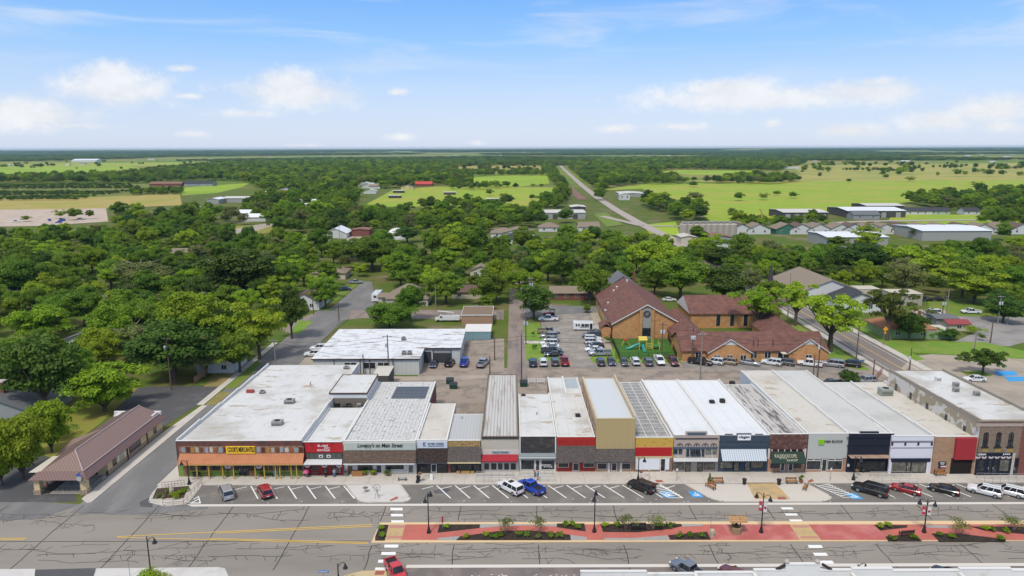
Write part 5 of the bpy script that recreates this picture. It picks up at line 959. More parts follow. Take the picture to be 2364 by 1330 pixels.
house('garden_shed', 'grey lean-to shed left of the red-roofed kiosk', 'shed', 2185, 752, 7, 6, 2.6, .6, 'x', GSH, GSID, wins=1)
house('brick_edge_house', 'low brown house half hidden by trees beyond the curved road', 'house', 1640, 626, 12, 10, 3, 2, 'x', TSH, CREAM)
house('roadside_house', 'grey-roofed house right of the steeple among the trees', 'house', 1850, 663, 14, 10, 3.6, 3, 'y', DSH, WSID, chimney=True)
for i, (px, py, w, d, r, wl, lab) in enumerate([(1162, 549, 17, 14, TSH, WSID, 'tan hip-roofed house left of its twin in the tree belt'), (1196, 549, 22, 16, TSH, WSID, 'wide tan-roofed house with white gable above a dark roof'), (1193, 563, 18, 14, DSH, WSID, 'dark slate-roofed house in front of the wide tan-roofed one'), (1268, 535, 15, 12, TSH, WSID, 'tan-roofed house half hidden in the middle of the tree belt'), (1360, 534, 15, 14, TSH, WSID, 'tan gabled house close to the country road'),
                                    (875, 590, 13, 12, BSH, REDBR, 'brown-roofed house beside a bright lawn'), (905, 625, 10, 8, BSH, CREAM, 'little brown house behind the hip-roofed one'), (1110, 640, 10, 8, TSH, CREAM, 'cream shed roof left of the lane end'), (500, 628, 12, 10, TSH, CREAM, 'tan roof deep in the left woods'), (300, 722, 13, 10, BSH, WSID, 'dark brown roof under the wires in the left woods'), (530, 696, 12, 9, DSH, WSID, 'dark house behind a small lawn in the left woods'), (190, 810, 12, 10, GSH, WSID, 'pale house glimpsed between left trees'), (420, 598, 13, 10, TSH, WSID, 'white and tan house by a clearing'), (2030, 596, 16, 8, WSID, WSID, 'white mobile home deep in the right woods')]):
    house('tree_belt_house', lab, 'house', px, py, w, d, 3.2, 3.0 if i < 5 else 2.2, 'y' if i % 2 else 'x', r, wl, HG, hip=(i in (0, 2, 3)))
# far sheds, storage and rows of houses
PALER = mat('pale_metal_roof', (.52, .50, .45), .6, .06, .3); WHITER = mat('white_metal_roof', (.66, .68, .70), .5, .05, .3); CHAR = mat('charcoal_siding', (.075, .068, .066), .8, .1, .4); STEEL = mat('dim_steel_siding', (.33, .33, .31), .7, .06, .4)
def shed(name, label, px0, px1, py, h, d, roof, wall, rise=.8, cat='shed', group=None, doors=0):
    x0, y0 = G(px0, py); x1 = G(px1, py)[0]; t = thing(name, label, cat, ((x0+x1)/2, y0, 0), group)
    ax = 'x' if abs(x1-x0) > d else 'y'; gable_walls(x0, x1, y0, y0+d, 0, h, h+rise, ax).build('walls', wall, t); gable_roof(x0, x1, y0, y0+d, h, h+rise, ax).build('roof', roof, t)
    for i in range(doors): x = x0+(x1-x0)*(i+.5)/doors; MB().box(x-2, x+2, y0-.12, y0+.02, 0, h*.75).build('door', CHAR if wall is not CHAR else STEEL, t)
    return t
shed('storage_barn', 'long charcoal-walled storage barn with a pale roof in the field', 1808, 1912, 507, 6, 34, PALER, CHAR, 1.2, doors=5); shed('storage_barn', 'white-roofed charcoal storage barn right of the pale-roofed one', 1956, 2092, 503, 6, 40, WHITER, CHAR, 1.6, doors=4); shed('storage_barn', 'charcoal barn set back behind the white-roofed barn', 2000, 2088, 490, 6, 30, PALER, CHAR, 1.2)
house('barn_office', 'small grey office house in front of the white-roofed barn', 'house', 2000, 507, 22, 12, 4, 3, 'x', GSH, GSID)
for px, lab in ((2110, 'dark-roofed white house nearest the storage barns'), (2145, 'second dark-roofed house right of the storage barns'), (2175, 'green-walled dark-roofed house on the bright field'), (2245, 'dark-roofed bungalow below the right woods')): house('field_house', lab, 'house', px, 496, 14, 11, 3.2, 3, 'x', DSH, mat('mint_siding', (.40, .48, .38), .8) if px == 2175 else WSID, 'houses by the storage barns')
for i, px in enumerate((1712, 1752, 1818, 1850, 1892, 1942, 1972, 2012, 2045, 2085, 2130, 2175, 2225, 2270, 2320, 2360)):
    house('row_house', ('grey-roofed house with green gable in the distant terrace row' if px == 1818 else 'one of the brown-roofed gabled houses in the distant row beyond the right woods'), 'house', px, 541, 16, 14, 3.6, 3.8, 'y', TSH if i % 3 else BSH, mat('dark_green_siding', (.05, .16, .11), .8) if px == 1818 else WSID, 'row houses beyond the right woods')
shed('white_factory', 'white-roofed factory with a dark loading door beyond the right woods', 1908, 2050, 572, 6.5, 28, WHITER, STEEL, 1, 'factory', None, 1); shed('white_factory', 'longest white-roofed factory hall beyond the right woods', 2128, 2290, 556, 6.5, 36, WHITER, STEEL, 1.2, 'factory')
t = thing('silo_row', 'row of pale grain bins along a gravel yard beyond the road', 'silos', (*G(1630, 545), 0))
for i in range(9): x, y = G(1578+i*14, 547); MB().lathe(x, y, [(3.0, 0), (3.0, 8.5), (1.2, 10), (.3, 10.2)], 12).build('bin', mat('bin_metal', (.40, .35, .30), .6, .12, .5), t)
x0, y0 = G(1572, 548); x1 = G(1705, 548)[0]; MB().box(x0, x1, y0-.5, y0+.5, 10.2, 10.9).build('walkway', STEEL, t)
shed('mill_shed', 'low rusty-roofed mill shed in front of the grain bins', 1642, 1690, 566, 5, 16, mat('rusty_roof', (.22, .12, .085), .8), STEEL, 1.2); shed('mill_shed', 'cream-roofed mill shed beside the curved road', 1572, 1608, 566, 5, 14, mat('cream_metal_roof', (0, 0, 0)), CREAM, 1)
shed('mill_shed', 'white block-walled mill shed right of the rusty roof', 1650, 1680, 580, 5, 10, PALER, WSID, .8)
t = thing('yellow_auger', 'tall yellow grain auger standing above the trees', 'auger', (*G(1757, 525), 0)); x, y = G(1757, 525); MB().tube([(x, y, 0), (x, y, 11), (x-2, y, 14)], .5, 6).build('tube', mat('auger_yellow', (.5, .32, .12), .7), t)
shed('commercial_building', 'long pale commercial building with dark upper band by the country road', 1258, 1352, 506, 5.5, 30, PALER, STEEL, .8, 'building', None, 2); shed('commercial_building', 'dark flat-roofed shop beside the country road', 1318, 1352, 493, 6, 20, PALER, CHAR, .8, 'building')
shed('white_pavilion', 'white gabled pavilion roof in a clearing left of centre', 748, 800, 551, 3.6, 18, WHITER, WSID, 3.5, 'pavilion'); shed('burnt_brick_shell', 'roofless rust-brown brick shell beside parked vans', 812, 852, 547, 5, 12, mat('rusty_roof', (0, 0, 0)), REDBR, .5, 'building')
t = thing('white_dome', 'white round dome roof behind a tree near the clearing', 'dome', (*G(918, 550), 0)); x, y = G(918, 550); MB().lathe(x, y, [(8*math.cos(a*.157), 7*math.sin(a*.157)) for a in range(10)]+[(.1, 7)], 20).build('shell', PAR, t)
shed('pale_roof_barn', 'long pale barn roof in the field left of the road bend', 1432, 1490, 455, 4, 40, PALER, STEEL, 1, 'barn'); house('white_silo_house', 'white block house beside the pale barn', 'house', 1442, 462, 12, 10, 6, 2, 'y', PALER, WSID)
house('red_barn', 'bright red-roofed barn at the top of the pasture', 'barn', 978, 431, 26, 14, 4, 4, 'x', mat('bright_red_roof', (.45, .06, .05), .7), REDBR); house('yellow_house', 'yellow house left of the red-roofed barn', 'house', 940, 438, 18, 12, 4, 3, 'y', GSH, mat('yellow_siding', (.55, .46, .22), .8))
for px, py in ((920, 446), (911, 458), (1038, 450), (1137, 466)): house('field_shelter', 'small dark open cattle shelter on the green pasture', 'shelter', px, py, 15, 6, 3.4, .6, 'x', PALER, CHAR, 'cattle shelters on the pasture', 0)
house('brick_ranch', 'long brown-roofed house at the orchard edge', 'house', 382, 430, 52, 16, 4, 3, 'x', mat('rusty_roof', (0, 0, 0)), REDBR, wins=3); house('slate_ranch', 'slate-roofed house in the yellow field right of the orchard', 'house', 458, 430, 46, 18, 4.5, 4, 'x', DSH, GSID, wins=3)
shed('white_barn', 'white-roofed shed at the left of the tree belt', 404, 440, 494, 5, 22, WHITER, WSID, 1.5); shed('white_barn', 'pale double shed above the tree belt', 478, 505, 471, 5, 22, WHITER, STEEL, 1.5); shed('white_barn', 'long grey shed right of the pale double shed', 515, 572, 468, 5, 22, PALER, STEEL, 1.5)
rs = random.Random(77)
for i in range(26):
    px, py = rs.choice(((615, 452), (650, 445), (720, 436), (735, 432), (560, 505), (690, 470), (705, 480), (842, 428), (852, 440), (820, 428), (630, 470), (775, 440)));  px += rs.uniform(-25, 25); py += rs.uniform(-8, 8)
    house('suburb_house', 'small pale-roofed house among the far tree cover', 'house', px, py, rs.uniform(14, 24), 12, 3.6, 2.6, rs.choice('xy'), rs.choice((PALER, GSH, TSH, WHITER)), WSID, 'pale-roofed houses in the far tree cover', 0)
for i in range(70):
    px = rs.uniform(-60, 2420); py = rs.uniform(351, 373) if i % 3 else rs.uniform(360, 392)
    if 1240 < px < 1340: continue
    house('distant_building', 'tiny pale building far off on the plain', 'building', px, py, rs.uniform(12, 38), 16, 4, 1.6, 'x', rs.choice((WHITER, PALER, TSH)), WSID, 'pale buildings far off on the plain', 0)
shed('distant_dome_barn', 'broad white-roofed barn far off at the left', 165, 218, 375, 9, 60, WHITER, WSID, 6, 'barn')
# fences
def fence(name, label, pts, h, m, kind='chain', gap=2.6):
    q_ = [G(*p) for p in pts]; t = thing(name, label, 'fence', (*q_[0], 0)); pan = MB()
    for a, b in zip(q_, q_[1:]):
        L = math.hypot(b[0]-a[0], b[1]-a[1]); n = max(1, int(L/gap)); d = ((b[0]-a[0])/L, (b[1]-a[1])/L)
        for i in range(n+1): x, y = a[0]+(b[0]-a[0])*i/n, a[1]+(b[1]-a[1])*i/n; MB().box(x-.05, x+.05, y-.05, y+.05, 0, h+.08).build('post', m, t)
        if kind == 'board':
            k = int(L/.18)
            for i in range(k): x, y = a[0]+d[0]*.18*i, a[1]+d[1]*.18*i; pan.prism([(x, y-.02), (x+d[0]*.165, y+d[1]*.165-.02), (x+d[0]*.165, y+d[1]*.165+.02), (x, y+.02)], .05, h)
        else:
            for z in (.08, h*.5, h): pan.tube([(*a, z), (*b, z)], .035, 4)
            k = int(L/(.28 if kind == 'iron' else .5))
            for i in range(k): x, y = a[0]+(b[0]-a[0])*i/k, a[1]+(b[1]-a[1])*i/k; pan.tube([(x, y, .08), (x, y, h)] if kind == 'iron' else [(x, y, .08), (x+d[0]*h*.5, y+d[1]*h*.5, h)], .018, 3, cap=False)
    pan.build('panel', m, t); return t
fence('playground_fence', 'black iron fence round the playground lawn', [(1408, 779), (1430, 827), (1562, 826), (1540, 779)], 1.6, BLACK, 'iron')
fence('wooden_fence', 'short tan board fence beside the big dark tree', [(449, 886), (481, 861)], 1.8, mat('tan_boards', (.36, .21, .11), .9), 'board'); fence('wooden_fence', 'dark red board fence behind the lawn tree', [(105, 925), (172, 905), (176, 915)], 1.8, mat('dark_red_boards', (.09, .03, .025), .9), 'board')
fence('wooden_fence', 'dark red board fence behind the green cottage', [(2125, 745), (2190, 750)], 1.9, mat('dark_red_boards', (0, 0, 0)), 'board')
fence('chain_link_fence', 'grey mesh fence along the side street by the warehouse', [(742, 788), (806, 734)], 1.8, mat('grey_galvanised', (.32, .33, .33), .5)); fence('orange_fence', 'rust-red pipe railing beside the two-storey building', [(2021, 880), (2036, 862)], 1.8, mat('rust_red_pipe', (.20, .08, .05), .7))
# ---------------------------------------------------------------- trees
def leaf_mat(name, c, c2, tr=.4):
    m = bpy.data.materials.new(name); m.use_nodes = True; t = m.node_tree; q = NT(t); b = t.nodes['Principled BSDF']; out = t.nodes['Material Output']
    oi = q.n('ShaderNodeObjectInfo'); tc = q.n('ShaderNodeTexCoord')
    f = q.step(q.noise(tc.outputs['Object'], .55, 3, .6), .38, .62)
    cc = q.mix(f, c, c2)
    hv = q.n('ShaderNodeHueSaturation'); t.links.new(cc, hv.inputs['Color'])
    t.links.new(q.m('ADD', .485, q.m('MULTIPLY', oi.outputs['Random'], .03)), hv.inputs['Hue'])
    t.links.new(q.m('ADD', .88, q.m('MULTIPLY', q.m('FRACT', q.m('MULTIPLY', oi.outputs['Random'], 7.31)), .5)), hv.inputs['Value'])
    t.links.new(hv.outputs[0], b.inputs['Base Color']); b.inputs['Roughness'].default_value = .65; b.inputs['Specular IOR Level'].default_value = .25
    tl = q.n('ShaderNodeBsdfTranslucent'); t.links.new(hv.outputs[0], tl.inputs[0]); mx = q.n('ShaderNodeMixShader'); mx.inputs[0].default_value = tr
    t.links.new(b.outputs[0], mx.inputs[1]); t.links.new(tl.outputs[0], mx.inputs[2]); t.links.new(mx.outputs[0], out.inputs[0]); return m
LF = {'mid': leaf_mat('leaves_mid', (.105, .185, .014), (.16, .25, .02)), 'bright': leaf_mat('leaves_bright', (.20, .305, .014), (.27, .365, .022)), 'dark': leaf_mat('leaves_dark', (.06, .12, .016), (.095, .165, .022)),
      'olive': leaf_mat('leaves_olive', (.13, .165, .04), (.19, .21, .065)), 'pine': leaf_mat('leaves_pine', (.06, .10, .015), (.13, .15, .02))}
BARK = mat('bark', (.10, .08, .062), .95, .3, 3, coord='obj'); BARKL = mat('pale_bark', (.26, .22, .18), .95, .3, 3, coord='obj')
def leaf_cloud(name, rng, blobs, per, size, m, flat=.8):
    """crown made of small leaf sprays set on the upper and outer sides of many boughs"""
    P_, N_ = [], []
    for (c, r) in blobs:
        n = int(per*(r/1.4)**2)+10; d = rng.normal(size=(n, 3)); d /= np.linalg.norm(d, axis=1)[:, None]; d[:, 2] = np.where(d[:, 2] < -.35, -d[:, 2]*.6, d[:, 2])
        rr = r*(.62+.43*rng.random(n)); p = np.array(c)+d*rr[:, None]*np.array((1, 1, flat)); P_.append(p); N_.append(d*.75+np.array((0, 0, .35))+rng.normal(size=(n, 3))*.42)
    p = np.concatenate(P_); n = np.concatenate(N_); n /= np.linalg.norm(n, axis=1)[:, None]; K = len(p)
    a = np.cross(n, rng.normal(size=(K, 3))); a /= np.linalg.norm(a, axis=1)[:, None]; b = np.cross(n, a); s = size*(.6+.8*rng.random(K))[:, None]
    V = np.stack([p-a*s*.55-b*s*.2, p+a*s*.1-b*s*.6, p+a*s*.6+b*s*.15, p-a*s*.05+b*s*.6], 1).reshape(-1, 3)
    me = bpy.data.meshes.new(name); me.vertices.add(4*K); me.vertices.foreach_set('co', V.ravel()); me.loops.add(4*K); me.loops.foreach_set('vertex_index', np.arange(4*K)); me.polygons.add(K)
    me.polygons.foreach_set('loop_start', np.arange(0, 4*K, 4)); me.polygons.foreach_set('loop_total', np.full(K, 4)); me.update(); me.validate(); me.materials.append(m); return me
def crown_blobs(rng, W_, z0, z1, n, rmin, rmax, shape=1.0, tiers=0):
    out = []; zc, hz = (z0+z1)/2, (z1-z0)/2
    while len(out) < n:
        d = rng.normal(size=3); d /= np.linalg.norm(d); k = rng.random()**.4; r = rng.uniform(rmin, rmax)
        x, y, z = d[0]*k, d[1]*k, d[2]*k
        if z < -.55: z = -.55-.2*rng.random()
        lump = 1+.26*math.sin(2*math.atan2(y, x)+shape*3)+.2*math.sin(5*math.atan2(y, x)+shape)+.1*rng.normal()
        w = max(.1, W_/2*lump-r*.7)
        zz = zc+z*(hz-r*.5)*(1+.14*math.sin(2.3*x*3+shape)*math.cos(3.1*y*3+shape*2))
        if tiers: zz = z0+round((zz-z0)/(z1-z0)*tiers)/tiers*(z1-z0)+rng.normal()*.15
        out.append(((x*w, y*w, zz), r))
    return out
def limbs(rng, h, z0, w, r, n, lean=0.0):
    q = MB(); q.tube([(0, 0, -.2), (lean*.3, 0, z0*.6), (lean, 0, z0+1.2), (lean*1.3, .2, h*.75)], [r*1.35, r, r*.75, r*.2], 7)
    for i in range(n):
        a = 2*math.pi*i/n+rng.random(); e = w*.36*(.7+.5*rng.random()); q.tube([(lean, 0, z0*.8), (lean+math.cos(a)*e*.5, math.sin(a)*e*.5, z0+(h-z0)*.28), (lean+math.cos(a)*e, math.sin(a)*e, z0+(h-z0)*(.45+.3*rng.random()))], [r*.6, r*.38, r*.1], 5)
    return q
PROTO = {}
def proto(key, seed, kind, W_=10, H_=10, z0=2.0, n=60, rm=(.9, 1.7), per=190, size=.31, tr=.28, nl=5, tiers=0, flat=.8, bare=0, bark=None, lean=0.0):
    rng = np.random.default_rng(seed); cm = leaf_cloud('crown', rng, crown_blobs(rng, W_, z0, H_, n, *rm, seed*.7, tiers), per, size, LF[kind], flat)
    tm = limbs(rng, H_, z0+.6, W_, tr, nl, lean)
    if bare:
        for i in range(bare): a, e = rng.random()*6.28, W_*.5*(.6+.4*rng.random()); z = z0+(H_-z0)*(.5+.5*rng.random()); tm.tube([(0, 0, z0+1), (math.cos(a)*e*.5, math.sin(a)*e*.5, z-.8), (math.cos(a)*e, math.sin(a)*e, z)], [.12, .08, .02], 4)
    me = bpy.data.meshes.new('trunk'); me.from_pydata(tm.v, [], tm.f); me.materials.append(bark or BARK); me.update(); PROTO[key] = (cm, me, W_, H_)
proto('mid1', 1, 'mid', n=62); proto('mid2', 2, 'mid', W_=11, n=70, rm=(1.0, 1.9)); proto('mid3', 3, 'mid', W_=9, H_=10.5, n=60)
proto('bright1', 4, 'bright', W_=10.5, n=56, rm=(.8, 1.6), per=200); proto('bright2', 5, 'bright', W_=10, n=52, rm=(.9, 1.5), tiers=5, flat=.6, per=210); proto('dark1', 6, 'dark', n=66); proto('dark2', 7, 'dark', W_=9, H_=10.5, n=66, rm=(.9, 1.8))
proto('olive1', 8, 'olive', n=58, per=120, size=.28, bare=16, bark=BARKL); proto('round', 9, 'mid', W_=10, H_=9.5, z0=1.6, n=74, rm=(.9, 1.5)); proto('bushy', 13, 'bright', W_=10, H_=9, z0=.2, n=84, rm=(.9, 1.6)); proto('pine', 10, 'pine', W_=9, H_=11, z0=3.6, n=46, rm=(.7, 1.4), flat=.55, per=210, size=.27, tr=.32, nl=8)
proto('open', 11, 'bright', W_=10.5, H_=11, z0=3.4, n=44, rm=(.8, 1.4), per=200, flat=.65, tr=.36, nl=7); proto('umbrella', 12, 'dark', W_=11, H_=7.5, z0=2.0, n=60, rm=(.8, 1.3), flat=.6, per=200, nl=7)
def tree(key, x, y, w, h, label, group=None, rz=0.0, name='tree', cat='tree', trunk=True):
    cm, tm, W0, H0 = PROTO[key]; t = thing(name, label, cat, (x, y, 0), group, rz); k = .88+.24*((x*7.3+y*3.1) % 1); t.scale = (w/W0*k, w/W0/k, h/H0)
    c = bpy.data.objects.new('crown', cm); col.objects.link(c); c.parent = t
    if trunk: k = bpy.data.objects.new('trunk', tm); col.objects.link(k); k.parent = t
    return t
SITES = []                                   # (x, y, radius) kept clear of scattered trees
rt = random.Random(21)
def ptree(key, px, py, wpx, ptop, label, **k):
    """tree whose trunk foot stands on pixel (px, py), crown wpx pixels wide and reaching row ptop"""
    x, y = G(px, py); s = math.hypot(y*math.cos(pit)+H*math.sin(pit), 0); w = wpx*s/FPX; h = FP(px, ptop, y)[1]
    SITES.append((x, y, w*.5)); return tree(key, x, y, w, max(h, 1.5), label, rz=rt.uniform(0, 6.28), **k)
for a in [('bushy', 242, 950, 150, 832, 'round green tree on the lawn behind the bank'), ('bushy', 55, 1105, 125, 948, 'yellow-green tree at the left edge beside the bank drive'), ('bushy', 120, 1045, 95, 915, 'mid-green bush-like tree between the bank and the shingle roof'), ('dark1', 108, 960, 175, 772, 'big dark spreading tree at the left edge above the brick house'), ('mid1', 20, 930, 130, 785, 'green tree at the left edge touching the big dark tree'), ('bushy', 5, 1120, 90, 985, 'yellow-green tree cut by the left edge below the shingle roof'), ('mid2', 175, 905, 90, 800, 'green tree between the big dark tree and the lawn tree'),
          ('dark2', 402, 885, 165, 732, 'big dense dark tree behind the wooden utility pole'), ('bright1', 440, 815, 140, 672, 'tall bright green tree above the big dense dark tree'), ('bright2', 600, 830, 132, 682, 'bright yellow-green tree with airy clumps left of the side street'), ('dark2', 674, 782, 76, 655, 'dark narrow tree at the side street corner'), ('round', 752, 712, 70, 640, 'neat round tree on the verge beside the side street'),
          ('mid2', 900, 762, 120, 697, 'wide green tree behind the white warehouse roof'), ('mid3', 948, 742, 72, 655, 'tall green tree behind the warehouse, in front of the tan house'), ('dark1', 1232, 738, 100, 658, 'leaning dark tree at the corner of the church parking lot'), ('open', 1752, 770, 118, 660, 'bright layered tree in the church court'), ('open', 1836, 752, 96, 648, 'loose green tree beside the church court and road'),
          ('open', 1915, 812, 158, 676, 'tall bright tree with bare leaning trunk by the right road'), ('pine', 2047, 786, 108, 655, 'tall pine with reddish trunk beside the green cottage'), ('dark1', 2098, 786, 74, 722, 'dark round tree in front of the green cottage'), ('umbrella', 2268, 864, 88, 806, 'umbrella-shaped dark tree on the island of the beige lot'), ('umbrella', 1958, 892, 60, 856, 'low dark crepe myrtle between parked cars behind the shops'),
          ('bright2', 2248, 700, 142, 620, 'wide bright yellow-green tree at the edge of the right woods'), ('round', 1030, 702, 92, 628, 'round dark green tree behind the tan flat building'), ('round', 1128, 702, 86, 630, 'round green tree at the corner of the lane'), ('mid1', 1362, 705, 84, 610, 'tall green tree right of the ranch house'), ('olive1', 470, 870, 95, 778, 'thin grey-green tree left of the tan board fence'), ('olive1', 310, 835, 130, 745, 'feathery olive tree in the left woods'), ('olive1', 330, 672, 130, 598, 'half-bare grey tree in the middle of the left woods'),
          ('mid1', 555, 860, 110, 760, 'green tree overhanging the front lawn by the side street'), ('bright1', 100, 800, 120, 705, 'bright clumpy tree in the left woods beside a dark one'), ('mid2', 45, 690, 110, 595, 'green tree at the far left near the white cottage'), ('dark1', 560, 690, 170, 575, 'large dark oak in the left woods behind the dark house'), ('round', 1085, 605, 90, 520, 'bright tall tree in the middle woods beside the lane'), ('mid2', 860, 625, 110, 545, 'green tree at the end of the side street'), ('bright1', 1500, 640, 130, 555, 'bright green tree behind the grey house'), ('mid2', 1570, 690, 120, 590, 'spreading green tree behind the church sanctuary'), ('bright1', 1200, 690, 70, 620, 'green tree overhanging the lane end'),
          ('dark1', 1660, 625, 75, 568, 'dark tree by the bend of the right road'), ('mid1', 1748, 660, 60, 612, 'round green tree left of the steeple'), ('dark2', 1670, 700, 110, 610, 'tall dark tree behind the sanctuary roof'), ('bright2', 2165, 660, 120, 580, 'mid bright tree in the right woods behind the metal shed'), ('dark1', 1985, 640, 130, 560, 'large dark tree in the right woods behind the white hall'), ('bright1', 2080, 640, 120, 565, 'bright crown in the right woods'), ('dark1', 2315, 745, 90, 690, 'dark bushy tree by the utility pole at the right edge'), ('mid1', 2155, 778, 44, 755, 'small round bush-tree before the green flat wing'), ('dark2', 2193, 785, 42, 758, 'dark shrub tree right of the green flat wing'), ('round', 1122, 715, 44, 682, 'pale bushy shrub behind the tan flat building'), ('round', 1355, 722, 22, 702, 'small dark yucca-like shrub at the church lot entrance')]:
    ptree(*a)
# woods scattered over the town and the country
def inpoly(x, y, poly):
    c = False; n = len(poly); j = n-1
    for i in range(n):
        xi, yi = poly[i]; xj, yj = poly[j]
        if (yi > y) != (yj > y) and x < (xj-xi)*(y-yi)/(yj-yi)+xi: c = not c
        j = i
    return c
def Q(*pts): return P(*pts)
KEEP = [Q((-100, 1010), (60, 1020), (130, 990), (175, 905), (340, 890), (470, 890), (470, 870), (560, 830), (640, 770), (665, 740), (730, 715), (800, 655), (830, 640), (875, 640), (1000, 706), (1155, 706), (1160, 625), (1210, 625), (1215, 700), (1420, 702), (1480, 690), (1590, 690), (1720, 690), (1745, 735), (1850, 735), (1640, 600), (1545, 560), (1560, 553), (1680, 590), (1800, 680), (1830, 690), (1980, 712), (2140, 690), (2300, 690), (2300, 730), (2700, 735), (2700, 1400), (-400, 1400)),
        Q((500, 526), (640, 514), (640, 540), (540, 552)), Q((735, 545), (900, 540), (905, 566), (830, 580), (740, 558)), Q((1200, 552), (1210, 528), (1140, 536), (1150, 556)), Q((1240, 512), (1365, 512), (1360, 484), (1240, 488)), Q((1560, 592), (1700, 588), (1712, 536), (1560, 540)), Q((1480, 560), (1570, 556), (1560, 505), (1370, 436), (1370, 440)),
        Q((1885, 580), (2060, 580), (2060, 556), (1885, 556)), Q((2110, 566), (2310, 566), (2310, 540), (2110, 540)), Q((1690, 545), (2380, 545), (2380, 530), (1690, 530)), Q((-300, 524), (255, 512), (255, 480), (-300, 480)), Q((400, 500), (445, 500), (445, 486), (400, 486)), Q((470, 478), (580, 478), (580, 462), (470, 462)), Q((370, 436), (520, 436), (520, 420), (370, 420)), Q((905, 600), (860, 605), (870, 575), (910, 575)), Q((60, 905), (180, 905), (150, 940), (60, 960)), Q((600, 800), (520, 800), (520, 745), (600, 745)), Q((515, 715), (560, 715), (560, 690), (515, 690))]
WOODS = [(Q((-250, 1000), (-250, 562), (250, 556), (420, 534), (520, 560), (640, 575), (760, 582), (860, 604), (1000, 572), (1240, 572), (1330, 556), (1480, 574), (1640, 640), (1760, 720), (2700, 735), (2700, 592), (1900, 602), (1700, 584), (1600, 590), (1560, 720), (600, 800), (400, 1000)), 9.4, .95),
         (Q((255, 534), (265, 510), (420, 506), (450, 496), (560, 494), (600, 462), (640, 440), (840, 448), (800, 490), (860, 502), (1130, 506), (1270, 500), (1300, 498), (1230, 505), (1130, 515), (1000, 520), (870, 530), (640, 530), (560, 520)), 9.0, 1.0),
         (Q((640, 545), (640, 518), (1100, 512), (1240, 505), (1260, 522), (1120, 540), (900, 542)), 8.0, 1.0),
         (Q((-300, 426), (0, 415), (300, 408), (330, 400), (480, 384), (700, 378), (1060, 376), (1050, 405), (1070, 425), (900, 436), (620, 446), (560, 420), (500, 418), (330, 424)), 12.0, 1.2),
         (Q((1310, 380), (1500, 372), (1700, 374), (1860, 378), (1800, 395), (1560, 392), (1480, 402), (1600, 425), (1470, 428), (1395, 436), (1338, 402)), 13.0, 1.25), (Q((1245, 378), (1274, 378), (1288, 412), (1318, 452), (1290, 482), (1240, 490), (1290, 440), (1266, 410)), 10.0, 1.0), (Q((1312, 388), (1330, 392), (1400, 440), (1390, 446), (1350, 420)), 10.0, .9),
         (Q((1370, 458), (1430, 470), (1500, 470), (1560, 480), (1640, 508), (1560, 518), (1480, 502), (1410, 474)), 10.0, 1.1), (Q((1620, 424), (1700, 412), (1830, 412), (1850, 420), (1780, 426)), 12.0, 1.1), (Q((2080, 468), (2200, 455), (2700, 448), (2700, 505), (2364, 500), (2240, 494)), 11.0, 1.1), (Q((2240, 518), (2300, 500), (2700, 505), (2700, 530), (2300, 530)), 10.0, 1.0),
         (Q((1000, 404), (1090, 402), (1090, 432), (1180, 434), (1090, 440), (1040, 438)), 13.0, .8), (Q((1050, 397), (1110, 397), (1190, 400), (1255, 401), (1255, 406), (1060, 406)), 13.0, .8), (Q((1140, 498), (1180, 470), (1000, 474), (940, 480), (1000, 486)), 13.0, .8),
         (Q((296, 452), (300, 444), (420, 440), (418, 450)), 9.0, .6), (Q((1700, 520), (1760, 515), (1800, 525), (1860, 515), (1930, 520), (1900, 530), (1700, 534)), 9.0, .9), (Q((1860, 535), (2380, 552), (2380, 560), (1860, 550)), 14, .8)]
pts = []; grid = {}
def clear(x, y, r):
    g = 12.0; gx, gy = int(x//g), int(y//g)
    for i in (-1, 0, 1):
        for j in (-1, 0, 1):
            for (a, b, c) in grid.get((gx+i, gy+j), ()):
                if (a-x)**2+(b-y)**2 < (r+c)**2: return False
    return True
def put(x, y, r): grid.setdefault((int(x//12), int(y//12)), []).append((x, y, r))
for (x, y, r) in SITES: put(x, y, r*.62)
HOUSE_BOX = []
for o in list(bpy.data.objects):
    if o.parent is None and o.type == 'EMPTY' and o.get('category') in ('house', 'building', 'hall', 'shed', 'church', 'factory', 'barn', 'pavilion', 'garage', 'kiosk', 'warehouse', 'steeple', 'dome', 'silos') and o.location.y > 140:
        vs = [(v.co.x+o.location.x, v.co.y+o.location.y) for ch in o.children if ch.type == 'MESH' and ch.name.startswith(('roof', 'walls', 'shell')) for v in ch.data.vertices]
        if vs: HOUSE_BOX.append((min(a for a, b in vs)-2.5, max(a for a, b in vs)+2.5, min(b for a, b in vs)-6.5, max(b for a, b in vs)+2))
def ok(x, y):
    for (a, b, c, d) in HOUSE_BOX:
        if a < x < b and c-4-(y-140)*.035 < y < d: return False
    return not any(inpoly(x, y, k) for k in KEEP)
rw = random.Random(8)
for poly, gap, sc_ in WOODS:
    xs, ys = [p[0] for p in poly], [p[1] for p in poly]; n = int((max(xs)-min(xs))*(max(ys)-min(ys))/(gap*gap)*1.6)
    for _ in range(n):
        x, y = rw.uniform(min(xs), max(xs)), rw.uniform(min(ys), max(ys))
        if abs(x) > .78*y+25 or not inpoly(x, y, poly) or not ok(x, y): continue
        w = rw.choice((7.5, 9, 10.5, 12, 13.5))*sc_*rw.uniform(.9, 1.15)
        if not clear(x, y, w*.36): continue
        put(x, y, w*.36); pts.append((x, y, w, w*rw.uniform(.78, 1.08)+1.0))
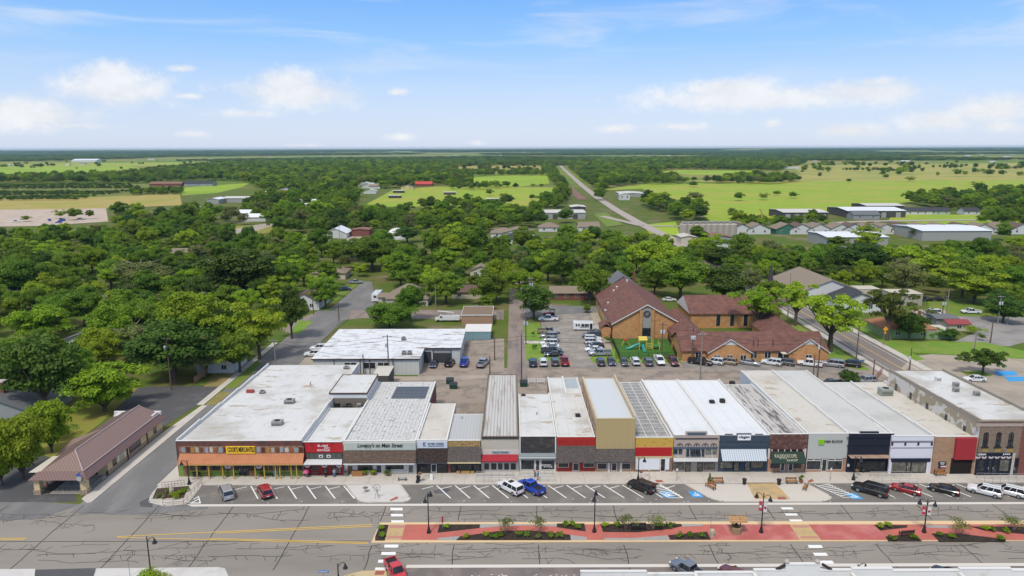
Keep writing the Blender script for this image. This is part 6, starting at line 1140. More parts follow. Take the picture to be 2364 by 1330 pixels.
# single trees standing in fields and by buildings
for px, py, wpx, ptop in ((1605, 466, 36, 441), (1705, 464, 24, 443), (1762, 462, 24, 444), (1792, 452, 18, 440), (1830, 458, 22, 442), (1690, 506, 28, 478), (1600, 432, 22, 418), (1602, 418, 16, 408), (2045, 412, 18, 402), (2100, 420, 22, 406), (2255, 432, 30, 418), (1960, 422, 12, 412), (1165, 466, 26, 446), (1145, 432, 20, 416), (1167, 432, 24, 418), (1130, 452, 18, 436), (1228, 462, 14, 448), (1190, 436, 14, 422), (1230, 432, 14, 424), (1250, 432, 12, 424), (140, 505, 26, 482), (172, 508, 36, 480), (210, 506, 18, 484), (60, 512, 22, 498), (85, 386, 20, 378), (50, 388, 10, 382), (10, 390, 22, 378), (880, 585, 60, 530), (1610, 560, 50, 520), (1640, 590, 60, 535), (1740, 520, 40, 495), (2000, 590, 70, 520), (1935, 575, 50, 545), (2120, 552, 40, 525), (940, 560, 60, 522), (1050, 575, 70, 510), (1305, 515, 40, 480), (1260, 478, 40, 440)):
    x, y = G(px, py); s = y*math.cos(pit)+H*math.sin(pit); pts.append((x, y, wpx*s/FPX, max(2.5, FP(px, ptop, y)[1])))
for _ in range(170):                           # scattered trees on the tan plain and along field edges
    px, py = rw.choice(((rw.uniform(1850, 2400), rw.uniform(377, 412)), (rw.uniform(1850, 2400), rw.uniform(376, 400)), (rw.uniform(0, 560), rw.uniform(374, 392)), (rw.uniform(1060, 1260), rw.uniform(380, 400)))); x, y = G(px, py); w = rw.uniform(9, 17); [pts.append((x+i*w*.8, y+rw.uniform(-6, 6), w*rw.uniform(.7, 1.1), w*.95)) for i in range(rw.choice((1, 1, 1, 3)))]
KINDS_ = ['mid1', 'mid2', 'mid3', 'dark1', 'dark2', 'bright1', 'bright2', 'olive1', 'round']
WT = [5, 5, 4, 2.2, 2, 5, 3.5, 2.2, 4]
def look(k): return {'m': 'mid-green broad', 'd': 'dark green dense', 'b': 'bright yellow-green', 'o': 'thin grey-green', 'r': 'rounded green'}[k[0]]
pts.sort(key=lambda p: (math.hypot(p[0], p[1]))/p[2]**.5)
NEAR = 255; rest = []; TREE_SRC = {}
for i, (x, y, w, h) in enumerate(pts):
    k = rw.choices(KINDS_, WT)[0]
    if i < NEAR:
        place = 'left of the side street' if x < -58 else 'right of the right-hand road' if x > 100 else 'behind the church' if x > 8 else 'between the side street and the lane'
        o = tree(k, x, y, w, h, '%s tree in the woods %s' % (look(k), place), 'trees in the woods '+place, rw.uniform(0, 6.28), trunk=True)
        TREE_SRC.setdefault(k, next(c for c in o.children if c.name.startswith('crown')))
    else: rest.append((x, y, w, h, k))
def scatter(name, items, label):
    """countless trees further off: one object that repeats the crowns of the trees in front"""
    me = bpy.data.meshes.new(name); me.from_pydata([(a[0], a[1], 0) for a in items], [], [])
    for nm, ty in (('siz', 'FLOAT_VECTOR'), ('rot', 'FLOAT'), ('sort', 'INT')): me.attributes.new(nm, ty, 'POINT')
    sv = np.array([(a[2]/PROTO[a[4]][2], a[2]/PROTO[a[4]][2], a[3]/PROTO[a[4]][3]) for a in items], dtype=np.float32)
    me.attributes['siz'].data.foreach_set('vector', sv.ravel()); me.attributes['rot'].data.foreach_set('value', [rw.uniform(0, 6.28) for _ in items]); me.attributes['sort'].data.foreach_set('value', [KINDS_.index(a[4]) for a in items])
    o = bpy.data.objects.new(name, me); col.objects.link(o); tag(o, label, None, None, 'stuff')
    ng = bpy.data.node_groups.new(name, 'GeometryNodeTree'); ng.interface.new_socket('Geometry', in_out='INPUT', socket_type='NodeSocketGeometry'); ng.interface.new_socket('Geometry', in_out='OUTPUT', socket_type='NodeSocketGeometry')
    N = ng.nodes.new; L = ng.links.new; gi, go, jn = N('NodeGroupInput'), N('NodeGroupOutput'), N('GeometryNodeJoinGeometry')
    def attr(nm, ty): a = N('GeometryNodeInputNamedAttribute'); a.data_type = ty; a.inputs['Name'].default_value = nm; return a.outputs[0]
    sz, ro, so = attr('siz', 'FLOAT_VECTOR'), attr('rot', 'FLOAT'), attr('sort', 'INT'); cx = N('ShaderNodeCombineXYZ'); L(ro, cx.inputs[2])
    for i, k in enumerate(KINDS_):
        if k not in TREE_SRC: continue
        inf = N('GeometryNodeObjectInfo'); inf.inputs['Object'].default_value = TREE_SRC[k]; inf.inputs['As Instance'].default_value = True
        cmp_ = N('FunctionNodeCompare'); cmp_.data_type = 'INT'; cmp_.operation = 'EQUAL'; L(so, cmp_.inputs[2]); cmp_.inputs[3].default_value = i
        ip = N('GeometryNodeInstanceOnPoints'); L(gi.outputs[0], ip.inputs['Points']); L(cmp_.outputs[0], ip.inputs['Selection']); L(inf.outputs['Geometry'], ip.inputs['Instance']); L(cx.outputs[0], ip.inputs['Rotation']); L(sz, ip.inputs['Scale']); L(ip.outputs[0], jn.inputs[0])
    L(jn.outputs[0], go.inputs[0]); md = o.modifiers.new('scatter', 'NODES'); md.node_group = ng; return o
scatter('woodland', [r for r in rest], 'woods and tree belts spreading behind the town')
far = []; rf = random.Random(3)
def nz(x, y): return math.sin(x*.0011+1.3*math.sin(y*.0007))+math.sin(y*.0019+x*.0004+2)+.8*math.sin(x*.0027-y*.0011+1)
y = 2350.0
while y < 17000:
    gap = 26+(y-2350)*.011; x = -.8*y
    while x < .8*y:
        xx, yy = x+rf.uniform(-.5, .5)*gap, y+rf.uniform(-.5, .5)*gap*1.6; v = nz(xx, yy)
        open_ = (yy < 3300 and (-1.0*yy*.9 < xx < -.42*yy)) or (yy < 3000 and .4*yy < xx < .9*yy)
        if v > (-.15 if yy < 5000 else -.3) and not open_:
            w = gap*rf.uniform(1.0, 1.5); far.append((xx, yy, w, rf.uniform(8, 13)+(yy > 9000)*6, rf.choice(KINDS_[:5])))
        x += gap
    y += gap*1.5
scatter('distant_woods', far, 'dark woods stretching to the horizon')
# orchard rows at the left: low young trees in straight lines
orch = []
for r_ in range(13):
    py = 429+r_*2.85; n = 0
    a, b = G(-120, py+1), G(325-abs(r_-4)*5 if r_ < 7 else 300-(r_-6)*18, py-1.5)
    L_ = math.hypot(b[0]-a[0], b[1]-a[1]); k = int(L_/6.5)
    if r_ in (4, 5, 9): continue
    for i in range(k): orch.append((a[0]+(b[0]-a[0])*i/k+rf.uniform(-1, 1), a[1]+(b[1]-a[1])*i/k+rf.uniform(-2, 2), rf.uniform(6, 8.5), rf.uniform(3.2, 4.8), rf.choice(('dark1', 'dark2', 'mid1'))))
scatter('orchard_shrubbery', orch, 'low rows of orchard trees in the field at the left')
# ---------------------------------------------------------------- vehicles
def paint(name, c, rough=.28, metal=.0):
    key = 'car_'+name
    if key in MATS: return MATS[key]
    m = bpy.data.materials.new(key); m.use_nodes = True; b = m.node_tree.nodes['Principled BSDF']; b.inputs['Base Color'].default_value = (*c, 1); b.inputs['Roughness'].default_value = rough; b.inputs['Metallic'].default_value = metal
    b.inputs['Coat Weight'].default_value = .6; b.inputs['Coat Roughness'].default_value = .08; MATS[key] = m; return m
CP = {'white': (.68, .69, .70), 'silver': (.36, .38, .40), 'grey': (.12, .125, .135), 'black': (.012, .012, .014), 'navy': (.015, .025, .07), 'red': (.30, .012, .018), 'blue': (.012, .06, .42), 'tan': (.40, .34, .25), 'sage': (.25, .30, .29), 'maroon': (.11, .015, .018), 'steel': (.08, .14, .26), 'bright red': (.48, .02, .03), 'dark grey': (.05, .055, .065), 'graphite': (.16, .19, .23)}
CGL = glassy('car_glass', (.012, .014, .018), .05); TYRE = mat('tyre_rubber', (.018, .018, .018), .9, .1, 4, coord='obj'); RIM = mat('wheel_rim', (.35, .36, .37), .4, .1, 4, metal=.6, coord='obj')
HL = mat('headlight_lens', (.62, .63, .62), .2, .05, 4, coord='obj'); TL = mat('tail_light_lens', (.35, .012, .012), .3, .05, 4, coord='obj'); TRIMB = mat('black_plastic', (.02, .02, .021), .6, .1, 4, coord='obj'); PLATE = mat('plate_white', (.6, .6, .6), .6, coord='obj')
SPEC = {   # length, width, body stations (x, half width, bottom, top), cabin: belt x0,x1,z  roof x0,x1,z  half widths
 'sedan': (4.85, [(-2.42, .74, .42, .78), (-2.30, .86, .26, .95), (-1.75, .90, .20, 1.0), (-.9, .91, .20, .97), (.9, .91, .20, .95), (1.5, .90, .20, .92), (2.15, .86, .22, .80), (2.36, .78, .28, .68), (2.43, .66, .38, .58)], (-1.95, 1.15, .95, -1.05, .25, 1.44, .84, .62)),
 'suv': (4.9, [(-2.45, .80, .45, .95), (-2.38, .90, .34, 1.06), (-1.5, .95, .26, 1.1), (.9, .95, .26, 1.08), (1.6, .94, .27, 1.05), (2.2, .90, .30, .95), (2.40, .82, .36, .82), (2.47, .7, .45, .7)], (-2.40, 1.15, 1.06, -2.10, .35, 1.74, .88, .70)),
 'big_suv': (5.5, [(-2.75, .84, .45, 1.0), (-2.70, .98, .36, 1.15), (-1.6, 1.0, .3, 1.18), (1.1, 1.0, .3, 1.16), (1.9, .99, .3, 1.14), (2.5, .95, .34, 1.02), (2.7, .88, .4, .9), (2.76, .76, .5, .75)], (-2.70, 1.35, 1.13, -2.45, .6, 1.88, .93, .78)),
 'minivan': (5.1, [(-2.55, .82, .40, .9), (-2.48, .94, .3, 1.02), (-1.5, .98, .22, 1.05), (1.2, .98, .22, 1.03), (1.7, .97, .22, .98), (2.3, .92, .24, .84), (2.5, .82, .3, .7), (2.56, .68, .4, .58)], (-2.48, 1.75, 1.02, -2.2, .75, 1.74, .92, .74)),
 'pickup': (5.9, [(-2.95, .84, .5, 1.0), (-2.90, .98, .4, 1.1), (-1.2, 1.0, .34, 1.12), (1.3, 1.0, .34, 1.12), (1.9, .99, .34, 1.1), (2.6, .96, .38, 1.02), (2.85, .9, .44, .9), (2.96, .78, .52, .75)], (-.85, 1.45, 1.10, -.62, .75, 1.88, .92, .74))}
CAR_PROTO = {}
def car_proto(kind):
    L, st, cb = SPEC[kind]; parts = {}
    b = MB(); rings = []
    for (x, w, z0, z1) in st: rings.append([(x, -w*.9, z0), (x, -w, z0+.14), (x, -w, (z0+z1)/2), (x, -w*.985, z1-.13), (x, -w*.86, z1), (x, w*.86, z1), (x, w*.985, z1-.13), (x, w, (z0+z1)/2), (x, w, z0+.14), (x, w*.9, z0)])
    b.loft(rings); parts['body'] = b
    x0, x1, zb, r0, r1, zr, wb, wr = cb
    g = MB(); g.loft([[(x0, -wb, zb-.05), (x1, -wb, zb-.05), (x1, wb, zb-.05), (x0, wb, zb-.05)], [(r0, -wr, zr-.03), (r1, -wr, zr-.03), (r1, wr, zr-.03), (r0, wr, zr-.03)]]); parts['cabin_glass'] = g
    r = MB(); e = .04; r.loft([[(r0-.06, -wr-e, zr-.05), (r1+.05, -wr-e, zr-.05), (r1+.05, wr+e, zr-.05), (r0-.06, wr+e, zr-.05)], [(r0, -wr-.02, zr), (r1, -wr-.02, zr), (r1, wr+.02, zr), (r0, wr+.02, zr)], [(r0+.25, -wr*.75, zr+.035), (r1-.25, -wr*.75, zr+.035), (r1-.25, wr*.75, zr+.035), (r0+.25, wr*.75, zr+.035)]])
    cols_ = [0, 1] if kind != 'pickup' else [0, 1]
    for s in (-1, 1):
        for (xa, xb) in [(x0, r0), (x1, r1)]+[(x0+(x1-x0)*f, r0+(r1-r0)*f) for f in ((.36, .66) if kind != 'pickup' else (.5,))]: r.tube([(xa, s*wb*.99, zb-.02), (xb, s*wr*1.0, zr-.03)], .05, 4)
    parts['roof'] = r
    if kind == 'pickup':
        t = MB(); t.box(-2.86, -.92, -.80, .80, 1.125, 1.135); parts['cargo_bed'] = t
        w = MB(); w.box(-2.92, -.88, -.97, -.83, 1.08, 1.32); w.box(-2.92, -.88, .83, .97, 1.08, 1.32); w.box(-2.94, -2.84, -.97, .97, 1.08, 1.32); w.box(-.93, -.85, -.97, .97, 1.08, 1.36); parts['bed_wall'] = w
    tr = MB(); (xr, wr_, zr0, zr1), (xf, wf, zf0, zf1) = st[0], st[-1]
    parts['front_bumper'] = MB().box(xf-.2, xf+.05, -wf*1.08, wf*1.08, zf0-.06, zf0+.13); parts['rear_bumper'] = MB().box(xr-.05, xr+.15, -wr_*1.06, wr_*1.06, zr0-.08, zr0+.12)
    parts['grille'] = MB().box(xf-.05, xf+.02, -wf*.6, wf*.6, zf0+.14, zf1-.03)
    parts['number_plate'] = MB().box(xr-.06, xr-.01, -.26, .26, zr0+.18, zr0+.33)
    zt = st[0][3]
    return parts, st, cb
def wheel_at(root, x, y, r=.36):
    o = MB().tube([(x, y-.11, r), (x, y+.11, r)], r, 14).build('wheel', TYRE, root); s = -1 if y < 0 else 1; MB().tube([(x, y+s*.10, r), (x, y+s*.125, r)], r*.62, 10).build('rim', RIM, o)
VPROTO = {}
def local(q, nm, m, t): o = q.build(nm, m); o.parent = t; return o
def vehicle(kind, colour, px, py, head, label, sc_=1.0, group=None, name=None, z=0, roofrack=False, dz=0):
    """vehicle of one kind standing on pixel (px, py); head = compass heading of its nose in degrees from +X"""
    x, y = G(px, py, z)
    nm = name or {'sedan': 'sedan_car', 'suv': 'estate_car', 'big_suv': 'estate_car', 'minivan': 'minivan', 'pickup': 'pickup_truck'}[kind]; cat = {'sedan': 'car', 'suv': 'car', 'big_suv': 'car', 'minivan': 'minivan', 'pickup': 'pickup truck'}[kind]
    key = (kind, colour)
    if key not in VPROTO:
        t = thing(nm, label, cat, (0, 0, 0)); pm = paint(colour, CP[colour], metal=.4 if colour in ('silver', 'grey', 'steel', 'graphite', 'tan', 'sage') else 0); parts, st, cb = car_proto(kind)
        for k, q in parts.items():
            m = pm if k in ('body', 'roof', 'bed_wall') else CGL if k == 'cabin_glass' else PLATE if k == 'number_plate' else pm if 'bumper' in k and kind in ('sedan', 'minivan') else TRIMB
            o = q.build(k, m, t)
            if k == 'body': o.data.polygons.foreach_set('use_smooth', [True]*len(o.data.polygons)); o.data.set_sharp_from_angle(angle=.6)
        L = SPEC[kind][0]; wx = L*.30; wy = st[3][1]-.08; rr = .41 if kind in ('pickup', 'big_suv') else .36
        for a in (-wx-.05, wx+.05):
            for b in (-wy, wy): wheel_at(t, a, b, rr)
        f, r_ = st[-3], st[1]
        for s in (-1, 1):
            MB().box(f[0]-.1, st[-2][0]+.06, s*f[1]*.62, s*f[1]*.96, f[3]-.24, f[3]-.06).build('headlight', HL, t); MB().box(r_[0]-.05, r_[0]+.12, s*r_[1]*.74, s*r_[1]*1.005, r_[3]-.42, r_[3]-.08).build('tail_light', TL, t)
            MB().box(cb[1]-.55, cb[1]-.35, s*(st[3][1]-.02), s*(st[3][1]+.2), cb[2]+.02, cb[2]+.2).build('wing_mirror', pm, t)
        VPROTO[key] = t
    else: t = copy_tree(VPROTO[key]); t.name = nm
    t['label'] = label; t.location = (x, y, z+dz); t.rotation_euler = (0, 0, R_(head)); t.scale = (sc_, sc_, sc_)
    if group: t['group'] = group
    elif 'group' in t: del t['group']
    if roofrack:
        for s in (-.45, .45): local(MB().box(-2.0, .3, s-.03, s+.03, 1.78, 1.86), 'roof_rail', RIM, t)
    return t
NI = 122                                       # nose-in heading of the angled stalls
# cars along the main street
vehicle('minivan', 'silver', 523, 1143, NI, 'silver minivan parked alone nearest the corner planter', z=.05); vehicle('suv', 'red', 612, 1141, NI, 'dark red family car with sunroof below the orange canopy store', z=.05)
v = vehicle('big_suv', 'white', 1178, 1133, NI+10, 'white large estate car with dark sunroof beside the blue pickup', z=.05); local(MB().box(-.7, .2, -.5, .5, 1.915, 1.935), 'sunroof', CGL, v)
vehicle('pickup', 'blue', 1225, 1132, NI+10, 'bright blue pickup truck parked beside the white estate car', z=.05)
v = vehicle('suv', 'black', 1480, 1130, NI+14, 'black estate car with its tailgate open beside the marked bays', z=.05, sc_=1.05)
local(MB().loft([[(-2.1, -.75, 1.74), (-2.1, .75, 1.74), (-2.1, .75, 1.68), (-2.1, -.75, 1.68)], [(-3.05, -.72, 1.92), (-3.05, .72, 1.92), (-3.05, .72, 1.86), (-3.05, -.72, 1.86)]]), 'tailgate', paint('black', CP['black']), v)
vehicle('big_suv', 'black', 2008, 1138, NI+20, 'long black estate car beside the blue marked bay at the right', z=.05, sc_=1.05); vehicle('sedan', 'red', 2090, 1135, NI+22, 'dark red sedan in front of the white shop', z=.05); vehicle('sedan', 'black', 2178, 1136, NI+22, 'black sedan in front of the brick passage', z=.05)
vehicle('suv', 'white', 2272, 1140, NI+22, 'white estate car with roof rails near the right edge', z=.05, sc_=1.05, roofrack=True); vehicle('suv', 'white', 2326, 1141, NI+22, 'white crossover car cut close to the right edge', z=.05)
vehicle('pickup', 'bright red', 914, 1327, -62, 'bright red pickup truck half cut by the bottom edge', z=.05, sc_=.95); vehicle('pickup', 'graphite', 1590, 1327, 128, 'grey pickup behind the white roof edge at the bottom', z=.05); vehicle('sedan', 'maroon', 1697, 1334, 128, 'maroon car hidden behind the white roof edge', z=.05); vehicle('sedan', 'black', 2192, 1336, 128, 'black car whose roof shows over the near parapet', z=.05)
# church parking lot
B = 1.13
for a in (('pickup', 'white', 1266, 741, 180, 'white pickup with red tractor behind it at the top of the church lot'), ('pickup', 'tan', 1266, 770, 0, 'tan pickup facing the middle of the church lot'), ('suv', 'silver', 1267, 780, 180, 'silver estate car just below the tan pickup'), ('sedan', 'sage', 1271, 788, 180, 'grey-green sedan between a silver and a white car'), ('suv', 'white', 1267, 797, 180, 'white estate car below the grey-green sedan'), ('sedan', 'white', 1271, 804, 180, 'white sedan above the dark grey pickup'), ('pickup', 'dark grey', 1274, 815, 0, 'dark grey pickup above the black sedan in the church lot'), ('sedan', 'black', 1278, 823, 180, 'black sedan lowest in the left column of the church lot'),
          ('big_suv', 'dark grey', 1366, 779, 180, 'dark estate car topmost in the right column of the church lot'), ('suv', 'white', 1369, 787, 0, 'white estate car below the topmost dark one'), ('suv', 'white', 1369, 794, 0, 'white estate car above the black sedan in the right column'), ('sedan', 'black', 1374, 802, 180, 'black sedan in the right column of the church lot'), ('sedan', 'white', 1371, 811, 180, 'white sedan behind the silver pickup'), ('pickup', 'silver', 1385, 821, 180, 'silver pickup lowest in the right column by the grass island'),
          ('suv', 'navy', 1230, 843, 90, 'navy estate car leftmost below the church lawn'), ('suv', 'white', 1254, 842, 90, 'small white car second in the row below the church lawn'), ('suv', 'grey', 1281, 841, 90, 'grey estate car left of the red pickup'), ('pickup', 'red', 1303, 840, 90, 'red pickup at the end of the row below the church lawn'), ('suv', 'dark grey', 1386, 841, 90, 'dark estate car leftmost below the playground'), ('sedan', 'navy', 1411, 840, -90, 'navy sedan below the playground fence'), ('sedan', 'dark grey', 1441, 841, -90, 'dark grey sedan left of a white hatchback'), ('suv', 'white', 1466, 840, 90, 'white hatchback below the playground'), ('suv', 'graphite', 1496, 841, 90, 'graphite estate car left of the white pickup'), ('pickup', 'white', 1522, 838, -90, 'white pickup facing the shops below the playground'), ('pickup', 'maroon', 1554, 840, -90, 'maroon pickup at the end of the playground row'),
          ('pickup', 'black', 1616, 841, -30, 'black pickup leftmost in front of the brick church wing'), ('suv', 'white', 1648, 840, 150, 'white estate car beside the black pickup'), ('suv', 'tan', 1678, 840, 150, 'beige estate car under the first church gable'), ('sedan', 'silver', 1731, 842, -30, 'silver hatchback alone in front of the church windows'), ('suv', 'white', 1781, 842, 150, 'white estate car left of a grey one by the church door'), ('suv', 'grey', 1810, 842, 150, 'grey crossover under the church door canopy'), ('pickup', 'white', 1869, 845, 155, 'white pickup in front of the right church gable'), ('big_suv', 'silver', 1921, 846, 155, 'silver estate car at the end of the church row'), ('suv', 'black', 1962, 846, 155, 'black crossover last in the church row by the grass')):
    k, c, px, py, hd, lab = a; vehicle(k, c, px, py, hd, lab, B if py > 775 else B*1.08)
for a in (('sedan', 'navy', 1001, 845, -90, 'dark blue sedan leftmost behind the warehouse bay'), ('suv', 'black', 1039, 843, 80, 'black small car in front of the open bay'), ('pickup', 'blue', 1072, 842, 88, 'faded blue pickup in the yard behind the shops'), ('pickup', 'silver', 1115, 844, 75, 'silver pickup at the right of the back yard'), ('suv', 'white', 724, 822, 185, 'white estate car at the corner of the warehouse, lower one'), ('suv', 'white', 737, 808, 185, 'white estate car at the corner of the warehouse, upper one'), ('pickup', 'dark grey', 1919, 893, 190, 'dark pickup half hidden by the crepe myrtle'), ('suv', 'silver', 1997, 884, 190, 'silver car right of the crepe myrtle'), ('sedan', 'white', 2250, 880, 175, 'white car behind the two-storey building'), ('suv', 'navy', 796, 671, 20, 'dark car in the drive at the side street'), ('pickup', 'silver', 820, 655, 10, 'pickup near the far end of the side street'),
          ('big_suv', 'white', 2150, 726, 175, 'white estate car on the grass by the metal shed'), ('pickup', 'white', 2241, 724, 170, 'white pickup on the grass at the right edge'), ('sedan', 'black', 2142, 695, 0, 'dark car left of another dark car under the woods'), ('sedan', 'black', 2166, 695, 0, 'dark car right of another dark car under the woods'), ('sedan', 'white', 1545, 695, 0, 'white car between church hall and trees')):
    k, c, px, py, hd, lab = a; vehicle(k, c, px, py, hd, lab, 1.1)
rs = random.Random(6)
for i in range(34):
    px, py = rs.uniform(1095, 1190), rs.uniform(494, 503)
    if i > 24: px, py = rs.uniform(0, 230), rs.uniform(500, 516)
    if i > 30: px, py = rs.uniform(850, 882), rs.uniform(555, 568)
    vehicle(rs.choice(('sedan', 'suv', 'pickup')), rs.choice(('white', 'silver', 'blue', 'black', 'red', 'navy')), px, py, rs.uniform(0, 360), 'tiny car in a crowded far yard among the trees', 1.1, 'cars in far yards')
for o in [o for o in bpy.data.objects if o.parent is None and o.get('group') == 'cars in far yards']:
    for ch in list(o.children):
        if not ch.name.startswith(('body', 'cabin', 'roof')):
            for g in list(ch.children): bpy.data.objects.remove(g)
            bpy.data.objects.remove(ch)
def bus():
    x, y = G(1352, 762); t = thing('shuttle_bus', 'white shuttle bus parked across the church lot', 'bus', (x, y, 0)); W_ = paint('white', CP['white']); L, w = 4.1, 1.2
    b = MB().loft([[(xx, -w*k, .5), (xx, -w*k, 2.6), (xx, -w*k*.9, 2.95), (xx, w*k*.9, 2.95), (xx, w*k, 2.6), (xx, w*k, .5)] for xx, k in ((-L, .94), (-L+.12, 1), (2.2, 1), (2.4, .96))])
    n = MB(); n.loft([[(2.35, -1.0, .5), (2.35, -1.0, 1.9), (2.35, 1.0, 1.9), (2.35, 1.0, .5)], [(3.1, -1.0, .5), (3.1, -.98, 1.35), (3.1, .98, 1.35), (3.1, 1.0, .5)], [(4.1, -.9, .55), (4.1, -.88, 1.15), (4.1, .88, 1.15), (4.1, .9, .55)]])
    def lb(q, nm, m): o = q.build(nm, m); o.parent = t; return o
    lb(b, 'body', W_); lb(n, 'bonnet', W_); lb(MB().quad((2.43, -.95, 1.95), (2.43, .95, 1.95), (2.43, .95, 2.55), (2.43, -.95, 2.55)), 'windscreen', CGL)
    for x0, x1 in ((-3.3, -2.8), (-2.5, -2.0), (-1.5, -.5), (-.35, .65), (.75, 1.05)):
        for s in (-1, 1): lb(MB().box(x0, x1, s*1.19, s*1.215, 1.5, 2.3), 'side_window', CGL)
    lb(MB().box(1.3, 2.1, -1.225, -1.19, .6, 2.5), 'door', CGL); lb(MB().box(-1.9, .9, -1.22, -1.19, 1.1, 1.45), 'grey_stripe', mat('bus_stripe', (.2, .2, .22), .5, coord='obj'))
    for a in (-2.4, 3.0):
        for s in (-1.05, 1.05): wheel_at_local(t, a, s)
    t.rotation_euler = (0, 0, R_(-3)); t.scale = (1.02,)*3
def wheel_at_local(t, x, y, r=.42):
    o = MB().tube([(x, y-.13, r), (x, y+.13, r)], r, 14).build('wheel', TYRE); o.parent = t; s = -1 if y < 0 else 1
    k = MB().tube([(x, y+s*.12, r), (x, y+s*.145, r)], r*.62, 10).build('rim', RIM); k.parent = o
bus()
def trailer(px, py):
    x, y = G(px, py); t = thing('caravan_trailer', 'white travel trailer parked beside the tan hip-roofed house', 'trailer', (x, y, 0)); W_ = paint('white', CP['white'])
    MB().box(x-1.4, x+1.4, y, y+9, .6, 3.4).build('body', W_, t); MB().box(x-.5, x+.5, y-.05, y+.0, 2.0, 2.8).build('rear_window', CGL, t); MB().box(x+1.4, x+1.45, y+2, y+7, 1.9, 2.7).build('side_window', CGL, t); MB().box(x-.5, x+.5, y+3, y+4.4, 3.4, 3.7).build('roof_unit', PAR, t)
    for s in (-1.3, 1.3): MB().tube([(x+s-.12, y+4, .4), (x+s+.12, y+4, .4)], .4, 12).build('wheel', TYRE, t)
trailer(866, 699)
def utility_truck():
    x, y = G(1034, 742); t = thing('utility_truck', 'white utility truck with boom beside the tan flat building', 'truck', (x, y, 0)); W_ = paint('white', CP['white'])
    MB().box(x-1.8, x+4.2, y-1.1, y+1.1, .7, 2.1).build('service_body', W_, t); MB().loft([[(x-4.4, y-1, .6), (x-4.4, y+1, .6), (x-4.4, y+1, 1.3), (x-4.4, y-1, 1.3)], [(x-3.3, y-1.05, .6), (x-3.3, y+1.05, .6), (x-3.3, y+1.05, 1.45), (x-3.3, y-1.05, 1.45)], [(x-2.8, y-1, .6), (x-2.8, y+1, .6), (x-2.8, y+1, 2.3), (x-2.8, y-1, 2.3)], [(x-1.9, y-1, .6), (x-1.9, y+1, .6), (x-1.9, y+1, 2.35), (x-1.9, y-1, 2.35)]]).build('cab', W_, t)
    MB().box(x-2.6, x-2.0, y-1.06, y-1.0, 1.5, 2.1).build('side_window', CGL, t); MB().tube([(x+2, y, 2.1), (x+2, y, 3.2), (x-3.5, y, 3.7)], .22, 6).build('boom', PAR, t)
    for a in (-3.3, 2.6):
        for s in (-.95, .95): MB().tube([(x+a, y+s-.13, .45), (x+a, y+s+.13, .45)], .45, 12).build('wheel', TYRE, t)
utility_truck()
def tractor():
    x, y = G(1267, 731); t = thing('red_tractor', 'red compact tractor with black roof behind the white pickup', 'tractor', (x, y, 0)); r = mat('tractor_red', (.35, .02, .015), .5)
    MB().loft([[(x-2, y-.5, .7), (x-2, y+.5, .7), (x-2, y+.5, 1.3), (x-2, y-.5, 1.3)], [(x+.3, y-.6, .7), (x+.3, y+.6, .7), (x+.3, y+.6, 1.6), (x+.3, y-.6, 1.6)], [(x+2, y-.7, .8), (x+2, y+.7, .8), (x+2, y+.7, 1.5), (x+2, y-.7, 1.5)]]).build('body', r, t); MB().box(x+.2, x+2.2, y-.8, y+.8, 2.6, 2.75).build('canopy', BLACK, t)
    for a in (.4, 2.0):
        for s in (-.7, .7): MB().tube([(x+a, y+s, 1.4), (x+a, y+s, 2.6)], .05, 4).build('canopy_post', BLACK, t)
    for a, rr in ((-1.4, .45), (1.4, .75)):
        for s in (-.8, .8): MB().tube([(x+a, y+s-.15, rr), (x+a, y+s+.15, rr)], rr, 12).build('wheel', TYRE, t)
tractor()
# ---------------------------------------------------------------- street furniture
def lamp(px, py, ptop, label, double=True, banners=False, basket=False, z=.14, flip=1, turn=0):
    x, y = G(px, py, z); h = FP(px, ptop, y)[1]-z; t = thing('street_lamp', label, 'street lamp', (x, y, z), 'black street lamps of the main street'); B_ = BLACK
    MB().lathe(x, y, [(.34, z), (.34, z+.25), (.24, z+.5), (.17, z+.8), (.14, z+1.1)], 10).build('base', B_, t); MB().lathe(x, y, [(.10, z+1.0), (.085, z+h*.75), (.07, z+h*.93), (.14, z+h*.94), (.05, z+h*.96), (.03, z+h)], 8).build('post', B_, t)
    for s in ((-1, 1) if double else (flip,)):
        ex = 1.05*s; hz = z+h*.90
        a = MB().tube([(x, y, hz-.35), (x+ex*.35, y, hz+.25), (x+ex*.75, y, hz+.42), (x+ex, y, hz+.2)], .05, 6).build('arm', B_, t)
        MB().lathe(x+ex, y, [(.05, hz+.3), (.10, hz+.1), (.17, hz-.1), (.34, hz-.42), (.36, hz-.5)], 10).build('lamp_head', B_, a); MB().lathe(x+ex, y, [(.30, hz-.50), (.22, hz-.62), (.05, hz-.68)], 8).build('lamp_glass', mat('lamp_glass', (.55, .55, .5), .3), a)
    if banners:
        for s, m in ((-1, mat('banner_red', (.50, .05, .08), .8)), (1, mat('banner_white', (.66, .62, .60), .8))): MB().box(x+s*.12, x+s*.62, y-.02, y+.02, z+h*.52, z+h*.76).build('banner', m, t); MB().box(x+s*.2, x+s*.54, y-.03, y-.021, z+h*.60, z+h*.66).build('banner_lettering', WTRIM if s < 0 else CRIM, t)
    t.rotation_euler = (0, 0, R_(turn))
    if basket: MB().lathe(x+.5, y, [(.05, z+1.5), (.32, z+1.7), (.36, z+1.95)], 8).build('flower_basket', mat('basket_brown', (.20, .10, .05), .9), t)
    return t
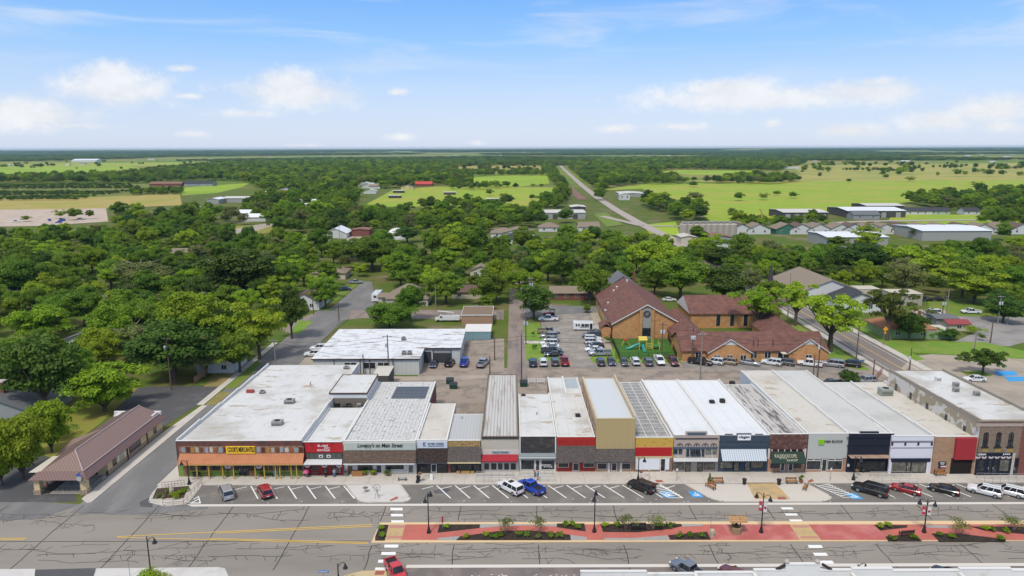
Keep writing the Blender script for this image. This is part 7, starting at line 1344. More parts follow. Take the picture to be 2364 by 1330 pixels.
lamp(990, 1230, 1136, 'double-headed black lamp left end of the red median', turn=72); lamp(1372, 1228, 1133, 'double-headed black lamp between the two long planting beds', turn=75); lamp(1757, 1229, 1136, 'double-headed black lamp beside the wishing well, with banner', banners=True, turn=-35); lamp(2133, 1229, 1151, 'double-headed black lamp with red and white banners at the right', banners=True, turn=-20)
lamp(437, 1118, 1062, 'single-headed black lamp in front of the general store corner', False, flip=-1, basket=False); lamp(964, 1114, 1052, 'black lamp beside the trash can at the gift shop', False, flip=1, basket=True); lamp(1473, 1110, 1054, 'black lamp on the pavement behind the black car', False, flip=1, basket=True); lamp(1970, 1108, 1052, 'black lamp with hanging basket before the navy shop', False, flip=1, basket=True)
lamp(349, 1330, 1237, 'black lamp on the near pavement at lower left', False, flip=1); lamp(782, 1345, 1300, 'black lamp at the bottom edge left of the red pickup', False, flip=1); lamp(1977, 1345, 1302, 'black lamp rising behind the near white parapet', False, flip=1)
WOODP = mat('pole_wood', (.13, .095, .07), .95, .2, 2); GREYP = mat('grey_pole', (.24, .22, .20), .9, .2, 2); POLES = {}
def pole(key, px, py, ptop, label, m=WOODP, arms=1, cans=0, z=0, face='x'):
    x, y = G(px, py, z); h = FP(px, ptop, y)[1]; t = thing('utility_pole', label, 'utility pole', (x, y, 0)); POLES[key] = (x, y, h)
    MB().tube([(x, y, 0), (x, y, h)], .2, 8, .13).build('pole', m, t)
    for i in range(arms):
        zz = h-.5-i*1.3; q = MB(); (q.box(x-1.25, x+1.25, y-.2, y-.08, zz-.07, zz+.07) if face == 'x' else q.box(x-.2, x-.08, y-1.25, y+1.25, zz-.07, zz+.07)); a = q.build('crossarm', m, t)
        for s in (-1.1, -.5, .5, 1.1): (MB().lathe(x+s if face == 'x' else x-.14, y-.14 if face == 'x' else y+s, [(.04, zz+.07), (.07, zz+.2), (.03, zz+.3)], 6)).build('insulator', PAR, a)
    for i in range(cans): MB().lathe(x-.42+.42*2*i/max(1, cans-1) if cans > 1 else x-.4, y-.35, [(.24, h-3.3), (.28, h-3.2), (.28, h-2.3), (.12, h-2.2)], 10).build('transformer', mat('transformer_grey', (.48, .52, .55), .5), t)
pole('a', 396, 900, 778, 'brown utility pole with transformer at the edge of the bank parking', cans=1); pole('b', 637, 846, 783, 'grey utility pole beside the side street behind the store', GREYP); pole('c', 898, 872, 773, 'dark utility pole with transformer in front of the warehouse', cans=1); pole('d', 840, 868, 818, 'short dark pole behind the store annex', arms=0); pole('e', 783, 746, 694, 'leaning dark pole on the side street verge', arms=0); pole('f', 1204, 882, 772, 'tall dark pole at the mouth of the lane', arms=0); pole('g', 1214, 795, 726, 'dark pole with two transformers on the church lawn edge', cans=2); pole('h', 1226, 722, 640, 'grey double-armed pole behind the leaning tree', GREYP, 2, 2)
pole('i', 1616, 880, 768, 'tall grey pole standing in front of the brick church wing', GREYP, 1); pole('j', 1597, 838, 757, 'dark pole with three transformers by the playground', cans=3); pole('k', 1527, 826, 744, 'dark pole with two transformers behind the playground', cans=2); pole('l', 1887, 872, 778, 'dark pole with transformer before the right church gable', cans=1); pole('m', 1877, 874, 820, 'short dark pole beside the taller transformer pole', arms=0); pole('n', 1976, 834, 740, 'leaning dark pole on the church lawn by the right road', arms=0); pole('o', 2099, 858, 804, 'black pole at the corner of the right road and the beige lot', arms=0, cans=1); pole('p', 2014, 882, 830, 'black pole at the back corner of the two-storey building', arms=0)
pole('q', 2174, 738, 683, 'dark pole with two transformers at the grey street', cans=2); pole('r', 2184, 730, 668, 'grey pole just right of the transformer pole', GREYP, 0); pole('s', 2303, 748, 682, 'grey pole with two transformers at the far right', GREYP, 1, 2); pole('t', 2325, 750, 705, 'short grey pole at the far right edge', GREYP, 0); pole('u', 2286, 792, 740, 'dark pole by the right-hand driveway', arms=0); pole('v', 2248, 818, 760, 'lamp pole on the right lawn edge', GREYP, 0); pole('w', 1006, 710, 655, 'grey pole between hip-roofed house and round tree', GREYP, 0); pole('x', 724, 726, 668, 'brown pole beside the brown gabled house', arms=0); pole('y', 1376, 700, 632, 'grey pole in front of the tall green tree', GREYP, 0, 1); pole('z', 1142, 832, 778, 'dark pole on the strip of grass by the lane', arms=0); pole('A', 1131, 872, 822, 'dark short pole left of the grass strip', arms=0)
pole('B', 250, 755, 680, 'grey pole with crossarm in the left woods', GREYP, 1); pole('C', 475, 745, 673, 'grey pole with crossarm behind the tall bright tree', GREYP, 1); pole('D', 130, 860, 782, 'grey pole with crossarms above the big dark tree', GREYP, 2); pole('E', 2230, 640, 590, 'grey pole in the right woods', GREYP, 0); pole('F', 784, 552, 512, 'grey pole by the white pavilion', GREYP, 0); pole('G', 1030, 525, 503, 'grey pole in front of the tree belt', GREYP, 0); pole('H', 1188, 522, 503, 'grey pole in the middle tree belt', GREYP, 0); pole('I', 566, 555, 520, 'dark pole near the left clearing', arms=0); pole('J', 1818, 735, 630, 'thin grey pole behind the church court tree', GREYP, 0)
def wire(a, b, label, da=.5, db=.5, sag=.9, r=.034, off=0):
    A_, B_ = POLES[a], POLES[b]; pts_ = [(A_[0]+off+(B_[0]-A_[0])*i/12, A_[1]+(B_[1]-A_[1])*i/12, A_[2]-da+(B_[2]-db-A_[2]+da)*i/12-sag*4*(i/12)*(1-i/12)) for i in range(13)]
    t = tag(MB().tube(pts_, r, 4, cap=False).build('power_line', BLACK, loc=(A_[0], A_[1], 0)), label, 'power line', 'overhead power lines'); t.location = (A_[0], A_[1], 0)
for a, b, w in (('a', 'b', 'bank pole and the side street pole'), ('b', 'c', 'side street pole and the warehouse pole'), ('c', 'f', 'warehouse pole and the lane mouth'), ('f', 'i', 'lane mouth and the church wing pole'), ('i', 'l', 'two poles in front of the church wing'), ('l', 'p', 'church gable pole and the two-storey building'), ('D', 'a', 'left woods pole and the bank pole'), ('B', 'C', 'two poles in the left woods'), ('g', 'f', 'church lawn pole and the lane mouth'), ('h', 'g', 'double-armed pole and the church lawn pole'), ('j', 'i', 'two poles by the playground'), ('k', 'j', 'playground poles'), ('q', 's', 'two transformer poles at the right'), ('b', 'd', 'side street pole and the short pole'), ('F', 'G', 'two poles at the tree belt'), ('I', 'F', 'left clearing and the white pavilion')):
    for k in range(2 if a not in 'gjkFI' else 1): wire(a, b, 'thin black wire strung between %s' % ('the '+w if not w.startswith('two') and not w.startswith('play') and not w.startswith('left') else w), .5+.9*k, .5+.9*k, 1.0+.2*k)
# ---- benches, bins, plants, signs, railings on the pavement
OAK = mat('varnished_wood', (.34, .15, .05), .6, .2, 3); GREYW = mat('grey_weathered_wood', (.22, .19, .165), .9, .2, 3)
def bench(px, py, rz, label, m=OAK, w=1.8, back=True, z=.15, frame=BLACK):
    x, y = G(px, py, z); t = thing('bench', label, 'bench', (x, y, z))
    def lb(q, nm, mm): o = q.build(nm, mm); o.parent = t
    q = MB(); [q.box(-w/2, w/2, -.25+i*.13, -.15+i*.13, .42, .46) for i in range(4)]; lb(q, 'seat', m)
    if back: q = MB(); [q.box(-w/2, w/2, .27, .31, .55+i*.14, .66+i*.14) for i in range(3)]; lb(q, 'backrest', m)
    for s in (-1, 1): q = MB(); q.box(s*(w/2-.1)-.04, s*(w/2-.1)+.04, -.28, -.2, 0, .62); q.box(s*(w/2-.1)-.04, s*(w/2-.1)+.04, .22, .3, 0, .95 if back else .45); q.box(s*(w/2-.1)-.04, s*(w/2-.1)+.04, -.28, .3, .36, .41); lb(q, 'leg', frame)
    t.rotation_euler = (0, 0, rz); t.scale = (1.12,)*3; return t
bench(477, 1100, 0, 'varnished wooden bench under the orange canopy'); bench(556, 1099, 0, 'dark bench left of the store doors', mat('dark_wood', (.05, .035, .03), .8)); bench(620, 1100, 0, 'black iron bench right of the store doors', BLACK); bench(659, 1099, 0, 'grey weathered bench under the orange canopy', GREYW, 2.0); bench(727, 1096, 0, 'grey weathered bench in front of the red shop', GREYW); bench(921, 1094, 0, 'white painted bench under the gift shop window', WTRIM, 3.2, True, .15, WTRIM)
bench(1657, 1116, 0, 'wooden bench left of the left black bin'); bench(1640, 1127, R_(-58), 'angled wooden bench beside the small conifer'); bench(1827, 1116, 0, 'wooden bench right of the right black bin'); bench(1859, 1128, R_(-122), 'angled wooden bench beside the potted plant'); bench(2170, 1098, 0, 'wooden bench against the tan brick front'); bench(1474, 1223, 0, 'black bench in the long median bed', BLACK, 2.2, True, .2); bench(2092, 1236, R_(186), 'dark bench on the red median near the right lamp', mat('dark_wood', (0, 0, 0)), 2.0, True, .15)
q_ = bench(929, 1109, 0, 'grey metal bench without back near the gift shop', mat('grey_metal', (.35, .35, .34), .6), 1.4, False)
def bin_(px, py, label):
    x, y = G(px, py, .15); t = thing('litter_bin', label, 'litter bin', (x, y, .15), 'black litter bins on the pavement'); MB().lathe(x, y, [(.26, .15), (.36, .95), (.40, 1.0), (.40, 1.1)], 12).build('body', BLACK, t); MB().lathe(x, y, [(.42, 1.1), (.42, 1.17), (.2, 1.3)], 12).build('lid', BLACK, t); return t
bin_(1718, 1118, 'black litter bin left of the tan crossing strip'); bin_(1798, 1119, 'black litter bin right of the tan crossing strip'); bin_(966, 1112, 'blue-black litter bin beside the gift shop lamp')
POT = mat('terracotta_pot', (.26, .11, .06), .9); PL = LF['mid']; PLB = LF['bright']
def potted(px, py, w, h, label, kind='mid', cone=False, z=.15, pot=POT):
    x, y = G(px, py, z); t = thing('potted_plant', label, 'plant', (x, y, z)); rng = np.random.default_rng(int(px*7+py)); MB().lathe(x, y, [(w*.22, z), (w*.32, z+.45), (w*.34, z+.5)], 10).build('pot', pot, t)
    bl = [((0, 0, .4+(h-.4)*i/6), w*.45*(1-i/7)+.05) for i in range(7)] if cone else [((rng.normal()*w*.2, rng.normal()*w*.2, .5+(h-.5)*rng.random()*.8), w*.3) for _ in range(6)]
    o = bpy.data.objects.new('foliage', leaf_cloud('foliage', rng, bl, 260, .16, LF[kind])); col.objects.link(o); o.parent = t; return t
potted(1638, 1116, .9, 1.9, 'small cone-shaped conifer in a pot beside a wooden bench', 'dark', True); potted(1849, 1114, 1.1, 1.6, 'leafy plant in a pot between two wooden benches'); potted(842, 1097, 1.2, .9, 'low green planter by the gift shop door'); potted(862, 1096, 1.4, 1.0, 'yellow-green potted plant left of the gift shop door', 'bright'); potted(895, 1098, 1.3, 1.1, 'bushy pot plant right of the gift shop door', 'dark'); potted(2293-300, 1091, .5, .8, 'blue pot with flowers before the tax office', 'olive', pot=mat('blue_pot', (.02, .05, .25), .5))
potted(525, 1100, .9, .9, 'flower pots in front of the striped store window'); potted(603, 1100, .7, .8, 'small pot plant right of the glass doors'); potted(750, 1094, .9, 1.2, 'leafy pot beside the red shop door')
def crate(px, py, w, d, h, m, name, label, cat):
    x, y = G(px, py, .15); t = tag(MB().box(x-w/2, x+w/2, y-d/2, y+d/2, .15, .15+h).box(x-w/2-.05, x+w/2+.05, y-d/2-.05, y+d/2+.05, .15+h, .2+h).build(name, m, loc=(x, y, .15)), label, cat); return t
crate(455, 1099, 1.3, .7, .8, mat('dark_green_box', (.03, .04, .04), .7), 'storage_box', 'dark storage box beside the wooden bench', 'box'); crate(442, 1096, .9, .5, 1.5, mat('mint_paint', (.16, .40, .30), .7), 'mint_shelf', 'mint green shelf at the corner of the store', 'shelf'); crate(544, 1096, .9, .7, 1.6, mat('ice_blue', (.30, .42, .62), .5), 'ice_chest', 'blue and white ice chest left of the store doors', 'ice chest'); crate(637, 1098, .9, .6, 1.1, mat('sage_paint', (.24, .36, .30), .8), 'sage_cabinet', 'pale green cabinet under the orange canopy', 'cabinet'); crate(799, 1097, .8, .6, .7, GREYW, 'grey_crate', 'small grey crate between red shop and gift shop', 'crate'); crate(826, 1097, 2.0, 1.0, .75, mat('orange_wood', (.33, .16, .06), .8), 'low_table', 'low orange wooden table in front of the gift shop', 'table')
def sandwich(px, py, label, z=.15):
    x, y = G(px, py, z); t = thing('sandwich_board', label, 'sandwich board', (x, y, z))
    for s in (-1, 1): MB().quad((x-.3, y+s*.3, z), (x+.3, y+s*.3, z), (x+.25, y+s*.02, z+1.0), (x-.25, y+s*.02, z+1.0)).build('panel', WTRIM, t)
sandwich(996, 1106, 'white sandwich board in front of the cabin shop')
x, y = G(708, 1100, .15); t = thing('pink_parasol', 'pink parasol on a white stand by the red shop', 'parasol', (x, y, .15)); MB().tube([(x, y, .15), (x, y, 1.5)], .05, 6).build('stand', WTRIM, t); MB().lathe(x, y-.3, [(.6, 1.1), (.5, 1.5), (.2, 1.75), (.02, 1.8)], 14).build('canopy', mat('pink_cloth', (.65, .12, .25), .8), t)
x, y = G(779, 1096, .15); t = thing('clothes_rail', 'rail of white and pink dresses at the red shop', 'clothes rail', (x, y, .15)); q = MB(); q.tube([(x-.7, y, .15), (x-.7, y, 1.7), (x+.7, y, 1.7), (x+.7, y, .15)], .03, 5); q.build('frame', BLACK, t)
for i in range(7): MB().quad((x-.6+i*.19, y-.2, 1.65), (x-.48+i*.19, y+.2, 1.65), (x-.46+i*.19, y+.25, .6), (x-.62+i*.19, y-.25, .6)).build('garment', mat('garment_%d' % (i % 3), ((.62, .55, .55), (.5, .2, .25), (.55, .5, .45))[i % 3], .9), t)
def railing(name, label, runs, m, h=1.0, z=.15, gap=1.5, rails=(.5, 1.0), loopend=True):
    p0 = G(*runs[0][0], z); t = thing(name, label, 'railing', (*p0, z))
    for a, b in runs:
        A_, B_ = G(*a, z), G(*b, z); q = MB(); L = math.hypot(B_[0]-A_[0], B_[1]-A_[1]); n = max(1, round(L/gap))
        for k in rails: q.tube([(*A_, z+h*k), (*B_, z+h*k)], .035, 5)
        q.build('rail', m, t)
        for i in range(n+1): x, y = A_[0]+(B_[0]-A_[0])*i/n, A_[1]+(B_[1]-A_[1])*i/n; MB().tube([(x, y, z-.02), (x, y, z+h)], .03, 5).build('post', m, t)
GALR = mat('galvanised_rail', (.36, .37, .37), .5, metal=.3)
def ramp(px0, px1, y0, y1): return MB().prism([G(px0, y0, .3), G(px1, y0, .3), G(px1, y1, .3), G(px0, y1, .3)], .1, .32)
struct(ramp(1100, 1196, 1092, 1097), 'pavement', CONC2); struct(ramp(1200, 1278, 1092, 1098), 'pavement', CONC2)
railing('ramp_railing', 'long grey ramp railing in front of the red awning shop', [((1100, 1100), (1186, 1100)), ((1098, 1114), (1190, 1114)), ((1194, 1112), (1282, 1112)), ((1200, 1098), (1276, 1098))], GALR); railing('ramp_railing', 'grey ramp railing in front of the navy and white shops', [((2008, 1100), (2102, 1101)), ((2016, 1114), (2118, 1117))], GALR); railing('ramp_railing', 'grey ramp railing in front of the two-storey building', [((2254, 1104), (2364, 1106)), ((2272, 1117), (2364, 1120))], GALR)
railing('corner_railing', 'rusty railing round the corner planter, street side', [((376, 1166), (424, 1164))], mat('rusty_rail', (.16, .11, .08), .8)); railing('corner_railing', 'rusty railing along the slope of the corner planter', [((424, 1164), (466, 1118))], mat('rusty_rail', (0, 0, 0))); railing('corner_railing', 'rusty mesh railing at the back of the corner planter', [((374, 1126), (426, 1120))], mat('rusty_rail', (0, 0, 0)), gap=.5)
def post_sign(px, py, ptop, label, plate, pw=.5, ph=.5, m=None, z=.14, round_=False, name='sign', words=None):
    x, y = G(px, py, z); h = FP(px, ptop, y)[1]; t = thing(name, label, 'sign', (x, y, z)); MB().tube([(x, y, z), (x, y, h)], .035, 6).build('post', GREYP if not m else m, t)
    if plate:
        q = MB().tube([(x, y-.05, h-ph*.5), (x, y-.08, h-ph*.5)], pw/2, 8 if round_ else 4).build('plate', plate, t) if round_ else MB().box(x-pw/2, x+pw/2, y-.08, y-.05, h-ph, h).build('plate', plate, t)
        if words: lettering(words, x-pw*.42, x+pw*.42, h-ph*.8, h-ph*.25, y-.085, WHL, q)
    return t
GRB = mat('sign_back_grey', (.42, .43, .43), .6); post_sign(188, 1145, 1100, 'round grey sign seen from behind at the bank corner', GRB, .9, .9, round_=True, name='stop_sign')
x, y = G(188, 1145, .14); t = thing('street_name_sign', 'pair of blue street name blades above the round sign', 'street sign', (x, y, 3.4)); BLS = mat('street_blue', (.03, .14, .42), .5); h = FP(188, 1100, y)[1]
MB().box(x-.55, x+.55, y-.02, y+.02, h+.05, h+.3).build('blade', BLS, t); MB().box(x-.02, x+.02, y-.5, y+.5, h+.33, h+.58).build('blade', BLS, t)
x, y = G(748, 1345, .14); t = thing('street_name_sign', 'blue street name blade at the bottom edge', 'street sign', (x, y, .14)); h = FP(748, 1322, y)[1]; MB().tube([(x, y, 0), (x, y, h+.1)], .04, 6).build('post', GREYP, t); o = MB().box(x-.75, x+.75, y-.02, y+.02, h, h+.35).build('blade', BLS, t); lettering('MAIN ST', x-.65, x+.65, h+.08, h+.28, y-.03, WHL, o)
for px, py, pt, lab in ((1498, 1110, 1080, 'thin post with small white sign left of the marked bays'), (1562, 1111, 1081, 'thin post with small white sign right of the marked bays'), (1916, 1112, 1080, 'thin post with small white sign before the tax office')): post_sign(px, py, pt, lab, WTRIM, .32, .5)
post_sign(300, 1330, 1292, 'thin bare post on the near pavement at lower left', None, name='sign_post'); post_sign(875, 1232, 1190, 'thin post in the rounded bed at the tip of the median', None, name='sign_post'); post_sign(1022, 1222, 1192, 'thin pole with a folded flag in the first median bed', CRIM, .25, 1.1, name='flag_pole'); post_sign(1640, 1228, 1190, 'thin leaning pole behind the stone block on the median', None, name='sign_post')
yy = mat('warning_orange', (.75, .30, .02), .5); x, y = G(2040, 800, .1); t = thing('warning_sign', 'orange diamond warning sign at the verge of the right road', 'sign', (x, y, .1)); h = FP(2040, 764, y)[1]; MB().tube([(x, y, 0), (x, y, h+1)], .05, 6).build('post', GREYP, t)
for dz, s in ((.6, .85), (-.6, .45)): MB().quad((x-s, y-.06-.01*s, h+dz), (x, y-.06-.01*s, h+dz-s), (x+s, y-.06-.01*s, h+dz), (x, y-.06-.01*s, h+dz+s)).build('plate', yy, t)
# wishing well, stone block, cycle rack art, playground, roof units
x, y = G(1699, 1229, .15); t = thing('wishing_well', 'round stone wishing well with thatched shingle roof on the median', 'well', (x, y, .15)); MB().lathe(x, y, [(.85, .15), (.88, 1.2), (.62, 1.2), (.6, .6)], 16).build('stone_wall', mat('well_stone', (.24, .17, .10), .95, .4, 3, c2=(.36, .27, .17), thr=(.45, .55, 2)), t)
for s in (-.62, .62): MB().box(x+s-.07, x+s+.07, y-.07, y+.07, 1.1, 2.5).build('post', OAK, t)
gable_roof(x-1.2, x+1.2, y-.85, y+.85, 2.45, 3.0, 'x', .2, .06).build('roof', mat('straw_shingles', (.46, .27, .13), .9, .3, 3, brick=(.3, .18, (.2, .1, .05), .5)), t); MB().tube([(x-.6, y, 1.9), (x+.6, y, 1.9)], .06, 6).build('windlass', OAK, t); MB().lathe(x, y, [(.16, 1.35), (.2, 1.7)], 8).build('bucket', BLACK, t)
x, y = G(1644, 1238, .15); t = tag(MB().lathe(x, y, [(.42, .15), (.40, .7), (.46, .75), (.40, 1.2), (.3, 1.3)], 8).build('stone_block', mat('pale_stone', (.42, .36, .27), .9, .25, 3), loc=(x, y, .15)), 'squat carved pale stone block on the red median', 'stone')
x, y = G(871, 1150, .14); t = thing('metal_sculpture', 'spindly metal wheel sculpture on the pale bulb-out', 'sculpture', (x, y, .14)); STM = mat('dull_steel', (.22, .20, .18), .5, metal=.5)
q = MB(); [q.tube([(x+a, y+b, .14), (x, y, 1.8)], .035, 5) for a, b in ((-.4, -.2), (.4, -.2), (0, .5))]; q.build('frame', STM, t); q = MB(); q.tube([(x+.6*math.cos(a*.524), y, 2.1+.6*math.sin(a*.524)) for a in range(13)], .04, 5); [q.tube([(x, y, 2.1), (x+.6*math.cos(a*1.047), y, 2.1+.6*math.sin(a*1.047))], .02, 4) for a in range(6)]; q.build('wheel', STM, t); MB().tube([(x, y, 1.8), (x-.7, y, 2.2), (x-.9, y, 2.6)], .04, 5).build('arm', STM, t)
x, y = G(844, 1136, .14); t = thing('metal_stool', 'small round metal stool table on the pale bulb-out', 'table', (x, y, .14)); MB().lathe(x, y, [(.45, .95), (.45, 1.02)], 12).build('top', STM, t); q = MB(); [q.tube([(x+.4*math.cos(a*2.09), y+.4*math.sin(a*2.09), .14), (x, y, .95)], .03, 5) for a in range(3)]; q.build('legs', STM, t)
rng = np.random.default_rng(99)
def shrub(px, py, w, h, kind, label, group, z=.2, bare=False):
    x, y = G(px, py, z); t = thing('shrub', label, 'shrub', (x, y, z), group, 0); r = np.random.default_rng(int(px*13+py)); bl = [((r.normal()*w*.22, r.normal()*w*.22, h*(.45 if not bare else .6)+h*.3*(r.random()-.3)), w*.26+.08) for _ in range(8)]
    o = bpy.data.objects.new('foliage', leaf_cloud('foliage', r, bl, 330 if not bare else 170, .15, LF[kind])); col.objects.link(o); o.parent = t
    if bare:
        q = MB()
        for i in range(6): a = i*1.05; q.tube([(x, y, z), (x+math.cos(a)*w*.25, y+math.sin(a)*w*.25, z+h*.7)], .035, 4, .015)
        q.build('stem', BARKL, t)
for px, py, w, h, k in ((1168, 1230, 2.6, 2.6, 'olive'), (1246, 1230, 2.2, 2.8, 'olive'), (1444, 1222, 2.8, 2.4, 'olive'), (1508, 1222, 2.6, 2.3, 'olive'), (2218, 1234, 2.8, 2.4, 'olive'), (2340, 1226, 3.0, 2.5, 'olive')): shrub(px, py, w, h, k, {1168: 'leafy grey-green shrub left in the long lower median bed', 1246: 'thin open shrub right in the long lower median bed', 1444: 'bushy shrub left of the black median bench', 1508: 'bushy shrub right of the black median bench', 2218: 'open shrub right of the banner lamp', 2340: 'wide shrub near the right edge of the median'}[px], 'young shrubs on the median', .2, True)
for px, py in ((1032, 1219), (1120, 1238), (1198, 1238), (1218, 1236), (1290, 1238), (1334, 1218), (1396, 1216), (1550, 1217), (1618, 1240), (2032, 1218), (2170, 1238), (2272, 1222), (2310, 1246), (880, 1222), (884, 1240), (2110, 1244), (1138, 1242), (1158, 1240), (1270, 1240), (1245, 1242), (1076, 1243), (1306, 1214), (1320, 1213), (1424, 1214), (1524, 1218), (1570, 1240), (1594, 1238), (2052, 1217), (2200, 1243), (2062, 1246), (2290, 1226), (2320, 1228)): shrub(px, py, 1.0, .8, 'bright' if px % 4 == 0 else ('mid', 'olive')[px % 2], 'small round clump in the mulch beds of the median', 'clumps in the median beds')
for px, py, k in ((402, 1146, 'bright'), (414, 1142, 'bright'), (426, 1134, 'mid'), (388, 1136, 'olive'), (372, 1148, 'olive'), (408, 1150, 'bright')): shrub(px, py, 1.1, .8, k, 'small clump in the corner planter by the side street', 'clumps in the corner planter', .2)
tag(MB().lathe(*G(397, 1140), [(.5, .2), (.42, .9), (.15, 1.5)], 6).build('upright_stone', mat('pale_stone', (0, 0, 0)), loc=(*G(397, 1140), .2)), 'pale upright stone in the corner planter', 'stone')
for px, lab in ((372, 'round clipped bush left of its twin at the bottom edge'), (340, 'wide clipped bush at the bottom edge beside the lamp')): shrub(px, 1340, 3.0 if px == 340 else 2.2, 1.2, 'bright', lab, None, .14)
for px, py, w, h, k, lab in ((25, 1010, 6, 4, 'bright', 'bright hedge-like shrub below the shingle roof'), (90, 985, 7, 4.5, 'bright', 'wide green shrub between shingle roof and lawn'), (150, 1010, 5, 3.5, 'mid', 'green shrub at the edge of the bank lawn'), (1588, 826, 3.2, 3.0, 'bright', 'bright green bush at the corner of the brick church wing'), (1404, 792, 2.4, 2.4, 'mid', 'green bush at the corner of the church hall'), (1234, 806, 1.3, 1.9, 'dark', 'small dark young tree on the lower church lawn'), (1231, 778, .9, 2.4, 'dark', 'thin dark sapling on the upper church lawn'), (2262, 786, 2.6, 3.0, 'mid', 'young round tree on the right lawn'), (2240, 770, 5.0, 3.0, 'bright', 'yellow-green bush in front of the red-roofed kiosk'), (2145, 730, 4.5, 3.2, 'olive', 'grey-blue shrub left of the white parked car')):
    shrub(px, py, w, h, k, lab, None, 0)
def ac(px, py, z, w, d, h, label, base=mat('metal_ac', (.28, .27, .25), .6, .1, 2), fan=True):
    x, y = G(px, py, z); t = thing('rooftop_unit', label, 'rooftop unit', (x, y, z)); MB().box(x-w/2, x+w/2, y-d/2, y+d/2, z-.15, z+h).build('casing', base, t); MB().box(x-w/2-.1, x+w/2+.1, y-d/2-.1, y+d/2+.1, z-.2, z+.05).build('curb', PAR, t)
    if fan: MB().lathe(x, y, [(min(w, d)*.36, z+h), (min(w, d)*.36, z+h+.1), (.1, z+h+.08)], 12).build('fan', BLACK, t)
    q = MB(); [q.box(x-w/2+.1, x+w/2-.1, y-d/2-.02, y-d/2+.005, z+h*.2+i*h*.2, z+h*.28+i*h*.2) for i in range(3)]; q.build('louvre', DKTRIM, t)
zS = STORE.zr-.5
ac(641, 984, zS, 2.0, 1.5, 1.2, 'rust-stained fan unit nearest the front on the big white roof'); ac(669, 934, zS-.3, 2.0, 1.5, 1.2, 'rust-stained fan unit in the middle of the big white roof'); ac(606, 911, zS-.4, 1.1, 1.0, .9, 'small grey unit beside a red box on the big white roof'); ac(800, 853, zS-.7, 1.4, 1.0, .8, 'small unit near the back edge of the big white roof')
tag(MB().box(*[v for v in (G(578, 905, zS)[0]-.8, G(578, 905, zS)[0]+.8, G(578, 905, zS)[1]-.4, G(578, 905, zS)[1]+.4)], zS-.1, zS+.5).build('red_box', mat('dull_red_box', (.30, .06, .05), .8), loc=(*G(578, 905, zS), zS)), 'small dull red box on the big white roof', 'box')
for px, py, lab in ((796, 946, 'left black condenser unit behind the red shop roof'), (808, 945, 'middle black condenser unit behind the red shop roof'), (829, 941, 'right grey condenser unit behind the red shop roof')): ac(px, py, 5.0, .95, .8, .9, lab, DKTRIM if px < 820 else mat('metal_ac'
 , (0, 0, 0)), False)
ac(1208, 918, 5.8, .9, .7, .8, 'small dark condenser at the back of the shake-fronted shop', DKTRIM, False); ac(1334, 966, 6.0, 1.0, 1.0, .9, 'dark round-topped unit on the red panelled shop roof', DKTRIM); ac(1329, 992, 6.0, .6, .6, .5, 'pale vent unit near the front of the red panelled shop roof', PAR, False); ac(1643, 937, 6.0, 1.0, 1.0, 1.2, 'left grey condenser on the bright white roof', DKTRIM); ac(1667, 936, 6.0, 1.0, 1.0, 1.4, 'right tall grey condenser on the bright white roof', DKTRIM); ac(2043, 913, 6.4, 2.6, 1.8, 1.7, 'large grey-green air unit on the beige roof', mat('grey_green_unit', (.30, .33, .28), .6)); ac(1690, 892, 5.6, 1.1, 1.0, 1.2, 'dark condenser cluster at the back of the streaked roof', DKTRIM)
zT = TWO.zr-.3
for px, py, lab in ((2165, 880, 'white condenser left on the two-storey roof'), (2206, 893, 'pair of stacked grey condensers on the two-storey roof'), (2206, 905, 'front grey condenser of the stacked pair on the two-storey roof'), (2254, 914, 'dark condenser right on the two-storey roof')): ac(px, py, zT, 1.1, .8, 1.0, lab, PAR if px == 2165 else mat('metal_ac', (0, 0, 0)), False)
for px, py, lab in ((933, 819, 'left grey fan unit on the patchy warehouse roof'), (946, 819, 'right grey fan unit on the patchy warehouse roof'), (932, 786, 'round grey vent on the patchy warehouse roof')): ac(px, py, wz+.2, 1.2, 1.2, 1.0, lab)
for px, py, z, lab in ((717, 891, zS-.4, 'bent grey vent pipe on the big white roof'), (1239, 962, 6.0, 'black vent pipe on the shake-fronted shop roof'), (1066, 973, 5.2, 'small vent on the grey metal roof'), (1859, 915, 6.0, 'left short pipe on the cream roof'), (1875, 917, 6.0, 'right short pipe on the cream roof'), (2112, 936, 6.2, 'white bent vent on the beige roof')): x, y = G(px, py, z); t = thing('vent_pipe', lab, 'vent pipe', (x, y, z)); MB().tube([(x, y, z-.3), (x, y, z+.9), (x+.2, y-.1, z+1.05)], .11, 7).build('pipe', GREYP, t); MB().lathe(x, y, [(.3, z-.2), (.2, z+.08)], 8).build('flashing', PAR, t)
def bin_skip(px, py, label, z=0, m=None):
    x, y = G(px, py); t = thing('dumpster', label, 'dumpster', (x, y, 0)); m = m or mat('dumpster_green', (.02, .07, .05), .7); MB().loft([[(x-.9, y-.6, .1), (x+.9, y-.6, .1), (x+.9, y+.6, .1), (x-.9, y+.6, .1)], [(x-1, y-.8, 1.2), (x+1, y-.8, 1.2), (x+1, y+.8, 1.2), (x-1, y+.8, 1.2)]]).build('body', m, t); MB().quad((x-1, y-.8, 1.21), (x+1, y-.8, 1.21), (x+1, y+.8, 1.5), (x-1, y+.8, 1.5)).build('lid', BLACK, t)
bin_skip(1039, 886, 'dark green dumpster behind another at the edge of the back yard'); bin_skip(1047, 897, 'black-lidded dumpster in front of the green one'); bin_skip(1209, 892, 'small green dumpster beside the lane pole')
t = thing('barricade', 'white barricades across the gap behind the shops', 'barricade', (*G(1234, 886), 0)); x, y = G(1218, 886)
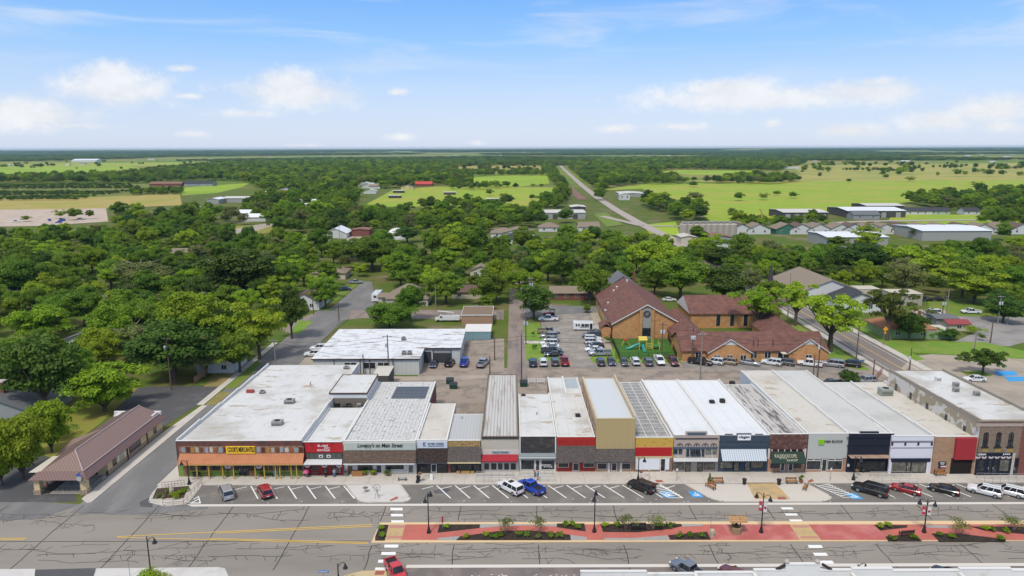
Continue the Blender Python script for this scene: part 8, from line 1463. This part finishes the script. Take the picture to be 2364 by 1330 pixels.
for i in range(2):
    for k in range(3): MB().box(x+i*2.4, x+i*2.4+2.1, y-.03, y+.03, .45+k*.4, .65+k*.4).build('board', WTRIM, t)
    for s in (.2, 1.9): MB().tube([(x+i*2.4+s, y-.4, 0), (x+i*2.4+s, y, 1.5)], .05, 4).build('leg', WTRIM, t)
x, y = G(70+20, 1120); t = thing('traffic_cone', 'orange cone on the bank drive under the porch', 'traffic cone', (*G(110, 1122), 0)); x, y = G(110, 1122); MB().lathe(x, y, [(.25, .12), (.05, .85)], 10).build('cone', mat('cone_orange', (.60, .09, .03), .6), t); MB().box(x-.28, x+.28, y-.28, y+.28, .1, .13).build('base', BLACK, t)
def playground():
    x, y = G(1490, 806); t = thing('playground_set', 'playground tower with two teal slides and yellow roof', 'playground', (x, y, 0)); YW = mat('play_yellow', (.62, .48, .10), .6); TE = mat('play_teal', (.02, .26, .24), .4); GN = mat('play_green', (.03, .2, .05), .6)
    for a in (-2, 0, 2, 4):
        for b in (-1, 1): MB().box(x+a-.09, x+a+.09, y+b-.09, y+b+.09, 0, 3.2 if a < 3 else 2.4).build('post', YW, t)
    MB().box(x-2, x, y-1, y+1, 1.5, 1.62).build('deck', GN, t); MB().box(x+2, x+4, y-1, y+1, 1.1, 1.22).build('deck', GN, t); gable_roof(x-2.2, x+.2, y-1.1, y+1.1, 3.1, 4.0, 'x', .1, .08).build('roof', YW, t)
    for p in ([(x-2, y, 1.6), (x-3.5, y-.3, 1.1), (x-5, y-.5, .4), (x-6, y-.6, .25)], [(x-1, y-1, 1.6), (x-1, y-2.4, .9), (x-.9, y-3.6, .3), (x-.8, y-4.2, .2)]):
        q = MB().tube(p, .42, 6); q.build('slide', TE, t)
    for k in range(4): MB().tube([(x+.2, y-1+.1, .5+k*.5), (x+1.9, y-.9, .5+k*.5)], .07, 5).build('climbing_bar', YW, t)
    x2, y2 = G(1444, 797); s = thing('toddler_swing', 'small red play frame left of the playground tower', 'swing', (x2, y2, 0)); q = MB(); [q.tube([(x2+a, y2+b, 0), (x2+a*.3, y2, 1.9)], .06, 5) for a in (-1.2, 1.2) for b in (-.7, .7)]; q.tube([(x2-.4, y2, 1.9), (x2+.4, y2, 1.9)], .06, 5); q.build('frame', YW, s); MB().lathe(x2, y2, [(.7, 1.5), (.8, 1.75), (.3, 2.1)], 8).build('seat', mat('play_red', (.4, .05, .02), .6), s)
playground()
# ---------------------------------------------------------------- people
SKIN = mat('skin', (.46, .27, .19), .6, .05, 3, coord='obj')
def person(px, py, z, rz, label, shirt, trousers, hair, arms='down', short=False, lean=0.0, h=1.75):
    x, y = G(px, py, z); t = thing('person', label, 'person', (x, y, z)); V, E, Rr = [], [], []
    def add(p, r, parent=None):
        V.append(p); Rr.append(r)
        if parent is not None: E.append((parent, len(V)-1))
        return len(V)-1
    f = lambda zz: lean*max(0, zz-.9)
    pel = add((0, 0, .95), .15); w = add((f(1.1), 0, 1.12), .135, pel); ch = add((f(1.35), 0, 1.36), .155, w); nk = add((f(1.5), 0, 1.50), .06, ch); hb = add((f(1.6)+.02, 0, 1.6), .085, nk); add((f(1.72)+.01, 0, 1.70), .085, hb); add((f(1.6)+.11, 0, 1.585), .022, hb)
    for s in (-1, 1):
        hip = add((0, s*.09, .88), .095, pel); kn = add((.03, s*.11, .48), .06, hip); an = add((-.01, s*.11, .09), .042, kn); add((.14, s*.12, .035), .035, an)
        sh = add((f(1.42), s*.17, 1.42), .058, ch)
        el = add((f(1.2)+(.02 if arms == 'down' else .10), s*.25, 1.15), .043, sh); wr = add((f(1.0)+(.08 if arms == 'down' else .30), s*(.25 if arms == 'down' else .18), .92 if arms == 'down' else 1.12), .03, el)
        pd = (.02, 0, -.09) if arms == 'down' else (.09, 0, .0); wp = V[wr]; pa = add((wp[0]+pd[0], wp[1], wp[2]+pd[2]), .03, wr); pp = V[pa]
        for k in range(4):
            o = (k-1.5)*.017; L = (.068, .078, .074, .056)[k]
            a1 = add((pp[0]+(o if arms == 'down' else L*.55), pp[1]+(0 if arms == 'down' else o), pp[2]-(L*.55 if arms == 'down' else .005)), .009, pa); q = V[a1]; add((q[0]+(.012 if arms == 'down' else L*.35), q[1]-s*.006, q[2]-(L*.45 if arms == 'down' else .02)), .008, a1)
        add((wp[0]+.05, wp[1]-s*.02, wp[2]-.05 if arms == 'down' else wp[2]+.03), .01, wr)
    me = bpy.data.meshes.new('body'); me.from_pydata(V, E, []); o = bpy.data.objects.new('body', me); col.objects.link(o); o.parent = t
    md = o.modifiers.new('skin', 'SKIN')
    bpy.context.view_layer.objects.active = o
    if not me.skin_vertices: bpy.ops.mesh.customdata_skin_add()
    for i, sv in enumerate(me.skin_vertices[0].data): sv.radius = (Rr[i], Rr[i]); sv.use_root = i == 0
    md2 = o.modifiers.new('sub', 'SUBSURF'); md2.levels = md2.render_levels = 1; me.materials.append(SKIN)
    def lp(q, nm, m): k = q.build(nm, m, smooth=True); k.parent = t; return k
    q = MB()
    q.loft([[(f(zz)+a*math.cos(j*.785), b*math.sin(j*.785), zz) for j in range(8)] for zz, a, b in ((.90, .15, .19), (1.05, .14, .175), (1.2, .145, .19), (1.36, .16, .215), (1.46, .12, .19), (1.52, .07, .08))])
    lp(q, 'shirt', shirt)
    for s in (-1, 1):
        q = MB(); q.tube([(f(1.42), s*.16, 1.44), (f(1.2)+(.01 if arms == 'down' else .08), s*.245, 1.18)], [.085, .068], 8); lp(q, 'sleeve', shirt)
        q = MB(); q.tube([(0, s*.09, .95), (.03, s*.11, .5)]+([] if short else [(-.01, s*.11, .08)]), [.125, .085]+([] if short else [.07]), 8); lp(q, 'trouser_leg', trousers); lp(MB().box(-.08, .17, s*.11-.05, s*.11+.05, 0, .08), 'shoe', TRIMB)
        lp(MB().lathe(f(1.6)+.095, s*.035, [(.002, 1.608), (.012, 1.615), (.002, 1.622)], 6), 'eye', TRIMB)
    hm = MB(); hm.loft([[(f(1.65)-.03+a*math.cos(j*.785), a*.95*math.sin(j*.785), zz) for j in range(8)] for zz, a in ((1.58, .085), (1.64, .11), (1.72, .105), (1.78, .06), (1.80, .01))]); lp(hm, 'hair', hair)
    t.rotation_euler = (0, 0, rz); t.scale = (h/1.78,)*3; return t
cl = lambda n, c: mat('cloth_'+n, c, .9, .1, 4, coord='obj')
HBR = cl('brown_hair', (.06, .035, .02)); HBL = cl('blond_hair', (.35, .25, .13)); HGR = cl('grey_hair', (.3, .29, .28))
person(752, 1101, .15, R_(-100), 'person in dark clothes with a bag at the red shop door', cl('grey_top', (.12, .11, .11)), cl('black', (.015, .015, .018)), HBR, 'hold', h=1.7); person(772, 1101, .15, R_(-70), 'person in white top and blue jeans before the dress rail', cl('white_top', (.6, .58, .58)), cl('jeans', (.10, .18, .34)), HBL, 'down', h=1.72)
person(1235, 1101, .2, R_(200), 'person in a coral shirt bending beside the ramp railing', cl('coral', (.50, .16, .13)), cl('dark', (.05, .05, .06)), HGR, 'hold', lean=.25, h=1.7); person(1242, 1108, .16, R_(150), 'person in a turquoise shirt and shorts on the pavement', cl('turquoise', (.02, .22, .36)), cl('khaki', (.30, .26, .2)), HBR, 'down', True, h=1.72)
person(1502, 1142, .05, R_(150), 'person reaching into the open tailgate of the black car', cl('dark', (0, 0, 0)), cl('black', (0, 0, 0)), HBR, 'hold', lean=.2, h=1.65); person(1377, 768, .03, R_(180), 'person in pale clothes standing at the front of the shuttle bus', cl('pale', (.5, .45, .42)), cl('pale', (0, 0, 0)), HGR, 'down', h=1.95)
# ---------------------------------------------------------------- air
def haze():
    q = MB().box(-16500, 16500, -60, 15500, -1.2, 66); o = q.build('haze', None); tag(o, kind='stuff')
    m = bpy.data.materials.new('haze'); m.use_nodes = True; t = m.node_tree; t.nodes.clear(); out = t.nodes.new('ShaderNodeOutputMaterial'); v = t.nodes.new('ShaderNodeVolumePrincipled')
    v.inputs['Color'].default_value = (.52, .78, 1.0, 1); v.inputs['Density'].default_value = 4e-5; v.inputs['Anisotropy'].default_value = .2
    t.links.new(v.outputs[0], out.inputs['Volume']); o.data.materials.append(m)
haze()
